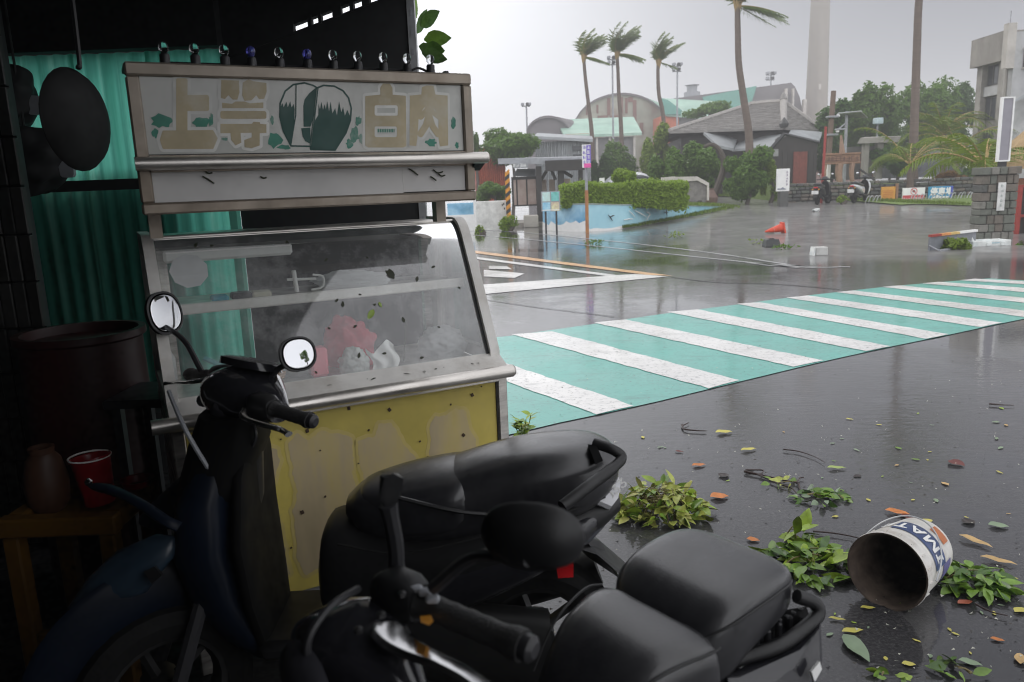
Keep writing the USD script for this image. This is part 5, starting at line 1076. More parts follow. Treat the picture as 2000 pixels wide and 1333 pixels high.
bush('torn leafy branch lying between the barrier and the foam box', 1836, 1898, 462, 498, 500, 14.9, 700, .10, TREE3, 61, 12, .5, 'fallen_branch', 'branch', r0=.02, depth=.8)
bush('low weeds at the right edge under the red gate', 1975, 2010, 474, 500, 500, 15.2, 500, .09, TREE1, 62, 8, .5, 'weed_clump', 'weeds', depth=.8)
# wet brown leaf litter drift near the pillar
# ---------------------------------------------------------------- things blown on to the road
y0 = Pg(1512, 456)
co = Thing('traffic_cone', 'orange traffic cone lying on its side in the middle of the road', 'traffic cone', y0); CO = M('cone_orange', (.62, .07, .03), .4)
d_ = unit(np.array([-1, -.05, 0.0])); k = y0[1] / 1500 / .965
base_c = y0 + np.array([.2, 0, .135]); q = np.array([-.97, .0, -.20])
co.add('cone', lathe([(.11, 0), (.107, .035), (.064, .255), (.025, .425), (.021, .44), (.014, .44)], base_c, 20, q), CO)
z_ = unit(q); x_ = unit(np.cross((0, 0, 1), z_)); y_ = np.cross(z_, x_)
co.add('base', hull([base_c + sx * x_ * .135 + sy * y_ * .135 + z_ * t for sx in (-1, 1) for sy in (-1, 1) for t in (-.035, .0)]), CO)
co.add('white_band', lathe([(.084, .142), (.0695, .228)], base_c, 20, q, caps=False), M('dull_white_band', (.6, .3, .24), .5))
p = Pg(1510, 484); TUB = M('dark_tub', (.035, .038, .038), .45, dirt=(.12, .12, .11), dscale=9)
tb = Thing('cone_base_block', 'dark rubber block sitting on the road in front of the fallen cone', 'rubber block', p)
tb.add('block', rings([np.array([(p[0] + sx * w, p[1] + .12 + sy * w * .8, p[2] + z) for sx, sy in ((-1, -1), (1, -1), (1, 1), (-1, 1))]) for z, w in ((-.005, .16), (.04, .16), (.16, .13), (.172, .122))]), TUB, smooth=False)
tb.add('socket', lathe([(.06, 0), (.06, .02), (.045, .02), (.045, .0)], p + [0, .12, .168], 14), BLACKM)
p = Pg(1606, 499)
fx = Thing('foam_carton', 'small white foam carton tipped on its side on the road', 'box', p)
fx.add('carton', bx(p[0] - .125, p[0] + .11, p[1], p[1] + .2, p[2] - .005, p[2] + .155, .012), M('dull_foam', (.5, .5, .48), .7, dirt=(.3, .3, .28)))
fx.add('lid', hull([(p[0] - .17, p[1] - .02, p[2]), (p[0] - .15, p[1] - .02, p[2] + .16), (p[0] - .135, p[1] - .02, p[2] + .16), (p[0] - .145, p[1] - .02, p[2]), (p[0] - .17, p[1] + .2, p[2]), (p[0] - .135, p[1] + .2, p[2] + .16), (p[0] - .15, p[1] + .2, p[2] + .16)]), FO)
p = Pg(1593, 414)
solo('stone_lump', hull(np.random.default_rng(3).uniform(-.13, .13, (30, 3)) * [1.1, .8, .5] + p + [0, 0, .055]), FO, 'small pale lump on the car park in front of the notice board', 'debris')
def sprig(label, u, v, n, sp_, sz, m_, seed, h=.06):
    p = Pg(u, v); r = np.random.default_rng(seed); P = p + r.normal(0, 1, (n, 3)) * [sp_, sp_ * .7, 0] + np.column_stack([np.zeros(n), np.zeros(n), r.uniform(.005, h, n)])
    t = Thing('leafy_sprig', label, 'sprig', p); t.add('leaves', leaves(P, r.normal(0, .5, (n, 3)) + [0, 0, 1], sz, .55, seed), m_, smooth=False)
    t.add('stem', tube(bez([p + [-sp_ * 1.3, 0, .006], p + [0, .02, h * .5], p + [sp_ * 1.2, -.03, .008]], 4), .004, 5), BARK)
sprig('green sprig on the road below the bus stop pole', 1162, 478, 70, .16, .09, TREE1, 71, .12)
sprig('green sprig on the road left of the fallen cone', 1320, 466, 40, .14, .09, TREE3, 72, .18)
sprig('leaves lying against the left of the rubber block', 1484, 478, 30, .12, .08, TREE3, 73, .12)
sprig('dark leaves lying against the right of the rubber block', 1530, 488, 45, .12, .08, TREE1, 74, .10)

rt_ = Thing('roadside_tree', 'leafy roadside tree across the street, seen only in the scooter mirror', 'tree', (9.6, -3.4, 0))
rt_.add('trunk', tube([(9.6, -3.4, 0), (9.65, -3.4, 2.6)], [.16, .09], 8), BARK); rt_.add('crown', crown(clumps_in((9.6, -3.4, 3.1), (1.1, 1.1, 1.3), 12, .45, 90), 3500, .16, 90), TREE1, smooth=False)

# ---------------------------------------------------------------- the arcade: roof, walls, green sheets
DW = M('shade_toned_wall', (.022, .022, .021), .8, bump=.003)  # wall colour set near black so the arcade's gloom is in the surface
DROOF = M('shade_toned_roof_sheet', (.05, .055, .055), .7)  # roof underside darkened the same way to keep the arcade dim
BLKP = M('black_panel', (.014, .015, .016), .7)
ROOF_Z = 2.62
solo('roof_shade_sheet', bx(-2.645, -.02, -1.24, 4.18, -.06, .006), M('shade_toned_floor', (.012, .012, .012), .3, bump=.002, bscale=40), kind='structure')  # thin dark sheet over the road; the roof's shade put into its colour
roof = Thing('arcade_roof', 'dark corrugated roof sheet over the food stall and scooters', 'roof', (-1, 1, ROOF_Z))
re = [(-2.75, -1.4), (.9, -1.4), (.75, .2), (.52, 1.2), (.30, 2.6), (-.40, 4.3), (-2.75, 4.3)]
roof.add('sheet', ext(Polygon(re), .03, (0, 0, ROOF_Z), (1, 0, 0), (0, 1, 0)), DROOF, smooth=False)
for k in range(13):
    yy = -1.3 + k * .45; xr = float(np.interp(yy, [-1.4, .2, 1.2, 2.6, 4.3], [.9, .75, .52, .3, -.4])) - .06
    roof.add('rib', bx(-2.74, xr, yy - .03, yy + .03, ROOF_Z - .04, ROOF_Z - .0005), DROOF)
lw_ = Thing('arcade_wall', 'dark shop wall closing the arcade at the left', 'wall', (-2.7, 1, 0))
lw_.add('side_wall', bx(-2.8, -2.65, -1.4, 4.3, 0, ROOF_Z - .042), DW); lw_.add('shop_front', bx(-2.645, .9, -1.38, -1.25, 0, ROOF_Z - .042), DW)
# tiled pier
TILE = [M('dark_wall_tile_%s' % k, c, .45, var=.25, scale=12) for k, c in zip(('warm', 'cool', 'grimy'), ((.035, .035, .033), (.03, .032, .031), (.024, .024, .022)))]
pr = Thing('tiled_pier', 'pier of narrow dark wall tiles at the far left edge', 'pier', (-2.3, 3.2, 0))
pr.add('core', bx(-2.645, -1.975, 3.231, 3.26, 0, ROOF_Z - .042), BLACKM)
for i in range(10):
    for j in range(13):
        x = -1.965 - .056 * (i + 1); z = .02 + j * .195; q = RNG.uniform(-.003, .003)
        pr.add('tile', bx(x + .003, x + .053, 3.2 + q, 3.23, z + .003, z + .192, .004), TILE[int(RNG.integers(0, 3))], smooth=False)
# back wall of green translucent sheets
GREENT = usdkit.material(stage, '/World/Looks/green_fibreglass', {
    'g': ('geometry', {}), 'm': ('mapping', {'scale': (9, 9, .35)}), 'n': ('noise_texture', {'scale': 1.5, 'detail': 5.0, 'roughness': .6}), 'r': ('rgb_ramp', {'ramp': [(.3, (.07, .32, .245)), (.55, (.13, .48, .38)), (.75, (.27, .62, .51))]}),
    't': ('translucent_bsdf', {}), 'd': ('diffuse_bsdf', {}), 'mx': ('mix_closure', {'fac': .22})},
    [('g.position', 'm.vector'), ('m.vector', 'n.vector'), ('n.fac', 'r.fac'), ('r.color', 't.color'), ('r.color', 'd.color'), ('t.BSDF', 'mx.closure1'), ('d.BSDF', 'mx.closure2')], surface='mx.closure')
gw = Thing('green_wall', 'backlit green corrugated plastic sheets behind the stall', 'wall', (-2, 4.2, 0))
for k in range(3):
    xa, xb = -2.62 + k * .39, -2.62 + (k + 1) * .39 + .02; q = np.linspace(xa, xb, 40); w = .012 * np.sin(q * 80) + .012 * (k % 2)
    gw.add('sheet', rings(np.stack([np.column_stack([q, 4.2 + w, np.full(40, zz)]) for zz in (.35, 1.3, 2.26)], 0), close=False), GREENT, smooth=True)
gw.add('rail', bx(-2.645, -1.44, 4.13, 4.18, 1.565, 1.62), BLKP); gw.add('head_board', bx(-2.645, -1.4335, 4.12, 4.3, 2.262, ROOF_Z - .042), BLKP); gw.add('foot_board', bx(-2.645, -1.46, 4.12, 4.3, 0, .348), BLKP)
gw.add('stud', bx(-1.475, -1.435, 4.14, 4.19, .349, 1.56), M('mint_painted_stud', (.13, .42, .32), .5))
shade_wall = Thing('added_shade_wall', 'added outside wall that keeps sky light off the lower green sheets', 'wall', (-2.2, 5.0, 0)); shade_wall.add('wall', bx(-4.5, -1.74, 4.262, 4.4, 0, 1.68), DARKC)  # made-up wall close behind the sheets, blocking sky light to their lower part
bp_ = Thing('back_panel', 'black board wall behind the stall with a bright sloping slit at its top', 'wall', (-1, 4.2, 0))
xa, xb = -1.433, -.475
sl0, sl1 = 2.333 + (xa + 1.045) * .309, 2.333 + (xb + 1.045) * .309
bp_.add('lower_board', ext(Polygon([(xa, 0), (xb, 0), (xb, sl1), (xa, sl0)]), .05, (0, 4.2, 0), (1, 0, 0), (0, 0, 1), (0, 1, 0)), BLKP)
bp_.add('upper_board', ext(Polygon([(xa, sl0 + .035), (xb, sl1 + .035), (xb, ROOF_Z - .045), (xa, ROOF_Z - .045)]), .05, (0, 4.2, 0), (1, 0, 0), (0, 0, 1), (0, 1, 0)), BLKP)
gaps = [(-1.433, -1.06), (-.985, -.965), (-.93, -.915), (-.855, -.81), (-.765, -.745), (-.70, -.66), (-.585, -.475)]
for a, b in gaps:
    f_ = lambda x: 2.333 + (x + 1.045) * .309
    bp_.add('filler', hull([(x, yy, f_(x) + dz) for x in (a, b) for yy in (4.19, 4.24) for dz in (-.01, .05)]), BLKP)
ps = Thing('steel_post', 'pale slotted steel angle post at the end of the black panel', 'post', (-.45, 4.2, 0))
ps.add('flange', bx(-.473, -.435, 4.19, 4.194, 0, ROOF_Z - .05), STEELG); ps.add('web', bx(-.439, -.435, 4.195, 4.25, 0, ROOF_Z - .05), STEELG)
for k in range(26): ps.add('slot', bx(-.459, -.449, 4.188, 4.1895, .1 + k * .095, .13 + k * .095), GREYP)
# dark things hanging at the left
hb = Thing('hanging_pan', 'black round pan hanging left of the stall sign', 'pan', (-1.36, 2.55, 1.8))
hb.add('bowl', lathe([(.01, .05), (.09, .045), (.15, .02), (.165, 0), (.16, -.006), (.14, .012), (.08, .034), (.01, .038)], (-1.40, 2.62, 1.77), 28, (.97, -.12, .0)), M('sooty_iron', (.006, .006, .006), .7), smooth=60)
hb.add('handle', tube(bez([(-1.37, 2.62, 1.93), (-1.37, 2.64, 2.0), (-1.37, 2.66, ROOF_Z - .02)], 5), .008, 6), BLACKM)
for lab, c, s_ in (('upper black lumpy bundle hanging before the green sheets', (-2.36, 3.85, 2.02), (.13, .1, .16)), ('lower black lumpy bundle hanging before the green sheets', (-2.28, 3.8, 1.72), (.19, .1, .17))):
    ic = trimesh.creation.icosphere(3); v = ic.vertices * (1 + .5 * (meshkit.noise(ic.vertices * 2.2 + c[0], 3)[:, None] - .5)); tt = Thing('hanging_bundle', lab, 'bundle', c)
    tt.add('bag', (v * s_ + c, ic.faces), BLKP, smooth=True); tt.add('cord', tube([np.array(c) + [0, 0, s_[2] * .8], np.array(c) + [0, 0, ROOF_Z - c[2] - .03]], .006, 5), BLKP)
    tt.add('clasp', rings([sell(np.array(c) + [s_[0] * .95, -.02 + q, -.05], .035, .045, 12, 4, (1, 0, 0), (0, 0, 1)) for q in (0, .02)]), GREYP)
# leafy branch behind the post
lb = Thing('leafy_branch', 'broad green leaves of a plant sticking out beyond the steel post', 'plant', (-.72, 5.1, 0))
lb.add('stem', tube(bez([(-.72, 5.1, 0), (-.74, 5.1, 1.2), (-.66, 5.05, 2.1), (-.57, 5.02, 2.5)], 6), np.linspace(.03, .012, 19), 6), BARK)
def leafmesh(L, W, curl=.15, fold=.2, n=6, wav=0.0):
    """a pointed leaf along +x, folded at its midrib and curling at the tip"""
    t = np.linspace(0, 1, n); w = W * np.sin(np.pi * t ** .8) ** .85 * .5; w[0] = W * .04; w[-1] = W * .02
    z = -curl * L * t ** 2 + wav * L * .1 * np.sin(t * 9)
    R = np.stack([np.column_stack([t * L, -w, z + fold * w]), np.column_stack([t * L, 0 * t, z]), np.column_stack([t * L, w, z + fold * w])], 1)
    return rings(R, close=False)
def placed(mesh, p, yaw, pitch=0.0, roll=0.0):
    return xf(mesh, rotz(yaw) @ roty(-pitch) @ rotx(roll), p)
LEAFG = [M('leaf_green_%s' % k, c, .32, var=.3, scale=18) for k, c in zip(('fresh', 'mid', 'deep', 'yellow'), ((.25, .36, .04), (.13, .23, .03), (.055, .115, .02), (.38, .42, .09)))]
for k, (u, v, yw, L) in enumerate(((828, 60, 1.1, .16), (835, 45, .6, .15), (842, 72, .05, .17), (832, 85, -.5, .15), (838, 98, -.25, .16), (822, 35, 1.4, .14), (845, 90, -.1, .12))):
    p = Py(u - 14, v + 6, 5.0); lb.add('leaf', placed(xf(leafmesh(L, .075), rotx(1.2)), p, 0, 0) if False else xf(leafmesh(L, .09, .1, .1), np.array([[math.cos(yw), -math.sin(yw) * .3, 0], [0, -.95, .3], [math.sin(yw), math.cos(yw) * .95, .3]]), p), LEAFG[(2, 2, 1)[k % 3]], smooth=True)

# ---------------------------------------------------------------- the food stall
CQ = np.array([-.004, 2.657, 0]); CA = math.radians(62.5); CU = np.array([math.sin(CA), math.cos(CA), 0]); CN = np.array([-math.cos(CA), math.sin(CA), 0])
def Pc(u, v, b):
    d = ray(u, v); t = ((CQ - EYE) @ CN + b) / (d @ CN); p = EYE + d * t; return float((p - CQ) @ CU), float(p[2])
def Wc(s, b, z): return CQ + CU * s + CN * b + np.array([0, 0, z])
ct = Thing('food_stall', 'worn stainless street food stall with a lettered sign box and sloping glass case', 'food stall', CQ, math.pi / 2 - CA)
C = lambda name, mesh, m, parent=None, smooth=35, label=None: ct.add(name, mesh, m, parent, smooth, label, local=True)
AGED = M('aged_aluminium', (.30, .26, .215), .42, .55, scale=5, dirt=(.12, .085, .055), dscale=3, damt=.6)
STAIN = M('worn_stainless', (.62, .59, .55), .3, .9, scale=3, stretch=(1, 1, 6), dirt=(.3, .27, .23), dscale=4, damt=.45)
CREAM = M('dirty_cream_metal', (.74, .72, .68), .4, scale=4, dirt=(.36, .31, .25), dscale=6, damt=.5)
YELL = M('mustard_panel', (.60, .49, .115), .5, scale=2.5, dirt=(.40, .31, .13), dscale=3.5, damt=.45)
SIGNW = M('yellowed_sign_face', (.60, .60, .565), .4, scale=2, dirt=(.36, .38, .33), dscale=3, damt=.7)
WHITEP2 = M('dirty_white_panel', (.62, .605, .585), .45, scale=2, dirt=(.38, .35, .31), dscale=2, damt=.5)
TAN = M('faded_gold_print', (.49, .415, .265), .5, scale=7, dirt=(.56, .53, .44), dscale=9, damt=.75)
DKG = M('dark_green_print', (.012, .065, .052), .45); MIDG = M('mottled_green_print', (.05, .24, .17), .5, scale=14, dirt=(.5, .52, .48), dscale=9, damt=.9)
GASK = M('black_gasket', (.012, .012, .012), .5)
GLASS = usdkit.material(stage, '/World/Looks/pane_glass', {'f': ('fresnel', {'IOR': 1.8}), 't': ('transparent_bsdf', {'color': (.93, .95, .94)}), 'g': ('glossy_bsdf', {'color': (1, 1, 1), 'roughness': .035}), 'm': ('mix_closure', {}),
    'geo': ('geometry', {}), 'n': ('noise_texture', {'scale': 7.0, 'detail': 8.0, 'roughness': .7}), 'nr': ('map_range', {'from_min': .45, 'from_max': .8, 'to_min': .06, 'to_max': .27, 'clamp': True}), 'd': ('diffuse_bsdf', {'color': (.72, .72, .72)}), 'm2': ('mix_closure', {})},
    [('f.fac', 'm.fac'), ('t.BSDF', 'm.closure1'), ('g.BSDF', 'm.closure2'), ('geo.position', 'n.vector'), ('n.fac', 'nr.value'), ('nr.result', 'm2.fac'), ('m.closure', 'm2.closure1'), ('d.BSDF', 'm2.closure2')], surface='m2.closure')
S0, S1 = -1.12, -.03
# lower body
C('front_panel', bx(S0 + .04, S1 - .012, .055, .075, .215, .822), YELL)
C('side_panel', bx(S1 - .02, S1 + .02, .09, .60, .14, .85), STAIN); C('side_panel', bx(S0, S0 + .02, .09, .60, .14, .85), STAIN)
C('back_panel', bx(S0 + .021, S1 - .021, .58, .60, .14, .85), STAIN)
for s in (S0, S1 - .006): C('corner_post', bx(s, s + .038, .045, .088, .02, .85, .004), STAIN)
C('inner_edge', bx(S1 - .0115, S1 - .0065, .05, .08, .215, .83), GASK)
C('kick_plate', bx(S0 + .04, S1 - .008, .06, .08, .10, .212), GREYP)
for k in range(22):
    s = S0 + .09 + k * .045; C('louvre', xf(bx(-.006, .006, -.014, .004, -.035, .035, .002), rotz(.5), (s, .058, .158)), STAIN)
for s in (S0 + .1, S1 - .1):
    for b in (.14, .52): C('caster', lathe([(.01, -.015), (.05, -.015), (.055, 0), (.05, .015), (.01, .015)], (s, b, .055), 14, (1, 0, 0)), RUBBER)
# worn pink patches on the yellow front, where stuck-on lettering has come away
WORN = M('worn_pinkish_patch', (.51, .415, .25), .6, scale=6, stretch=(1, 1, .25), dirt=(.56, .45, .13), dscale=6, damt=.8)
def onfront(px):
    g = Polygon([Pc(u, v, .055) for u, v in px]).buffer(.014).buffer(-.008).segmentize(.006); q = np.array(g.exterior.coords); n = np.column_stack([q[:, 0] * 40, q[:, 1] * 40, q[:, 0] * 0])
    return Polygon(q + .016 * np.column_stack([meshkit.fbm(n, 3, 1) - .5, meshkit.fbm(n, 3, 2) - .5])).buffer(0)
patches = [[(566, 868), (580, 850), (600, 866), (628, 845), (655, 850), (683, 858), (690, 895), (684, 925), (692, 955), (670, 1000), (655, 1050), (648, 1095), (600, 1120), (584, 1090), (576, 1000), (588, 960), (575, 920)],
           [(452, 880), (500, 872), (535, 880), (542, 910), (525, 960), (545, 1040), (560, 1120), (500, 1180), (452, 1180)],
           [(702, 862), (730, 858), (742, 830), (762, 828), (775, 850), (800, 890), (822, 915), (800, 945), (720, 950), (705, 910)],
           [(843, 830), (850, 815), (870, 818), (888, 800), (908, 808), (915, 840), (928, 865), (930, 885), (880, 905), (842, 910)]]
WORN2 = M('worn_patch_edge', (.585, .475, .165), .55, var=.1)
for p in patches: C('worn_patch_edge', ext(onfront(p).buffer(.012).simplify(.002), .0004, (0, .0549, 0), (1, 0, 0), (0, 0, 1), (0, -1, 0)), WORN2)
for p in patches: C('worn_patch', ext(onfront(p), .0003, (0, .0544, 0), (1, 0, 0), (0, 0, 1), (0, -1, 0)), WORN)
RUST = M('rust_spot', (.06, .035, .02), .7)
for k, (u, v) in enumerate(((681, 797), (820, 862), (835, 892), (600, 842), (568, 1070), (510, 992), (590, 1000), (720, 840), (940, 755), (922, 772), (635, 970), (548, 858), (760, 800), (880, 790), (700, 905), (905, 850), (660, 1040), (625, 880))):
    s_p, z_p = Pc(u, v, .055); r_p = (.0052, .003, .0022)[k % 3]; C('rust_spot', xf(bx(-r_p, r_p, -.0008, .0008, -r_p * 1.4, r_p * 1.1, r_p * .5), roty(k), (s_p, .0522, z_p)), RUST)
# counter rail and ledge
C('counter_rail', tube([(S0 - .05, 0, .862), (.0, 0, .862)], .0225, 18), CHROME if False else STAIN); C('rail_cap', lathe([(.0225, 0), (.018, .008), (.004, .012)], (0, 0, .862), 18, (1, 0, 0)), STAIN)
C('lower_trim', bx(S0 + .03, S1 - .01, .018, .054, .824, .845, .003), STAIN)
C('ledge', hull([(s, b, z) for s in (S0, S1 + .018) for b, z in ((.01, .880), (.085, .918), (.01, .850), (.085, .850))]), CREAM)
C('counter_top', bx(S0 + .02, S1 - .02, .087, .58, .86, .884), STAIN)
# glass case
prof = bez([(.082, .915), (.15, 1.055), (.215, 1.19), (.268, 1.295), (.302, 1.352), (.345, 1.382), (.40, 1.386)], 5)
gs0, gs1 = S0 + .035, S1 - .02
C('front_glass', rings(np.stack([np.column_stack([np.full(len(prof), s), prof]) for s in (gs1, gs0)], 1), close=False), GLASS, smooth=True)
inner = Polygon([tuple(p) for p in prof] + [(.60, 1.386), (.60, .884), (.082, .884)])
for s0, s1 in ((S1 - .018, S1 + .018), (S0, S0 + .033)):
    band = LineString([tuple(p) for p in prof] + [(.60, 1.386)]).buffer(.02, cap_style=2).intersection(sbox(-.1, .88, .62, 1.42)) if False else None
    side = Polygon([(p[0] - .014, p[1] + .012) for p in prof] + [(.62, 1.398), (.62, .884), (.07, .884)]).difference(affinity.scale(inner, .80, .80, origin=(.36, 1.10)))
    C('end_frame', ext(side, s1 - s0, (s0, 0, 0), (0, 1, 0), (0, 0, 1), (1, 0, 0)), CREAM)
    C('end_glass', ext(affinity.scale(inner, .82, .82, origin=(.36, 1.10)), .003, ((s0 + s1) / 2, 0, 0), (0, 1, 0), (0, 0, 1), (1, 0, 0)), GLASS)
C('gasket', rings(np.stack([np.column_stack([np.full(len(prof), s), prof[:, 0] - o, prof[:, 1] + o * .5]) for s, o in ((gs1 + .0015, .003), (gs1 - .009, .003))], 1), close=False), GASK, smooth=True)
C('top_sheet', bx(gs0, gs1, .401, .60, 1.378, 1.388), STAIN); C('top_edge', tube([(gs0, .345, 1.386), (gs1, .345, 1.386)], .005, 8), STAIN)
C('inner_lamp_strip', bx(gs0 + .02, gs1 - .04, .34, .37, 1.338, 1.362, .004), CREAM)
C('white_strip', bx(gs0 + .02, gs0 + .42, .290, .32, 1.305, 1.345, .008), WHITEB)
C('shelf', bx(gs0 + .01, gs1 - .005, .27, .54, 1.150, 1.168), STAIN); C('shelf_edge', bx(gs0 + .01, gs1 - .005, .255, .2695, 1.142, 1.176, .004), CREAM)
for s in (gs0 + .03, gs1 - .03): C('back_upright', bx(s - .015, s + .015, .57, .60, .885, 1.377), STAIN)
# sign box
bz0, bz1, bs0, bs1 = 1.462, 1.872, -1.118, -.088
C('sign_box', bx(bs0 + .01, bs1 - .01, .062, .20, bz0 + .01, bz1 - .012), DARKC)
C('sign_frame', bx(bs0, bs1, .04, .075, bz1 - .036, bz1, .005), AGED); C('sign_frame', bx(bs0, bs1, .04, .075, bz0, bz0 + .032, .005), AGED)
for a, b in ((bs0, bs0 + .034), (bs1 - .034, bs1)): C('sign_frame', bx(a, b, .041, .074, bz0 + .0325, bz1 - .0365, .005), AGED)
C('sign_top', bx(bs0, bs1, .0755, .205, bz1 - .011, bz1 - .001), AGED)
C('sign_rail', tube([(bs0 - .005, .01, 1.601), (bs1 + .03, .01, 1.601)], .0185, 16), STAIN); C('sign_rail_cap', lathe([(.0185, 0), (.014, .006), (.003, .01)], (bs1 + .03, .01, 1.601), 16, (1, 0, 0)), AGED)
C('rail_bracket', hull([(s, b, z) for s in (bs1 - .01, bs1 + .025) for b, z in ((.012, 1.585), (.075, 1.585), (.06, 1.56))]), GASK)
C('sign_crossbar', bx(bs0 + .035, bs1 - .035, .04, .07, 1.578, 1.624), AGED)
C('lettered_panel', bx(bs0 + .035, bs1 - .035, .052, .06, 1.6245, bz1 - .037), SIGNW)
C('lower_panel', bx(bs0 + .035, -.345, .050, .06, bz0 + .033, 1.5775), WHITEP2); C('lower_panel', bx(-.3435, bs1 - .035, .0525, .06, bz0 + .036, 1.5775), WHITEP2)
for s in (bs0 + .04, bs1 - .06): C('sign_support', bx(s - .02, s + .015, .21, .25, 1.389, bz0 + .2), AGED)
C('panel_gap', bx(bs0 + .035, bs1 - .035, .0505, .0515, 1.6205, 1.6275), GASK)
# print on the sign: four big characters and the green split drum emblem
def zp(pts): return [Pc(250 + x * .35, 120 + y * .35, .052) for x, y in pts]
def P2(pts, r=0.0): 
    g = Polygon(zp(pts)).buffer(0); return g.buffer(r).buffer(-r) if r else g
def St(pts, w): return LineString(zp(pts)).buffer(w * .35 / 1500 * 2.75 / 2, quad_segs=6)
rr = lambda x0, y0, x1, y1: P2([(x0, y0), (x1, y0), (x1, y1), (x0, y1)]).buffer(-.006).buffer(.006)
shang = union_all([rr(268, 95, 332, 400), rr(310, 188, 452, 278), P2([(200, 395), (470, 392), (492, 430), (470, 482), (200, 482), (186, 440)]).buffer(.004)])
deng = union_all([P2([(520, 105), (618, 108), (622, 175), (610, 215), (585, 215), (560, 190), (540, 212), (518, 205)]), P2([(640, 120), (672, 100), (698, 112), (772, 122), (774, 170), (760, 210), (732, 212), (715, 190), (690, 218), (650, 222), (636, 190)]),
                  P2([(525, 232), (580, 238), (600, 225), (650, 225), (680, 235), (755, 230), (755, 262), (525, 262)]), rr(515, 278, 772, 322), P2([(515, 350), (690, 350), (700, 338), (735, 340), (738, 350), (772, 352), (772, 400), (735, 402), (735, 470), (690, 486), (650, 480), (648, 440), (690, 425), (690, 400), (515, 402)]), P2([(570, 385), (600, 370), (628, 400), (632, 455), (600, 470), (575, 440)])])
bai = union_all([P2([(1328, 200), (1412, 192), (1412, 150), (1425, 130), (1458, 130), (1470, 150), (1472, 192), (1545, 198), (1548, 470), (1535, 476), (1340, 476), (1328, 468)])]).buffer(.003).difference(rr(1376, 246, 1505, 304)).difference(rr(1376, 364, 1500, 424))
rou = union_all([P2([(1572, 192), (1636, 186), (1640, 145), (1665, 135), (1705, 138), (1715, 186), (1783, 192), (1786, 470), (1740, 476), (1732, 430), (1732, 300), (1700, 255), (1690, 240), (1670, 240), (1650, 262), (1622, 305), (1614, 430), (1608, 474), (1570, 470)]), St([(1680, 230), (1668, 275), (1632, 310)], 30), St([(1680, 240), (1700, 285), (1735, 312)], 26), St([(1678, 300), (1662, 360), (1632, 405)], 34), St([(1682, 310), (1700, 365), (1728, 405)], 34)])
HALO = M('pale_print_border', (.655, .655, .62), .4, dirt=(.5, .5, .45), dscale=5, damt=.6)
def pr_(name, g, m, d): C(name, ext(g, .0004, (0, .052 - d * .5, 0), (1, 0, 0), (0, 0, 1), (0, -1, 0)), m)
for nm, g in zip(('first_character', 'second_character', 'third_character', 'fourth_character'), (shang, deng, bai, rou)):
    pr_('character_border', g.buffer(.0085), HALO, .0006); pr_('character', g, TAN, .0016)
em = P2([(910, 472), (868, 390), (848, 310), (850, 235), (878, 168), (922, 132), (985, 122), (1032, 136), (1056, 150), (1092, 136), (1150, 140), (1200, 166), (1230, 205), (1245, 262), (1240, 330), (1215, 400), (1155, 495), (1020, 491), (1018, 474)])
pr_('emblem_outline', em.buffer(.003).difference(em.buffer(-.002)), DKG, .0006)
ed = union_all([P2([(848, 262), (862, 234), (868, 258), (884, 226), (892, 256), (905, 224), (913, 258), (924, 238), (930, 270), (926, 380), (912, 470), (870, 392), (850, 310)]), P2([(1050, 146), (1010, 180), (985, 214), (978, 250), (980, 366), (1018, 366), (1040, 300)]), P2([(966, 374), (1018, 370), (1018, 462), (988, 446), (975, 420)]),
                P2([(1062, 300), (1063, 238), (1071, 268), (1079, 226), (1088, 272), (1097, 240), (1104, 270), (1112, 222), (1122, 280), (1131, 224), (1140, 292), (1156, 262), (1166, 302), (1178, 224), (1190, 285), (1200, 256), (1210, 304), (1224, 272), (1238, 305), (1238, 330), (1213, 400), (1155, 494), (1020, 490), (1044, 330)])])
pr_('emblem', ed, DKG, .0006); pr_('emblem_line', union_all([St([(938, 134), (936, 300), (908, 470)], 5), St([(1060, 150), (1022, 488)], 5), St([(1052, 150), (1016, 474)], 4)]), DKG, .0016)
r = np.random.default_rng(4)
for (cx, cy, sx, sy) in ((185, 335, 60, 42), (150, 400, 18, 30), (410, 345, 50, 38), (465, 330, 14, 40), (500, 390, 24, 14), (540, 435, 22, 10), (803, 330, 12, 30), (820, 440, 42, 52), (870, 480, 40, 14), (1286, 332, 18, 28), (1265, 410, 26, 46), (1300, 430, 10, 34), (1235, 460, 22, 26), (1690, 455, 34, 26), (1815, 345, 14, 34), (1835, 470, 12, 20), (840, 283, 4, 5)):
    q = np.linspace(0, 2 * math.pi, 15)[:-1]; k = r.uniform(.6, 1.15, 14); g = P2([(cx + sx * math.cos(a) * b, cy + sy * math.sin(a) * b) for a, b in zip(q, k)])
    g = g.difference(union_all([shang, deng, bai, rou]).buffer(.009)).difference(em.buffer(.006))
    if g.area > 1e-6: pr_('green_motif', g, MIDG, .0006)
for k, x in enumerate(np.linspace(1392, 1482, 8)): pr_('small_print', P2([(x, 378), (x + 8, 376), (x + 9, 396), (x + 1, 398)]), MIDG, .0006)
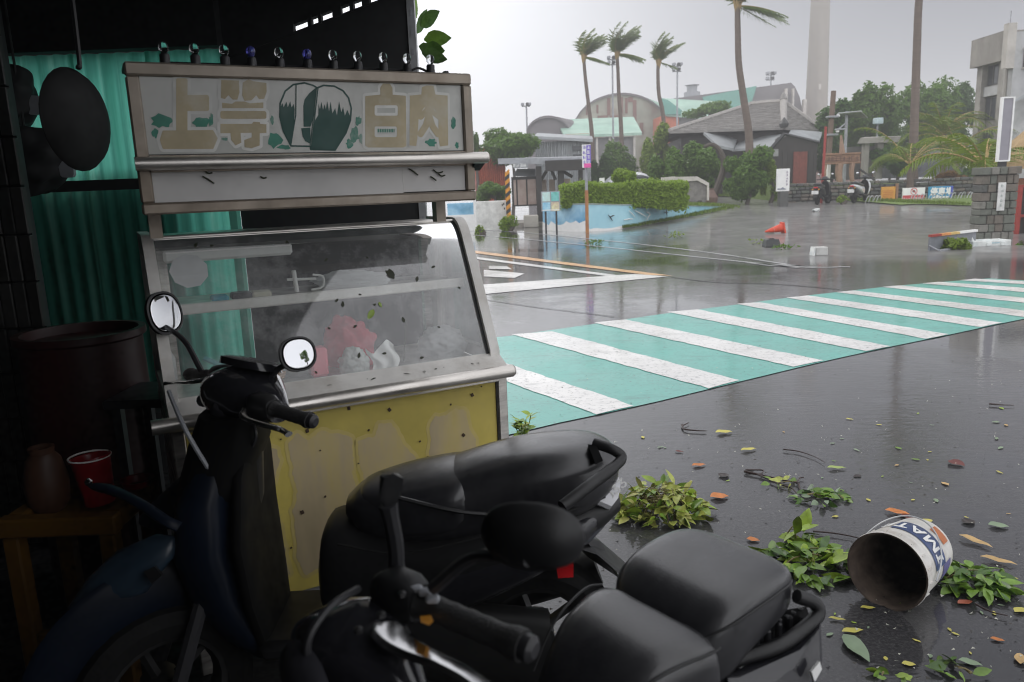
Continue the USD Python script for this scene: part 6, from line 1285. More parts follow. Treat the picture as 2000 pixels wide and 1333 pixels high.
# light bulbs along the top
BULB = usdkit.material(stage, '/World/Looks/bulb_glass', {'p': ('principled_bsdf', {'transmission_weight': 1.0, 'roughness': .02, 'base_color': (.9, .92, .94), 'ior': 1.2})}, [], surface='p.BSDF')
BULBB = usdkit.material(stage, '/World/Looks/blue_bulb_glass', {'p': ('principled_bsdf', {'transmission_weight': .8, 'roughness': .05, 'base_color': (.12, .12, .5)})}, [], surface='p.BSDF')
for k, s in enumerate((-.212, -.292, -.372, -.455, -.533, -.612, -.695, -.776, -.85, -.93, -1.01)):
    h_ = C('bulb_holder', lathe([(.0135, 0), (.0135, .026), (.011, .03)], (s, .085, bz1), 12), BLACKM)
    C('light_bulb', lathe([(.007, .028), (.008, .032), (.0125, .040), (.0135, .047), (.011, .056), (.005, .0605), (.001, .061)], (s, .085, bz1), 14), BULBB if k in (5, 7) else BULB, parent=h_, smooth=60)
C('cable', tube(bez([(-.212, .10, bz1 + .008), (-.25, .1, bz1 + .02), (-.29, .1, bz1 + .006), (-.34, .1, bz1 + .012), (-1.0, .1, bz1 + .008)], 6), .004, 6), BLACKM)
C('plug', bx(-.165, -.15, .08, .1, bz1, bz1 + .012, .002), BLACKM)
# paper disc stuck inside the front glass, leaf scraps on the glass and ledge
def onglass(z, off): i = float(np.interp(z, prof[:, 1], prof[:, 0])); return i - off
cs, cz = Pc(370, 530, .255)
gt = np.array([.06, .125]); gt = gt / np.linalg.norm(gt)      # up the slope, in (b, z)
nd = [(math.cos(a), math.sin(a)) for a in np.linspace(.3, 6.58, 10)[:-1]]
dz_ = cz; db = onglass(dz_, -.004)
solo('paper_disc', ext(Polygon(nd), .001, Wc(cs, db, dz_), CU * .058, .058 * (CN * .45 + np.array([0, 0, .9])), unit(np.cross(CU, CN * .45 + np.array([0, 0, .9])))), M('white_card', (.62, .62, .63), .7), 'white rounded paper card stuck inside the glass of the stall', 'card')
SCR = M('dark_leaf_scrap', (.035, .04, .02), .5)
for k, (u, v) in enumerate(((410, 480), (380, 483), (770, 545), (735, 595), (730, 605), (740, 590), (700, 575), (655, 590), (790, 630), (860, 640), (640, 505), (560, 470), (640, 640), (690, 640), (670, 600), (720, 505), (850, 520), (815, 540), (895, 560), (820, 700), (700, 700), (620, 730), (755, 690))):
    b = .2
    for _ in range(6): s, z = Pc(u, v, b); b = onglass(min(max(z, .93), 1.36), .003)
    L = (.03 if k in (2, 4) else .012) * (1 + (k % 3) * .4)
    solo('leaf_scrap', xf(leafmesh(L, L * .5, .1, .1), np.column_stack([CU * math.cos(k) + (CN * .45 + np.array([0, 0, .9])) * math.sin(k), -CU * math.sin(k) + (CN * .45 + np.array([0, 0, .9])) * math.cos(k), -CN * .9 + np.array([0, 0, .45])]), Wc(s, b, z)), LEAFG[0] if k in (4, 5) else SCR, 'dark wet leaf scrap stuck to the sloping glass of the stall', 'leaf scrap', 'leaf scraps stuck to the stall glass')
for k, (u, v) in enumerate(((920, 702), (905, 715), (868, 703), (855, 722), (830, 735), (790, 745), (760, 735), (720, 750), (735, 738), (935, 712), (640, 765), (700, 757))):
    s, z = Pc(u, v, .04); solo('leaf_scrap', xf(leafmesh(.012 + .006 * (k % 3), .006, .1, .1), rotz(k * 1.3) @ rotx(-.5), Wc(s, .045, .899)), SCR, 'tiny dark leaf scrap on the cream ledge below the stall glass', 'leaf scrap', 'leaf scraps on the stall ledge')
for k, (u, v, L) in enumerate(((400, 335, .02), (395, 345, .03), (508, 345, .018), (798, 330, .03), (845, 332, .035), (840, 345, .02), (855, 340, .025))):
    s, z = Pc(u, v, .049); solo('leaf_scrap', xf(tube(bez([(0, 0, 0), (L * .5, 0, -L * .3), (L, 0, -L * (.2 + .5 * (k % 2)))], 4), .0022, 4), np.column_stack([CU, CN, (0, 0, 1)]), Wc(s, .046, z)), SCR, 'dark twig scrap stuck on the white panel under the sign rail', 'twig', 'twig scraps on the lower sign panel')
# things inside the case
def crumple(c, rad, seed, m, name, label, category, amp=.55, fr=3.2, sub=4, flatb=True):
    ic = trimesh.creation.icosphere(sub); v = np.array(ic.vertices); d = meshkit.fbm(v * fr + seed * 3.1, 3, seed) - .5; rd = np.abs(meshkit.noise(v * fr * 1.8 + seed, seed + 9) - .5)
    v = v * (1 + amp * d + .5 * amp * (.25 - rd))[:, None] * rad
    if flatb: v[:, 2] = np.maximum(v[:, 2], -rad[2] * .55)
    p = Wc(c[0], c[1], c[2]) + np.array([0, 0, rad[2] * .55]); return solo(name, (v + p, ic.faces), m, label, category, smooth=45)
def bagmat(name, col, tr): 
    return usdkit.material(stage, '/World/Looks/' + name, {'p': ('principled_bsdf', {'base_color': col, 'roughness': .25}), 't': ('translucent_bsdf', {'color': col}), 'x': ('transparent_bsdf', {}), 'm': ('mix_closure', {'fac': .35}), 'm2': ('mix_closure', {'fac': tr})}, [('p.BSDF', 'm.closure1'), ('t.BSDF', 'm.closure2'), ('m.closure', 'm2.closure1'), ('x.BSDF', 'm2.closure2')], surface='m2.closure')
PINKB, WHB, CLB = bagmat('pink_plastic_bag', (.72, .10, .15), .1), bagmat('white_plastic_bag', (.75, .78, .76), .12), bagmat('clear_plastic_bag', (.75, .77, .78), .45)
FZ = .885
s, _ = Pc(685, 680, .34); crumple((s, .36, FZ), np.array([.09, .06, .11]), 1, PINKB, 'plastic_bag', 'crumpled pink plastic bag in the middle of the glass case', 'bag')
s, _ = Pc(690, 695, .22); crumple((s, .22, FZ), np.array([.05, .045, .055]), 2, WHB, 'plastic_bag', 'small white knotted bag in front of the pink bag', 'bag')
s, _ = Pc(862, 665, .3); crumple((s, .30, FZ), np.array([.085, .06, .07]), 3, CLB, 'plastic_bag', 'clear crumpled bag at the right end of the glass case', 'bag')
s, _ = Pc(690, 515, .36); crumple((s, .40, 1.169), np.array([.13, .06, .035]), 4, CLB, 'plastic_bag', 'clear crumpled bag lying on the shelf of the glass case', 'bag')
s, _ = Pc(620, 700, .26); solo('plastic_box', xf(bx(-.03, .03, -.03, .03, 0, .10, .008), np.column_stack([CU, CN, (0, 0, 1)]), Wc(s, .26, FZ)), M('pink_plastic', (.70, .12, .17), .35), 'upright pink plastic box behind the scooter mirror', 'box')
s, _ = Pc(748, 680, .2); tw = grid(lambda U, V: np.stack([U * .05 + .012 * np.sin(V * 5), .008 * np.sin(U * 7 + V * 3), V * .085 * (1 + .25 * np.sin(U * 3.1))], -1), -1, 1, 0, 1, 14, 10)
solo('tissue', xf(tw, np.column_stack([CU, CN, (0, 0, 1)]), Wc(s, .2, FZ)), M('white_paper', (.78, .78, .77), .8), 'crumpled white paper sheet standing beside the white knotted bag', 'paper', smooth=True)
s, _ = Pc(790, 640, .25); solo('chopstick', tube([Wc(s - .01, .25, FZ + .01), Wc(s + .015, .27, FZ + .16)], .003, 6), SCR, 'thin dark stick leaning behind the white paper', 'stick')
s, _ = Pc(505, 700, .3); crumple((s, .3, FZ), np.array([.075, .06, .035]), 5, M('brown_paper', (.32, .19, .10), .7), 'paper_parcel', 'flat brown paper parcel at the left of the glass case', 'parcel')
s0, z0 = Pc(398, 700, .3); s1, z1 = Pc(500, 745, .3); solo('handle', tube([Wc(s0, .3, z0), Wc(s1, .25, max(z1, FZ + .012))], .009, 8), M('turquoise_plastic', (.10, .38, .40), .4), 'turquoise tool handle leaning in the left of the case', 'tool handle')
for lab, u0, u1, m_, h in (('small turquoise sponge on the shelf of the glass case', 412, 446, M('turquoise_sponge', (.06, .38, .48), .7), .02), ('black lump between the two sponges on the shelf', 452, 492, BLACKM, .024), ('cream coloured sponge on the shelf beside the black lump', 492, 530, M('cream_sponge', (.55, .53, .40), .8), .022)):
    sa, sb = Pc(u0, 575, .29)[0], Pc(u1, 572, .29)[0]; solo('sponge', xf(bx(sa, sb, -.03, .03, 0, h, .006), np.column_stack([CU, CN, (0, 0, 1)]), Wc(0, .31, 1.1695)), m_, lab, 'sponge')
s, z = Pc(578, 535, .35)
hk = Thing('white_hook', 'white plastic hanger clip standing on the shelf', 'clip', Wc(s, .36, 1.169)); hk.add('stem', tube([Wc(s, .36, 1.17), Wc(s - .005, .36, 1.245)], .008, 8), WHITEB); hk.add('arm', tube([Wc(s - .03, .36, 1.215), Wc(s + .07, .36, 1.21)], .005, 6), WHITEB)
hk.add('loop', tube(bez([Wc(s + .05, .36, 1.172), Wc(s + .09, .36, 1.18), Wc(s + .095, .36, 1.215), Wc(s + .06, .36, 1.225)], 5), .004, 6), WHITEB)
s, z = Pc(885, 590, .5); solo('cord', tube(bez([Wc(s - .02, .5, 1.14), Wc(s, .5, 1.06), Wc(s + .02, .48, .98), Wc(s + .03, .46, .90)], 6), .004, 6), WHITEB, 'white cord hanging inside the right end of the case', 'cord')

# ---------------------------------------------------------------- the two near scooters
ARM_G = None
A_ = Sc('dark blue fronted scooter parked against the food stall', (-.74, 2.0), (.30, 2.03), None, .66, dict(body=PLBLK, apron=BLUEP, fender=BLUEP),
        [(.15, .05, 0.625, 0.680, 2.2), (.10, .10, 0.585, 0.715, 2.6), (0, .14, 0.565, 0.733, 3), (-.1, .152, 0.565, 0.750, 3.2), (-.18, .15, 0.565, 0.771, 3.2), (-.26, .15, 0.575, 0.793, 3.2), (-.36, .155, 0.595, 0.811, 3.2), (-.47, .145, 0.615, 0.820, 3.0), (-.54, .12, 0.645, 0.815, 2.8), (-.585, .075, 0.675, 0.795, 2.4), (-.60, .03, 0.705, 0.765, 2)],
        None,
        [(.235, .07, 0.365, 0.525, 3), (.20, .13, 0.315, 0.625, 3), (.08, .16, 0.295, 0.620, 3), (-.1, .175, 0.345, 0.625, 3), (-.3, .18, 0.435, 0.645, 3), (-.44, .15, 0.505, 0.655, 3), (-.54, .10, 0.565, 0.665, 2.6), (-.60, .05, 0.605, 0.655, 2.2)], rx=-.36)
a_pad = smoothloft([(.12, .04, 0.645, 0.700, 2.4), (.09, .09, 0.625, 0.723, 2.8), (0, .146, 0.585, 0.742, 3), (-.09, .16, 0.585, 0.755, 3.2), (-.16, .158, 0.605, 0.763, 3), (-.205, .12, 0.625, 0.765, 2.6), (-.225, .05, 0.685, 0.760, 2.2)], 28)
A_.a('rider_pad', a_pad, VINYL)
A_.a('side_cover', smoothloft([(.12, .10, .36, .44, 3), (.05, .168, .35, .48, 4), (-.15, .186, .40, .54, 4), (-.35, .182, .48, .60, 4), (-.48, .15, .55, .635, 4), (-.55, .08, .59, .64, 3)]), GLBLK)
A_.a('panel_seam', tube(bez([(.16, .135, .60), (0, .172, .585), (-.2, .182, .62), (-.4, .165, .66), (-.55, .10, .68)], 6), .0035, 5), M('seam_black', (.002, .002, .002), .7))
for x_, z_ in ((-.02, .47), (-.30, .56), (-.44, .60)): A_.a('panel_screw', lathe([(.006, 0), (.006, .003), (.002, .004)], (x_, .187, z_), 8, (0, 1, 0)), ALLOY)
fA = unit(np.array([-.66, -.75, 0])); hA_ = np.array([-.72, 1.98, 1.0])
A_.bars(hA_, (Pz(535, 800, .99), Pz(606, 822, .975)), (np.array([-.86, 2.16, 1.0]), np.array([-.97, 2.25, .985])), fA)
A_.mirror(Pz(512, 762, 1.0), Pz(582, 692, 1.1), unit(np.array([.62, -.85, .26])), .046, .043)
A_.mirror(np.array([-.88, 2.12, 1.02]), Pz(322, 612, 1.17), unit(np.array([.93, -.32, .18])), .065, .062)
def W2(s, mesh): v, f = arr(mesh); return np.array([s.L(p) for p in v]), f
# rear cover between bars and leg shield, key lock, shopping hook
a = A_
a.a('inner_cowl', rings([sell(a.L(Pz(u, v, z)), w, d * 1.3, 20, 2.8, (0, 1, 0), (1, 0, 0)) for u, v, z, w, d in ((455, 800, .95, .10, .06), (450, 860, .86, .13, .075), (430, 930, .76, .15, .07), (430, 1000, .64, .15, .05))]), M('deep_black_plastic', (.004, .004, .004)))
a.a('key_lock', lathe([(.018, 0), (.018, .012), (.010, .014), (.004, .013)], a.L(Pz(398, 783, .95)), 14, (-.2, .9, .3)), GREYP)
a.a('shopping_hook', W2(a, tube(bez([Pz(452, 965, .70), Pz(470, 985, .69), Pz(478, 1000, .685), Pz(470, 1022, .67), Pz(456, 1024, .67)], 5), .006, 8)), BLACKM)
a.a('bag_latch', W2(a, bx(*sorted((Pz(478, 918, .78)[0], Pz(497, 918, .78)[0])), 1.93, 1.96, .765, .785, .004)), CHROME)
a.a('cable', W2(a, tube(bez([Pz(330, 765, 1.0), Pz(355, 825, .95), Pz(385, 880, .88), Pz(420, 935, .8)], 6), .006, 6)), GREYP)
a.a('cable', W2(a, tube(bez([Pz(470, 790, .97), Pz(500, 850, .9), Pz(470, 900, .82), Pz(440, 930, .78)], 6), .005, 6)), BLACKM)
# crest of the front fairing with its shiny end, side vent panel
a.a('fairing_crest', W2(a, tube(bez([Pz(175, 948, .80), Pz(225, 960, .80), Pz(275, 985, .79), Pz(320, 1015, .77), Pz(350, 1030, .75)], 6), np.array([.006, .012, .016, .017, .018, .017, .016] + [.015] * 18)[:25], 10, flat=.6)), BLUEP)
a.a('crest_tip', lathe([(.001, -.012), (.009, -.004), (.010, .004), (.003, .011)], a.L(Pz(173, 943, .80)), 12), CHROME)
leafp = [(130, 1190), (170, 1130), (230, 1075), (300, 1045), (345, 1050), (340, 1085), (310, 1120), (280, 1160), (220, 1180), (165, 1192)]
def onplane(px, pt, n):
    out = []
    for u, v in px:
        d = ray(u, v); t = ((pt - EYE) @ n) / (d @ n); out.append(EYE + d * t)
    return np.array(out)
npl = unit(np.array([.05, -1, .32])); op = onplane(leafp, np.array([-1.0, 1.78, .55]), npl)
ctr = op.mean(0); ringsL = [ctr + (op - ctr) * k + npl * h for k, h in ((1.0, -.02), (1.0, 0), (.85, .016), (.5, .026), (.05, .029))]
a.a('side_fairing', W2(a, rings(np.array(ringsL))), M('blue_grey_panel', (.012, .022, .034), .32, coat=.1), smooth=60)
mk = onplane([(285, 1115), (305, 1105), (320, 1122), (300, 1140)], np.array([-1.0, 1.755, .55]), npl); a.a('side_badge', W2(a, hull(np.vstack([mk, mk + npl * .012]))), PLBLK)
# tail: grab rail, tail light with sticker, reflector and mudguard
rail = [Pz(1098, 990, .74), Pz(1150, 950, .77), Pz(1200, 912, .79), Pz(1214, 893, .80), Pz(1195, 878, .82), Pz(1160, 866, .83)]
a.a('grab_rail', W2(a, tube(bez(rail, 6), np.array([.016] * 12 + [.014] * 19)[:31], 10)), PLBLK)
a.a('rail_stay', W2(a, hull([Pz(1148, 868, .83), Pz(1165, 870, .83), Pz(1178, 900, .80), Pz(1163, 908, .79), Pz(1150, 868, .80), Pz(1165, 900, .77)])), PLBLK)
tl_ = onplane([(1150, 978), (1172, 958), (1206, 930), (1212, 940), (1206, 975), (1190, 996)], np.array([.28, 1.98, .70]), unit(np.array([.45, -.8, .3]))); c_ = tl_.mean(0); nn = unit(np.array([.45, -.8, .3]))
tail_ = a.a('tail_light', W2(a, rings(np.array([tl_ - nn * .05, tl_, c_ + (tl_ - c_) * .8 + nn * .012, c_ + (tl_ - c_) * .05 + nn * .014]))), M('pale_tail_lens', (.62, .62, .64), .2), smooth=30)
tx = meshkit.text_mesh('033', .026, .001, bold=True); v, f = arr(tx); ex_ = unit(Pz(1205, 952, .70) - Pz(1170, 985, .66)); ey_ = unit(np.cross(nn, ex_)); 
a.a('plate_number', W2(a, (v[:, :1] * ex_ + v[:, 1:2] * ey_ + v[:, 2:] * nn + (c_ + nn * .016 - ex_ * .022 - ey_ * .012), f)), WHITEB, parent=tail_)
sf = onplane([(1120, 1010), (1150, 1000), (1196, 998), (1180, 1030), (1150, 1062), (1100, 1085)], np.array([.22, 1.96, .62]), nn); a.a('tail_fairing', W2(a, rings(np.array([sf - nn * .07, sf, sf.mean(0) + (sf - sf.mean(0)) * .7 + nn * .012, sf.mean(0) + (sf - sf.mean(0)) * .1 + nn * .014]))), M('smoked_panel', (.03, .033, .04), .2, coat=.4), smooth=40)
a.a('side_reflector', W2(a, hull([Pz(1086, 1105, .48), Pz(1120, 1085, .48), Pz(1120, 1128, .46), Pz(1090, 1130, .46), Pz(1086, 1105, .48) + [0, .02, 0], Pz(1120, 1128, .46) + [0, .02, 0], Pz(1120, 1085, .48) + [0, .02, 0]])), TAILR)
mg = np.array([Pz(1140, 1052, .55), Pz(1175, 1060, .5), Pz(1196, 1095, .42), Pz(1210, 1130, .36), Pz(1180, 1110, .38), Pz(1150, 1090, .42)]); a.a('mudguard', W2(a, hull(np.vstack([mg, mg + [-.02, .05, 0]]))), PLBLK)
a.a('seat_trim', W2(a, tube(bez([Pz(760, 968, .74), Pz(900, 1000, .69), Pz(1020, 1005, .66), Pz(1100, 1000, .66)], 6), .006, 6)), PLBLK)

B_ = Sc('black scooter nearest the camera with a stepped two part seat', (-.195, .925), (.494, 1.457), None, .2, dict(body=PLBLK, apron=GLBLK, fender=GLBLK),
        [(.15, .05, .42, .50, 3), (.12, .075, .44, .60, 3), (.085, .092, .47, .672, 3.4), (.045, .106, .50, .714, 4), (0, .12, .52, .740, 5), (-.05, .133, .53, .750, 5.5), (-.10, .144, .54, .752, 5.5), (-.135, .138, .55, .745, 4.5), (-.15, .08, .58, .71, 3)],
        [(-.105, .05, .60, .72, 2.8), (-.125, .10, .60, .752, 3.4), (-.165, .128, .62, .780, 4.4), (-.22, .137, .665, .794, 5.5), (-.30, .137, .69, .800, 5.5), (-.355, .128, .70, .797, 5), (-.385, .105, .71, .785, 3.6), (-.398, .05, .73, .765, 2.6)],
        [(.14, .08, .30, .48, 3), (.10, .11, .30, .54, 3), (-.03, .125, .33, .575, 3), (-.17, .125, .40, .60, 3), (-.28, .12, .47, .625, 3), (-.36, .105, .53, .64, 2.8), (-.41, .07, .57, .645, 2.4)], rx=-.17, fh=.84)
b = B_
gi, go = Pz(822, 1178, .965), Pz(1022, 1262, .955)
fB = unit(np.array([-.65, -.75, 0])); hB = Pz(690, 1250, .92)
pp = [(.085, .090, .672), (.045, .104, .706), (0, .119, .728), (-.05, .133, .738), (-.10, .144, .740), (-.132, .139, .735)]
for sg in (1, -1): b.a('seat_piping', tube(bez([(x, sg * w_ * 1.0, z) for x, w_, z in pp], 5), .0026, 6), PLBLK)
pp = [(-.13, .098, .732), (-.17, .127, .752), (-.22, .137, .764), (-.30, .137, .769), (-.355, .128, .767), (-.383, .104, .760)]
for sg in (1, -1): b.a('seat_piping', tube(bez([(x, sg * w_, z) for x, w_, z in pp], 5), .0026, 6), PLBLK)
b.a('rack_plate', smoothloft([(-.14, .10, .640, .655, 4), (-.22, .128, .640, .658, 5), (-.34, .125, .650, .668, 5), (-.41, .09, .660, .675, 4)]), GLBLK)
for k in range(6): b.a('rack_bolt', lathe([(.006, 0), (.006, .03), (.003, .033)], (-.19 - .035 * k, .122, .660), 8), BLACKM)
b.bars(hB, (gi, go), (np.array([-.28, .82, .84]), np.array([-.36, .80, .82])), fB, False, .7)
b.mirror(Pz(845, 1150, 1.0), Pz(1040, 1045, 1.1), unit(np.array([.25, .93, .12])), .058, .040)
b.a('mirror_stalk', W2(b, tube(bez([Pz(775, 1120, .98), Pz(772, 1060, 1.03), Pz(758, 985, 1.09)], 6), [.013, .012, .011, .011, .011, .011, .011, .011, .011, .011, .011, .012, .013], 8)), BLACKM)
b.a('mirror', W2(b, hull([Pz(740, 975, 1.1), Pz(750, 935, 1.13), Pz(768, 925, 1.135), Pz(788, 935, 1.125), Pz(785, 965, 1.1), Pz(760, 1000, 1.08), Pz(750, 945, 1.13) + [-.01, .03, 0], Pz(786, 940, 1.12) + [-.01, .03, 0], Pz(765, 995, 1.085) + [-.01, .03, 0]])), PLBLK)
# the left brake lever as seen: broad at its root and running out of the picture
lv = bez([Pz(752, 1222, .96), Pz(768, 1246, .955), Pz(800, 1268, .95), Pz(850, 1290, .945), Pz(905, 1318, .94), Pz(950, 1350, .935)], 6)
lvt = np.gradient(lv, axis=0); lw2 = np.interp(np.linspace(0, 1, len(lv)), [0, .1, .3, .6, 1], [.016, .024, .020, .0125, .012])
b.a('front_brake_lever', W2(b, rings([sell(p, w, .0055, 24, 8, unit(np.cross((.32, .03, 1), t)), unit(np.array([.32, .03, 1]))) for p, t, w in zip(lv, lvt, lw2)])), CHROME, smooth=25)
b.a('turn_switch', W2(b, hull([Pz(u, v, z) for z in (.962, .974) for u, v in ((820, 1204), (842, 1202), (847, 1214), (838, 1222), (822, 1216))])), AMBER)
for k, (u, v) in enumerate(((812, 1152), (830, 1158), (845, 1172))): b.a('switch', W2(b, bx(*(np.array([-.009, .009, -.006, .006, -.004, .006]) + np.repeat(Pz(u, v, .985), 2)), .003)), GREYP)
for k, (u, v, z) in enumerate(((752, 1130, .99), (785, 1165, .985), (745, 1205, .97), (700, 1235, .97))): b.a('bolt', lathe([(.006, 0), (.006, .005), (.002, .007)], b.L(Pz(u, v, z)), 8), ALLOY)
b.a('brake_cable', W2(b, tube(bez([Pz(700, 1150, .98), Pz(640, 1190, .99), Pz(600, 1260, .96), Pz(620, 1330, .9)], 6), .005, 6)), BLACKM)
b.a('grab_rail', W2(b, tube(bez([Pz(1400, 1302, .66), Pz(1450, 1285, .67), Pz(1520, 1262, .68), Pz(1570, 1228, .69), Pz(1598, 1200, .70), Pz(1590, 1178, .72), Pz(1556, 1165, .74)], 6), .013, 10)), PLBLK)
b.a('rack', W2(b, hull([Pz(1400, 1290, .64), Pz(1585, 1215, .66), Pz(1575, 1185, .70), Pz(1480, 1200, .70), Pz(1400, 1290, .60), Pz(1585, 1225, .63)])), PLBLK)
tp = onplane([(1420, 1325), (1560, 1262), (1603, 1215), (1606, 1290), (1590, 1345), (1430, 1400)], np.array([.50, 1.22, .60]), unit(np.array([.35, -.85, .35]))); n2 = unit(np.array([.35, -.85, .35]))
b.a('tail_panel', W2(b, rings(np.array([tp - n2 * .08, tp, tp.mean(0) + (tp - tp.mean(0)) * .85 + n2 * .008, tp.mean(0) + (tp - tp.mean(0)) * .05 + n2 * .012]))), GLBLK, smooth=30)
lp = onplane([(1576, 1310), (1592, 1290), (1596, 1305), (1582, 1330)], np.array([.50, 1.20, .60]), n2); b.a('licence_plate', W2(b, hull(np.vstack([lp + n2 * .006, lp + n2 * .012]))), PLATEW)
for k in range(7): 
    p = Pz(1480 + k * 14, 1235 - k * 7, .70); b.a('rail_bolt', lathe([(.005, 0), (.005, .004), (.001, .006)], b.L(p), 7), BLACKM)

# ---------------------------------------------------------------- things at the dark left side of the arcade
RP2 = M('dark_red_plastic', (.022, .002, .002), .5); YP = M('dull_yellow_plastic', (.10, .048, .005), .5)
dr = Thing('red_drum', 'dark red plastic drum standing in the shadow at the left', 'drum', (-1.62, 2.85, 0))
dr.add('barrel', lathe([(.19, 0), (.21, .04), (.215, .5), (.21, 1.0), (.225, 1.01), (.225, 1.035), (.2, 1.035), (.195, 1.0), (.01, .98)], (-1.62, 2.85, 0), 28), RP2, smooth=40)
st_ = Thing('yellow_crate', 'yellow plastic crate with open sides beside the blue scooter', 'crate', (-1.40, 2.30, 0)); cx0, cx1, cy0, cy1, ch_ = -1.56, -1.22, 2.16, 2.46, .58
for x in (cx0, cx1 - .05):
    for yq in (cy0, cy1 - .05): st_.add('corner', bx(x, x + .05, yq, yq + .05, 0, ch_ - .061, .006), YP)
for yq in (cy0 - .004, cy1 - .046): st_.add('top_rail', bx(cx0 - .01, cx1 + .01, yq, yq + .05, ch_ - .06, ch_, .006), YP); st_.add('lower_rail', bx(cx0 + .05, cx1 - .05, yq + .01, yq + .04, .12, .2, .006), YP)
for x in (cx0 - .004, cx1 - .046): st_.add('top_rail', bx(x, x + .05, cy0 + .047, cy1 - .047, ch_ - .059, ch_ - .001, .006), YP)
st_.add('tray', bx(cx0 + .02, cx1 - .02, cy0 + .047, cy1 - .047, ch_ - .05, ch_ - .03), YP)
tz_ = ch_ - .029
rc = Thing('red_cup', 'red plastic cup with a pale rim tilted on the yellow crate', 'cup', (-1.33, 2.32, tz_)); rc.add('cup', lathe([(.042, 0), (.045, .005), (.058, .15), (.063, .15), (.060, .157), (.054, .15), (.040, .01), (.01, .008)], (-1.335, 2.32, tz_ + .008), 24, (-.12, .05, 1)), M('bright_red_plastic', (.17, .005, .008), .3)); rc.add('rim', tube(bez([(-1.335 - .018 + .061 * math.cos(q), 2.327 + .061 * math.sin(q), tz_ + .163) for q in np.linspace(0, 6.28, 13)], 2), .003, 5), WHITEB)
rb2 = Thing('red_bowl', 'small bright red bowl lying behind the tilted red cup', 'bowl', (-1.24, 2.41, tz_)); rb2.add('bowl', lathe([(.01, 0), (.03, 0), (.05, .05), (.054, .052), (.046, .05), (.026, .008), (.005, .007)], (-1.258, 2.41, tz_), 20), M('bright_red_plastic', (.48, .012, .02), .22))
jr = Thing('brown_jar', 'brown rounded jar standing at the left end of the yellow crate', 'jar', (-1.49, 2.30, tz_)); jr.add('jar', lathe([(.04, 0), (.06, .03), (.065, .1), (.05, .17), (.035, .19), (.038, .21), (.03, .21), (.02, .2)], (-1.485, 2.30, tz_), 20), M('brown_glaze', (.05, .022, .012), .5))
cbn = Thing('side_table', 'dark narrow side table behind the blue scooter handlebar', 'table', (-1.22, 2.62, 0)); cbn.add('top', bx(-1.42, -1.02, 2.56, 2.84, .80, .83, .005), BLACKM)
for x in (-1.40, -1.06):
    for yq in (2.58, 2.80): cbn.add('leg', bx(x, x + .03, yq, yq + .03, 0, .7995), BLACKM)
wbt = Thing('white_bottle', 'white plastic bottle on the dark side table', 'bottle', (-1.2, 2.62, .83)); wbt.add('bottle', lathe([(.03, 0), (.033, .01), (.033, .13), (.015, .17), (.014, .2)], (-1.21, 2.62, .83), 18), M('bottle_white', (.6, .6, .6), .35)); wbt.add('cap', lathe([(.017, .2005), (.017, .225), (.012, .228)], (-1.21, 2.62, .83), 14), YP)

# ---------------------------------------------------------------- storm litter on the wet road
def leafy(label, u, v, n, rad, hgt, L, seed, mats, name='leaf_pile', category='leaf pile', twigs=8, lean=.5, centre=None):
    p = Pg(u, v) if centre is None else np.array(centre); t = Thing(name, label, category, p); r = np.random.default_rng(seed)
    for k in range(twigs):
        a = r.uniform(0, 6.28); q0 = p + np.array([math.cos(a) * rad[0] * .7, math.sin(a) * rad[1] * .7, .012]); q2 = p + np.array([r.normal(0, rad[0] * .25), r.normal(0, rad[1] * .25), hgt * r.uniform(.3, .95)])
        t.add('twig', tube(bez([q0, (q0 + q2) / 2 + [0, 0, hgt * .2], q2], 4), np.linspace(.0035, .0018, 9), 5), M('greenish_twig', (.16, .13, .05), .6))
    lm = [leafmesh(1, .46, .12, .25), leafmesh(1, .40, .3, .2, wav=.5), leafmesh(1, .52, .05, .35)]
    for k in range(n):
        q = r.uniform(0, 1) ** .5; a = r.uniform(0, 6.28); x, yq = math.cos(a) * q, math.sin(a) * q; h = hgt * (1 - q * q * .85) * r.uniform(.25, 1.0)
        ll = L * r.uniform(.6, 1.25); pit = r.uniform(-.45, .75) * lean * 2 if h > .03 else r.uniform(-.05, .25)
        pos = p + np.array([x * rad[0], yq * rad[1], max(h, .012)]); pit = max(pit, -(pos[2] - .006) / ll)
        t.add('leaf', placed(lm[k % 3][0] * ll if False else (lm[k % 3][0] * ll, lm[k % 3][1]), pos, a + r.normal(0, 1.5), pit, r.normal(0, .7)), mats[int(r.integers(0, len(mats)))], smooth=True)
    return t
LO2 = M('wilted_leaf', (.36, .36, .10), .5, scale=25, var=.3)
leafy('heap of yellow green leafy cuttings behind the tail of the blue scooter', 1290, 1005, 295, (.205, .15), .16, .066, 201, [LEAFG[0], LEAFG[3], LEAFG[3], LEAFG[1], LO2], twigs=44, lean=.7)
leafy('clump of broad green leaves left of the white paint bucket', 1592, 1105, 150, (.19, .15), .055, .078, 202, [LEAFG[1], LEAFG[0], LEAFG[1], LEAFG[2]], lean=.3)
leafy('two upright fresh leaves at the far end of the leaf clump', 1548, 1055, 9, (.06, .04), .10, .09, 203, [LEAFG[0]], lean=.9, twigs=2)
leafy('dark green leaves piled against the right of the paint bucket', 1893, 1140, 95, (.13, .11), .055, .078, 204, [LEAFG[1], LEAFG[2], LEAFG[1]], lean=.25)
leafy('pale green leaf tuft at the end of the forked twig', 1610, 975, 40, (.13, .08), .03, .065, 205, [LEAFG[2], LEAFG[1], M('pale_leaf_back', (.20, .27, .17), .45)], lean=.15, twigs=3)
leafy('soggy dark leaves at the lower right corner of the picture', 1870, 1315, 14, (.06, .04), .03, .05, 206, [LEAFG[2], LEAFG[1]], lean=.2, twigs=2)
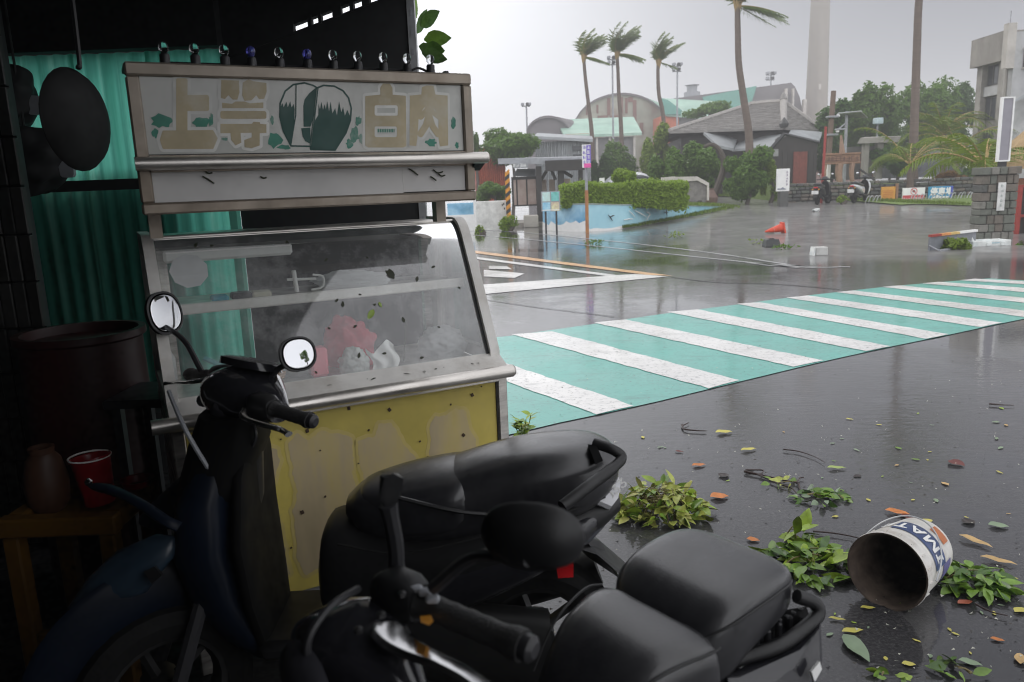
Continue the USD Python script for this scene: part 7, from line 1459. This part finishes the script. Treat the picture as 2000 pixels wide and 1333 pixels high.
leafy('small green leaves at the lower edge near the bucket shadow', 1735, 1328, 8, (.05, .03), .02, .045, 207, [LEAFG[0], LEAFG[1]], lean=.2, twigs=1)
leafy('few green leaves around the middle of the forked twig', 1530, 945, 12, (.09, .05), .02, .05, 208, [LEAFG[1], LEAFG[3]], lean=.1, twigs=1)
# weed by the stall's right foot
WB = Pz(1022, 862)
wd = Thing('weed', 'green weed sprouting at the right foot of the food stall', 'weed', WB); r = np.random.default_rng(31)
for k in range(5):
    a = r.uniform(-.9, .9); top = WB + np.array([a * .07, r.normal(0, .04), r.uniform(.10, .19)]); wd.add('stem', tube(bez([WB, (WB + top) / 2 + [a * .02, 0, .03], top], 4), .003, 5), LEAFG[2])
    for j in range(7):
        q = WB + (top - WB) * (.35 + .65 * j / 6); wd.add('leaf', placed((lambda m: (m[0] * .062, m[1]))(leafmesh(1, .6, .1, .2)), q, r.uniform(0, 6.28), r.uniform(.1, .7), r.normal(0, .3)), LEAFG[(0, 1, 0, 3)[j % 4]], smooth=True)
# twigs
TW = M('wet_dark_twig', (.035, .022, .02), .4)
def twig(label, lines, rad=.005):
    p = Pg(*lines[0][0]); t = Thing('twig', label, 'twig', p)
    for k, ln in enumerate(lines):
        P = [Pg(*q, .012) for q in ln]; t.add('branch' if k else 'stem', tube(bez(P, 4), np.linspace(rad if k == 0 else rad * .7, rad * .4, (len(P) - 1) * 4 + 1), 6), TW)
twig('forked dark twig between the orange leaf and the leaf tuft', [[(1454, 921), (1485, 928), (1530, 938), (1562, 944)], [(1456, 918), (1490, 919), (1484, 928)], [(1480, 927), (1520, 945), (1548, 955), (1562, 975)], [(1556, 944), (1562, 934), (1570, 933)], [(1560, 945), (1563, 957), (1568, 962)]], .007)
twig('short bent twig just below the crosswalk edge', [[(1332, 830), (1336, 838), (1355, 841), (1380, 842)], [(1332, 832), (1345, 826)]], .007)
twig('thin twig with a dark bud right of the short bent twig', [[(1530, 878), (1560, 882), (1590, 892), (1612, 904)], [(1552, 880), (1570, 885)]], .004)
twig('thin twig reaching from the leaf clump to the paint bucket', [[(1588, 1038), (1630, 1042), (1672, 1050), (1700, 1060)]], .004)
twig('pale straight stick at the right edge below the crosswalk', [[(1932, 789), (1955, 791), (1980, 792)]], .006)
twig('thin dark stem sticking out right of the bucket leaves', [[(1905, 1180), (1935, 1195), (1968, 1203)]], .004)
# single leaves
LO = [M('orange_leaf', (.50, .17, .04), .4, scale=30, var=.3), M('tan_leaf', (.45, .30, .13), .5, scale=25, var=.3), M('dark_red_leaf', (.10, .025, .02), .4), M('black_wet_leaf', (.02, .014, .012), .3), M('pale_leaf_back', (.2, .27, .17), .45), M('yellow_leaf', (.5, .45, .10), .45)]
def leaf(label, u, v, pxl, yaw, m, ratio=.5, group=None, curl=.10, z=.002, n=7):
    p = Pg(u, v); L = .82 * pxl / 1500 * np.linalg.norm(p - EYE); q = p + np.array([-math.cos(yaw), -math.sin(yaw), 0]) * L * .5 + [0, 0, z + abs(curl) * L * .9 * (curl > 0)]
    solo('fallen_leaf', placed(leafmesh(L, L * ratio, curl, .15, n, .25), q, yaw, curl * .55), m, label, 'leaf', group, smooth=True)
for a_ in (('light orange leaf with dark tip behind the orange curled leaf', 1365, 911, 34, .2, LO[0]), ('orange curled leaf between the cuttings heap and the forked twig', 1405, 973, 42, .05, LO[0], .8), ('small orange leaf at the edge of the near scooter seat', 1471, 1057, 28, -.4, LO[0], .7),
           ('orange brown leaf with a dark red end above the paint bucket', 1752, 1004, 46, -.5, LO[0]), ('dark red end curled beside the orange brown leaf', 1772, 1012, 26, -.6, LO[2], .8), ('reddish leaf under the leaves right of the bucket', 1885, 1180, 34, .2, M('pinkish_leaf', (.4, .12, .07), .4)), ('orange leaf alone on the dark wet road at lower right', 1948, 1252, 24, -.4, LO[0]),
           ('small pink and black leaf far behind the cuttings heap', 1327, 884, 20, -.5, LO[2]), ('pale yellow green leaf just below the twig under the crosswalk', 1414, 847, 40, .1, LO[5], .55), ('pale green leaf lying flat right of the thin budded twig', 1634, 917, 40, -.1, M('lime_leaf', (.33, .42, .12), .4), .4),
           ('yellow green leaf pair behind the forked twig', 1462, 881, 40, .3, LO[5], .4), ('black triangular leaf near the light orange leaf', 1414, 931, 28, .6, LO[3], .9), ('dark red crumpled leaf standing alone at the right', 1868, 908, 34, -1.1, LO[2], .9), ('dark leaf above the long tan leaves', 1892, 1022, 30, .3, LO[3], .8),
           ('long tan curled leaf right of the bucket', 1905, 1062, 64, -1.0, LO[1], .3), ('tan withered leaf bunch at the right edge', 1950, 1100, 62, -.6, LO[1], .3), ('pale green leaf at the right edge above the tan leaves', 1950, 1030, 36, -.3, LO[4], .7), ('large pale grey green leaf lying in the bucket reflection', 1672, 1272, 92, -1.45, LO[4], .42),
           ('yellow leaf above the large pale leaf', 1665, 1236, 46, .1, LO[5], .4), ('yellow leaf folded beside the bucket back', 1812, 1020, 24, .3, LO[5], .7), ('green leaf under the rim of the bucket', 1770, 1185, 32, .4, LEAFG[0], .6), ('pale leaf at the left of the bucket reflection', 1635, 1212, 34, -.3, LO[5], .3),
           ('yellow leaf left of the bucket mouth', 1695, 1190, 30, -.1, LO[5], .4), ('bright leaf at the right edge of the bucket leaves', 1972, 1134, 34, .05, LO[5], .4), ('bright leaf at the far right below the tan leaves', 1992, 1195, 30, .4, LO[5], .6), ('brown leaf cut by the right edge', 1992, 1290, 40, 1.0, LO[1]), ('yellow leaf in the lower part of the bucket reflection', 1775, 1300, 26, -.2, LO[5], .6), ('silvery leaf at the lower right', 1895, 1298, 40, -.5, LO[4], .5)):
    leaf(*a_)
r = np.random.default_rng(91); got = 0
while got < 60:
    u, v = r.uniform(1190, 1990), r.uniform(790, 1325)
    if (u < 1420 and v > 1050) or (u < 1620 and v > 1170) or v < 760 + (1990 - u) * .12 or (1640 < u < 1870 and 1020 < v < 1200): continue
    m_ = (LO[5], LO[4], LEAFG[0], LEAFG[1], LO[1], LO[3])[int(r.choice(6, p=[.28, .25, .17, .12, .08, .10]))]
    leaf('small torn leaf flat on the wet road', u, v, r.uniform(9, 22), r.uniform(0, 6.28), m_, r.uniform(.3, .6), 'small torn leaves scattered on the wet road', .05, .002, 5); got += 1
def specks(n, lim, s0, s1, seed):
    r = np.random.default_rng(seed); V, Fc = [], []
    while len(V) < n * 3:
        u, v = r.uniform(*lim[:2]), r.uniform(*lim[2:]); p = Pg(u, v); k = r.uniform(s0, s1); a = r.uniform(0, 6.28); o = len(V)
        for q in (0, 2.1 + r.normal(0, .4), 4.2 + r.normal(0, .4)): V.append(p + [math.cos(a + q) * k, math.sin(a + q) * k * .6, .0115 + .003 * math.sin(q)])
        Fc.append((o, o + 1, o + 2))
    return np.array(V), np.array(Fc)
solo('pale_litter', specks(420, (1000, 2000, 700, 1333), .002, .009, 1), M('pale_flecks', (.5, .5, .42), .6), 'tiny pale flecks of leaf littering the wet road', 'litter', kind='stuff', smooth=False)
solo('dark_litter', specks(420, (960, 2000, 560, 1333), .003, .012, 2), M('dark_flecks', (.03, .026, .02), .5), 'tiny dark flecks of leaf and grit on the road', 'litter', kind='stuff', smooth=False)

# paint bucket lying on its side
R0, R1, LB = .130, .113, .30
Mc = Pz(1731, 1117, .131)
best = min(np.linspace(.2, 1.5, 200), key=lambda th_: abs((lambda p: 1000 + F * ((p - EYE) @ RT) / ((p - EYE) @ FW))(Mc + LB * np.array([math.sin(th_), math.cos(th_), -.02])) - 1797))
ax = unit(np.array([math.sin(best), math.cos(best), -.055]))
bk_ = Thing('paint_bucket', 'dirty white plastic paint bucket lying on its side among leaves', 'bucket', (Mc[0], Mc[1], 0))
BUCK = M('dirty_white_bucket', (.60, .585, .55), .4, scale=9, dirt=(.30, .24, .19), dscale=8, damt=.55); BIN = M('muddy_bucket_inside', (.05, .035, .028), .6, scale=14, col2=(.15, .115, .09), dirt=(.012, .01, .008), dscale=6, damt=.9)
bk_.add('shell', lathe([(R0 + .008, 0), (R0 + .009, .012), (R0 + .004, .014), (R0 + .006, .045), (R0 + .003, .048), (R0 + .001, .085), (R1 + .012, LB * .6), (R1, LB), (.02, LB + .002)], Mc, 44, ax, caps=False), BUCK, smooth=40)
bk_.add('inside', lathe([(R0 + .008, -.001), (R0 + .002, .001), (R0 - .004, .03), (R1 - .005, LB - .006), (.001, LB - .005)], Mc, 40, ax, caps=False), BIN, smooth=40)
zb_ = ax; xb_ = unit(np.cross((0, 0, 1), zb_)); yb_ = np.cross(zb_, xb_)
srad = lambda h: np.interp(h, [0, .085, LB * .6, LB], [R0 + .003, R0 + .0015, R1 + .0125, R1 + .0005])
def oncyl(u0, u1, h0, h1, m_, off=.0015, name='label_band', nu=18):
    R = []
    for a in np.linspace(u0, u1, nu): R.append([Mc + zb_ * h + (xb_ * math.cos(a) + yb_ * math.sin(a)) * (float(srad(h)) + off) for h in (h0, h1)])
    v, f = rings(np.array(R), close=False); c = Mc + zb_ * LB / 2; n = np.cross(v[f[0, 1]] - v[f[0, 0]], v[f[0, 2]] - v[f[0, 0]])
    return bk_.add(name, (v, f if n @ (v[f[0, 0]] - c) > 0 else f[:, ::-1]), m_, smooth=True)
NAVY = M('navy_label', (.018, .04, .12), .4, dirt=(.3, .3, .35), dscale=14, damt=.3)
vis = math.atan2((EYE - Mc) @ yb_, (EYE - Mc) @ xb_)     # the side of the shell that faces the camera
sgn = 1 if (Mc + xb_ - EYE) @ RT < (Mc - EYE) @ RT else -1
oncyl(vis - .95, vis + .75, .092, .195, NAVY); oncyl(vis + .76, vis + 1.5, .17, .26, M('violet_label', (.12, .11, .26), .4)); oncyl(vis - .25, vis + .3, .225, .28, M('orange_label', (.45, .13, .03), .4))
tm = meshkit.text_mesh('IMATE', .054, .0008, bold=True); v, f = arr(tm); Lt = v[:, 0].max()
rr_ = R0 - .004; ang = vis + .62 - (v[:, 0] / rr_)
# reads along the circumference with the letter tops towards the mouth or the base as the turn allows
hh = .170 - v[:, 1]; rad_ = srad(hh) + .0026 + v[:, 2]
w_ = Mc + zb_ * hh[:, None] + (xb_ * np.cos(ang)[:, None] + yb_ * np.sin(ang)[:, None]) * rad_[:, None]
bk_.add('label_lettering', (w_, f), WHITEB, smooth=False)
for k in range(18): a = k * .349; bk_.add('rim_rib', hull([Mc + zb_ * h + (xb_ * math.cos(a + d) + yb_ * math.sin(a + d)) * (R0 + q) for h in (.014, .044) for d in (-.012, .012) for q in (.004, .0095)]), BUCK)
hp = [Mc + zb_ * (.06 + .16 * math.sin(t_)) + (xb_ * math.cos(a_) + yb_ * math.sin(a_)) * (R0 + .012) for a_, t_ in zip(np.linspace(vis - 2.2, vis + .9, 15), np.linspace(0, math.pi, 15))]
hp = [p if p[2] > .006 else np.array([p[0], p[1], .006]) for p in hp]
bk_.add('wire_handle', tube(bez(hp, 3), .0028, 6), STEELG)

# ---------------------------------------------------------------- rain haze
HAZE_D = .0027
usdkit.material(stage, '/World/Looks/rain_haze', {'v': ('principled_volume', {'color': (.985, .985, .99), 'density': HAZE_D, 'anisotropy': .2})}, [], volume='v.volume')
solo('haze', bx(-520, 520, -70, 520, -1, 43), '/World/Looks/rain_haze', 'thin grey rain haze hanging over the whole street', 'haze', kind='stuff')
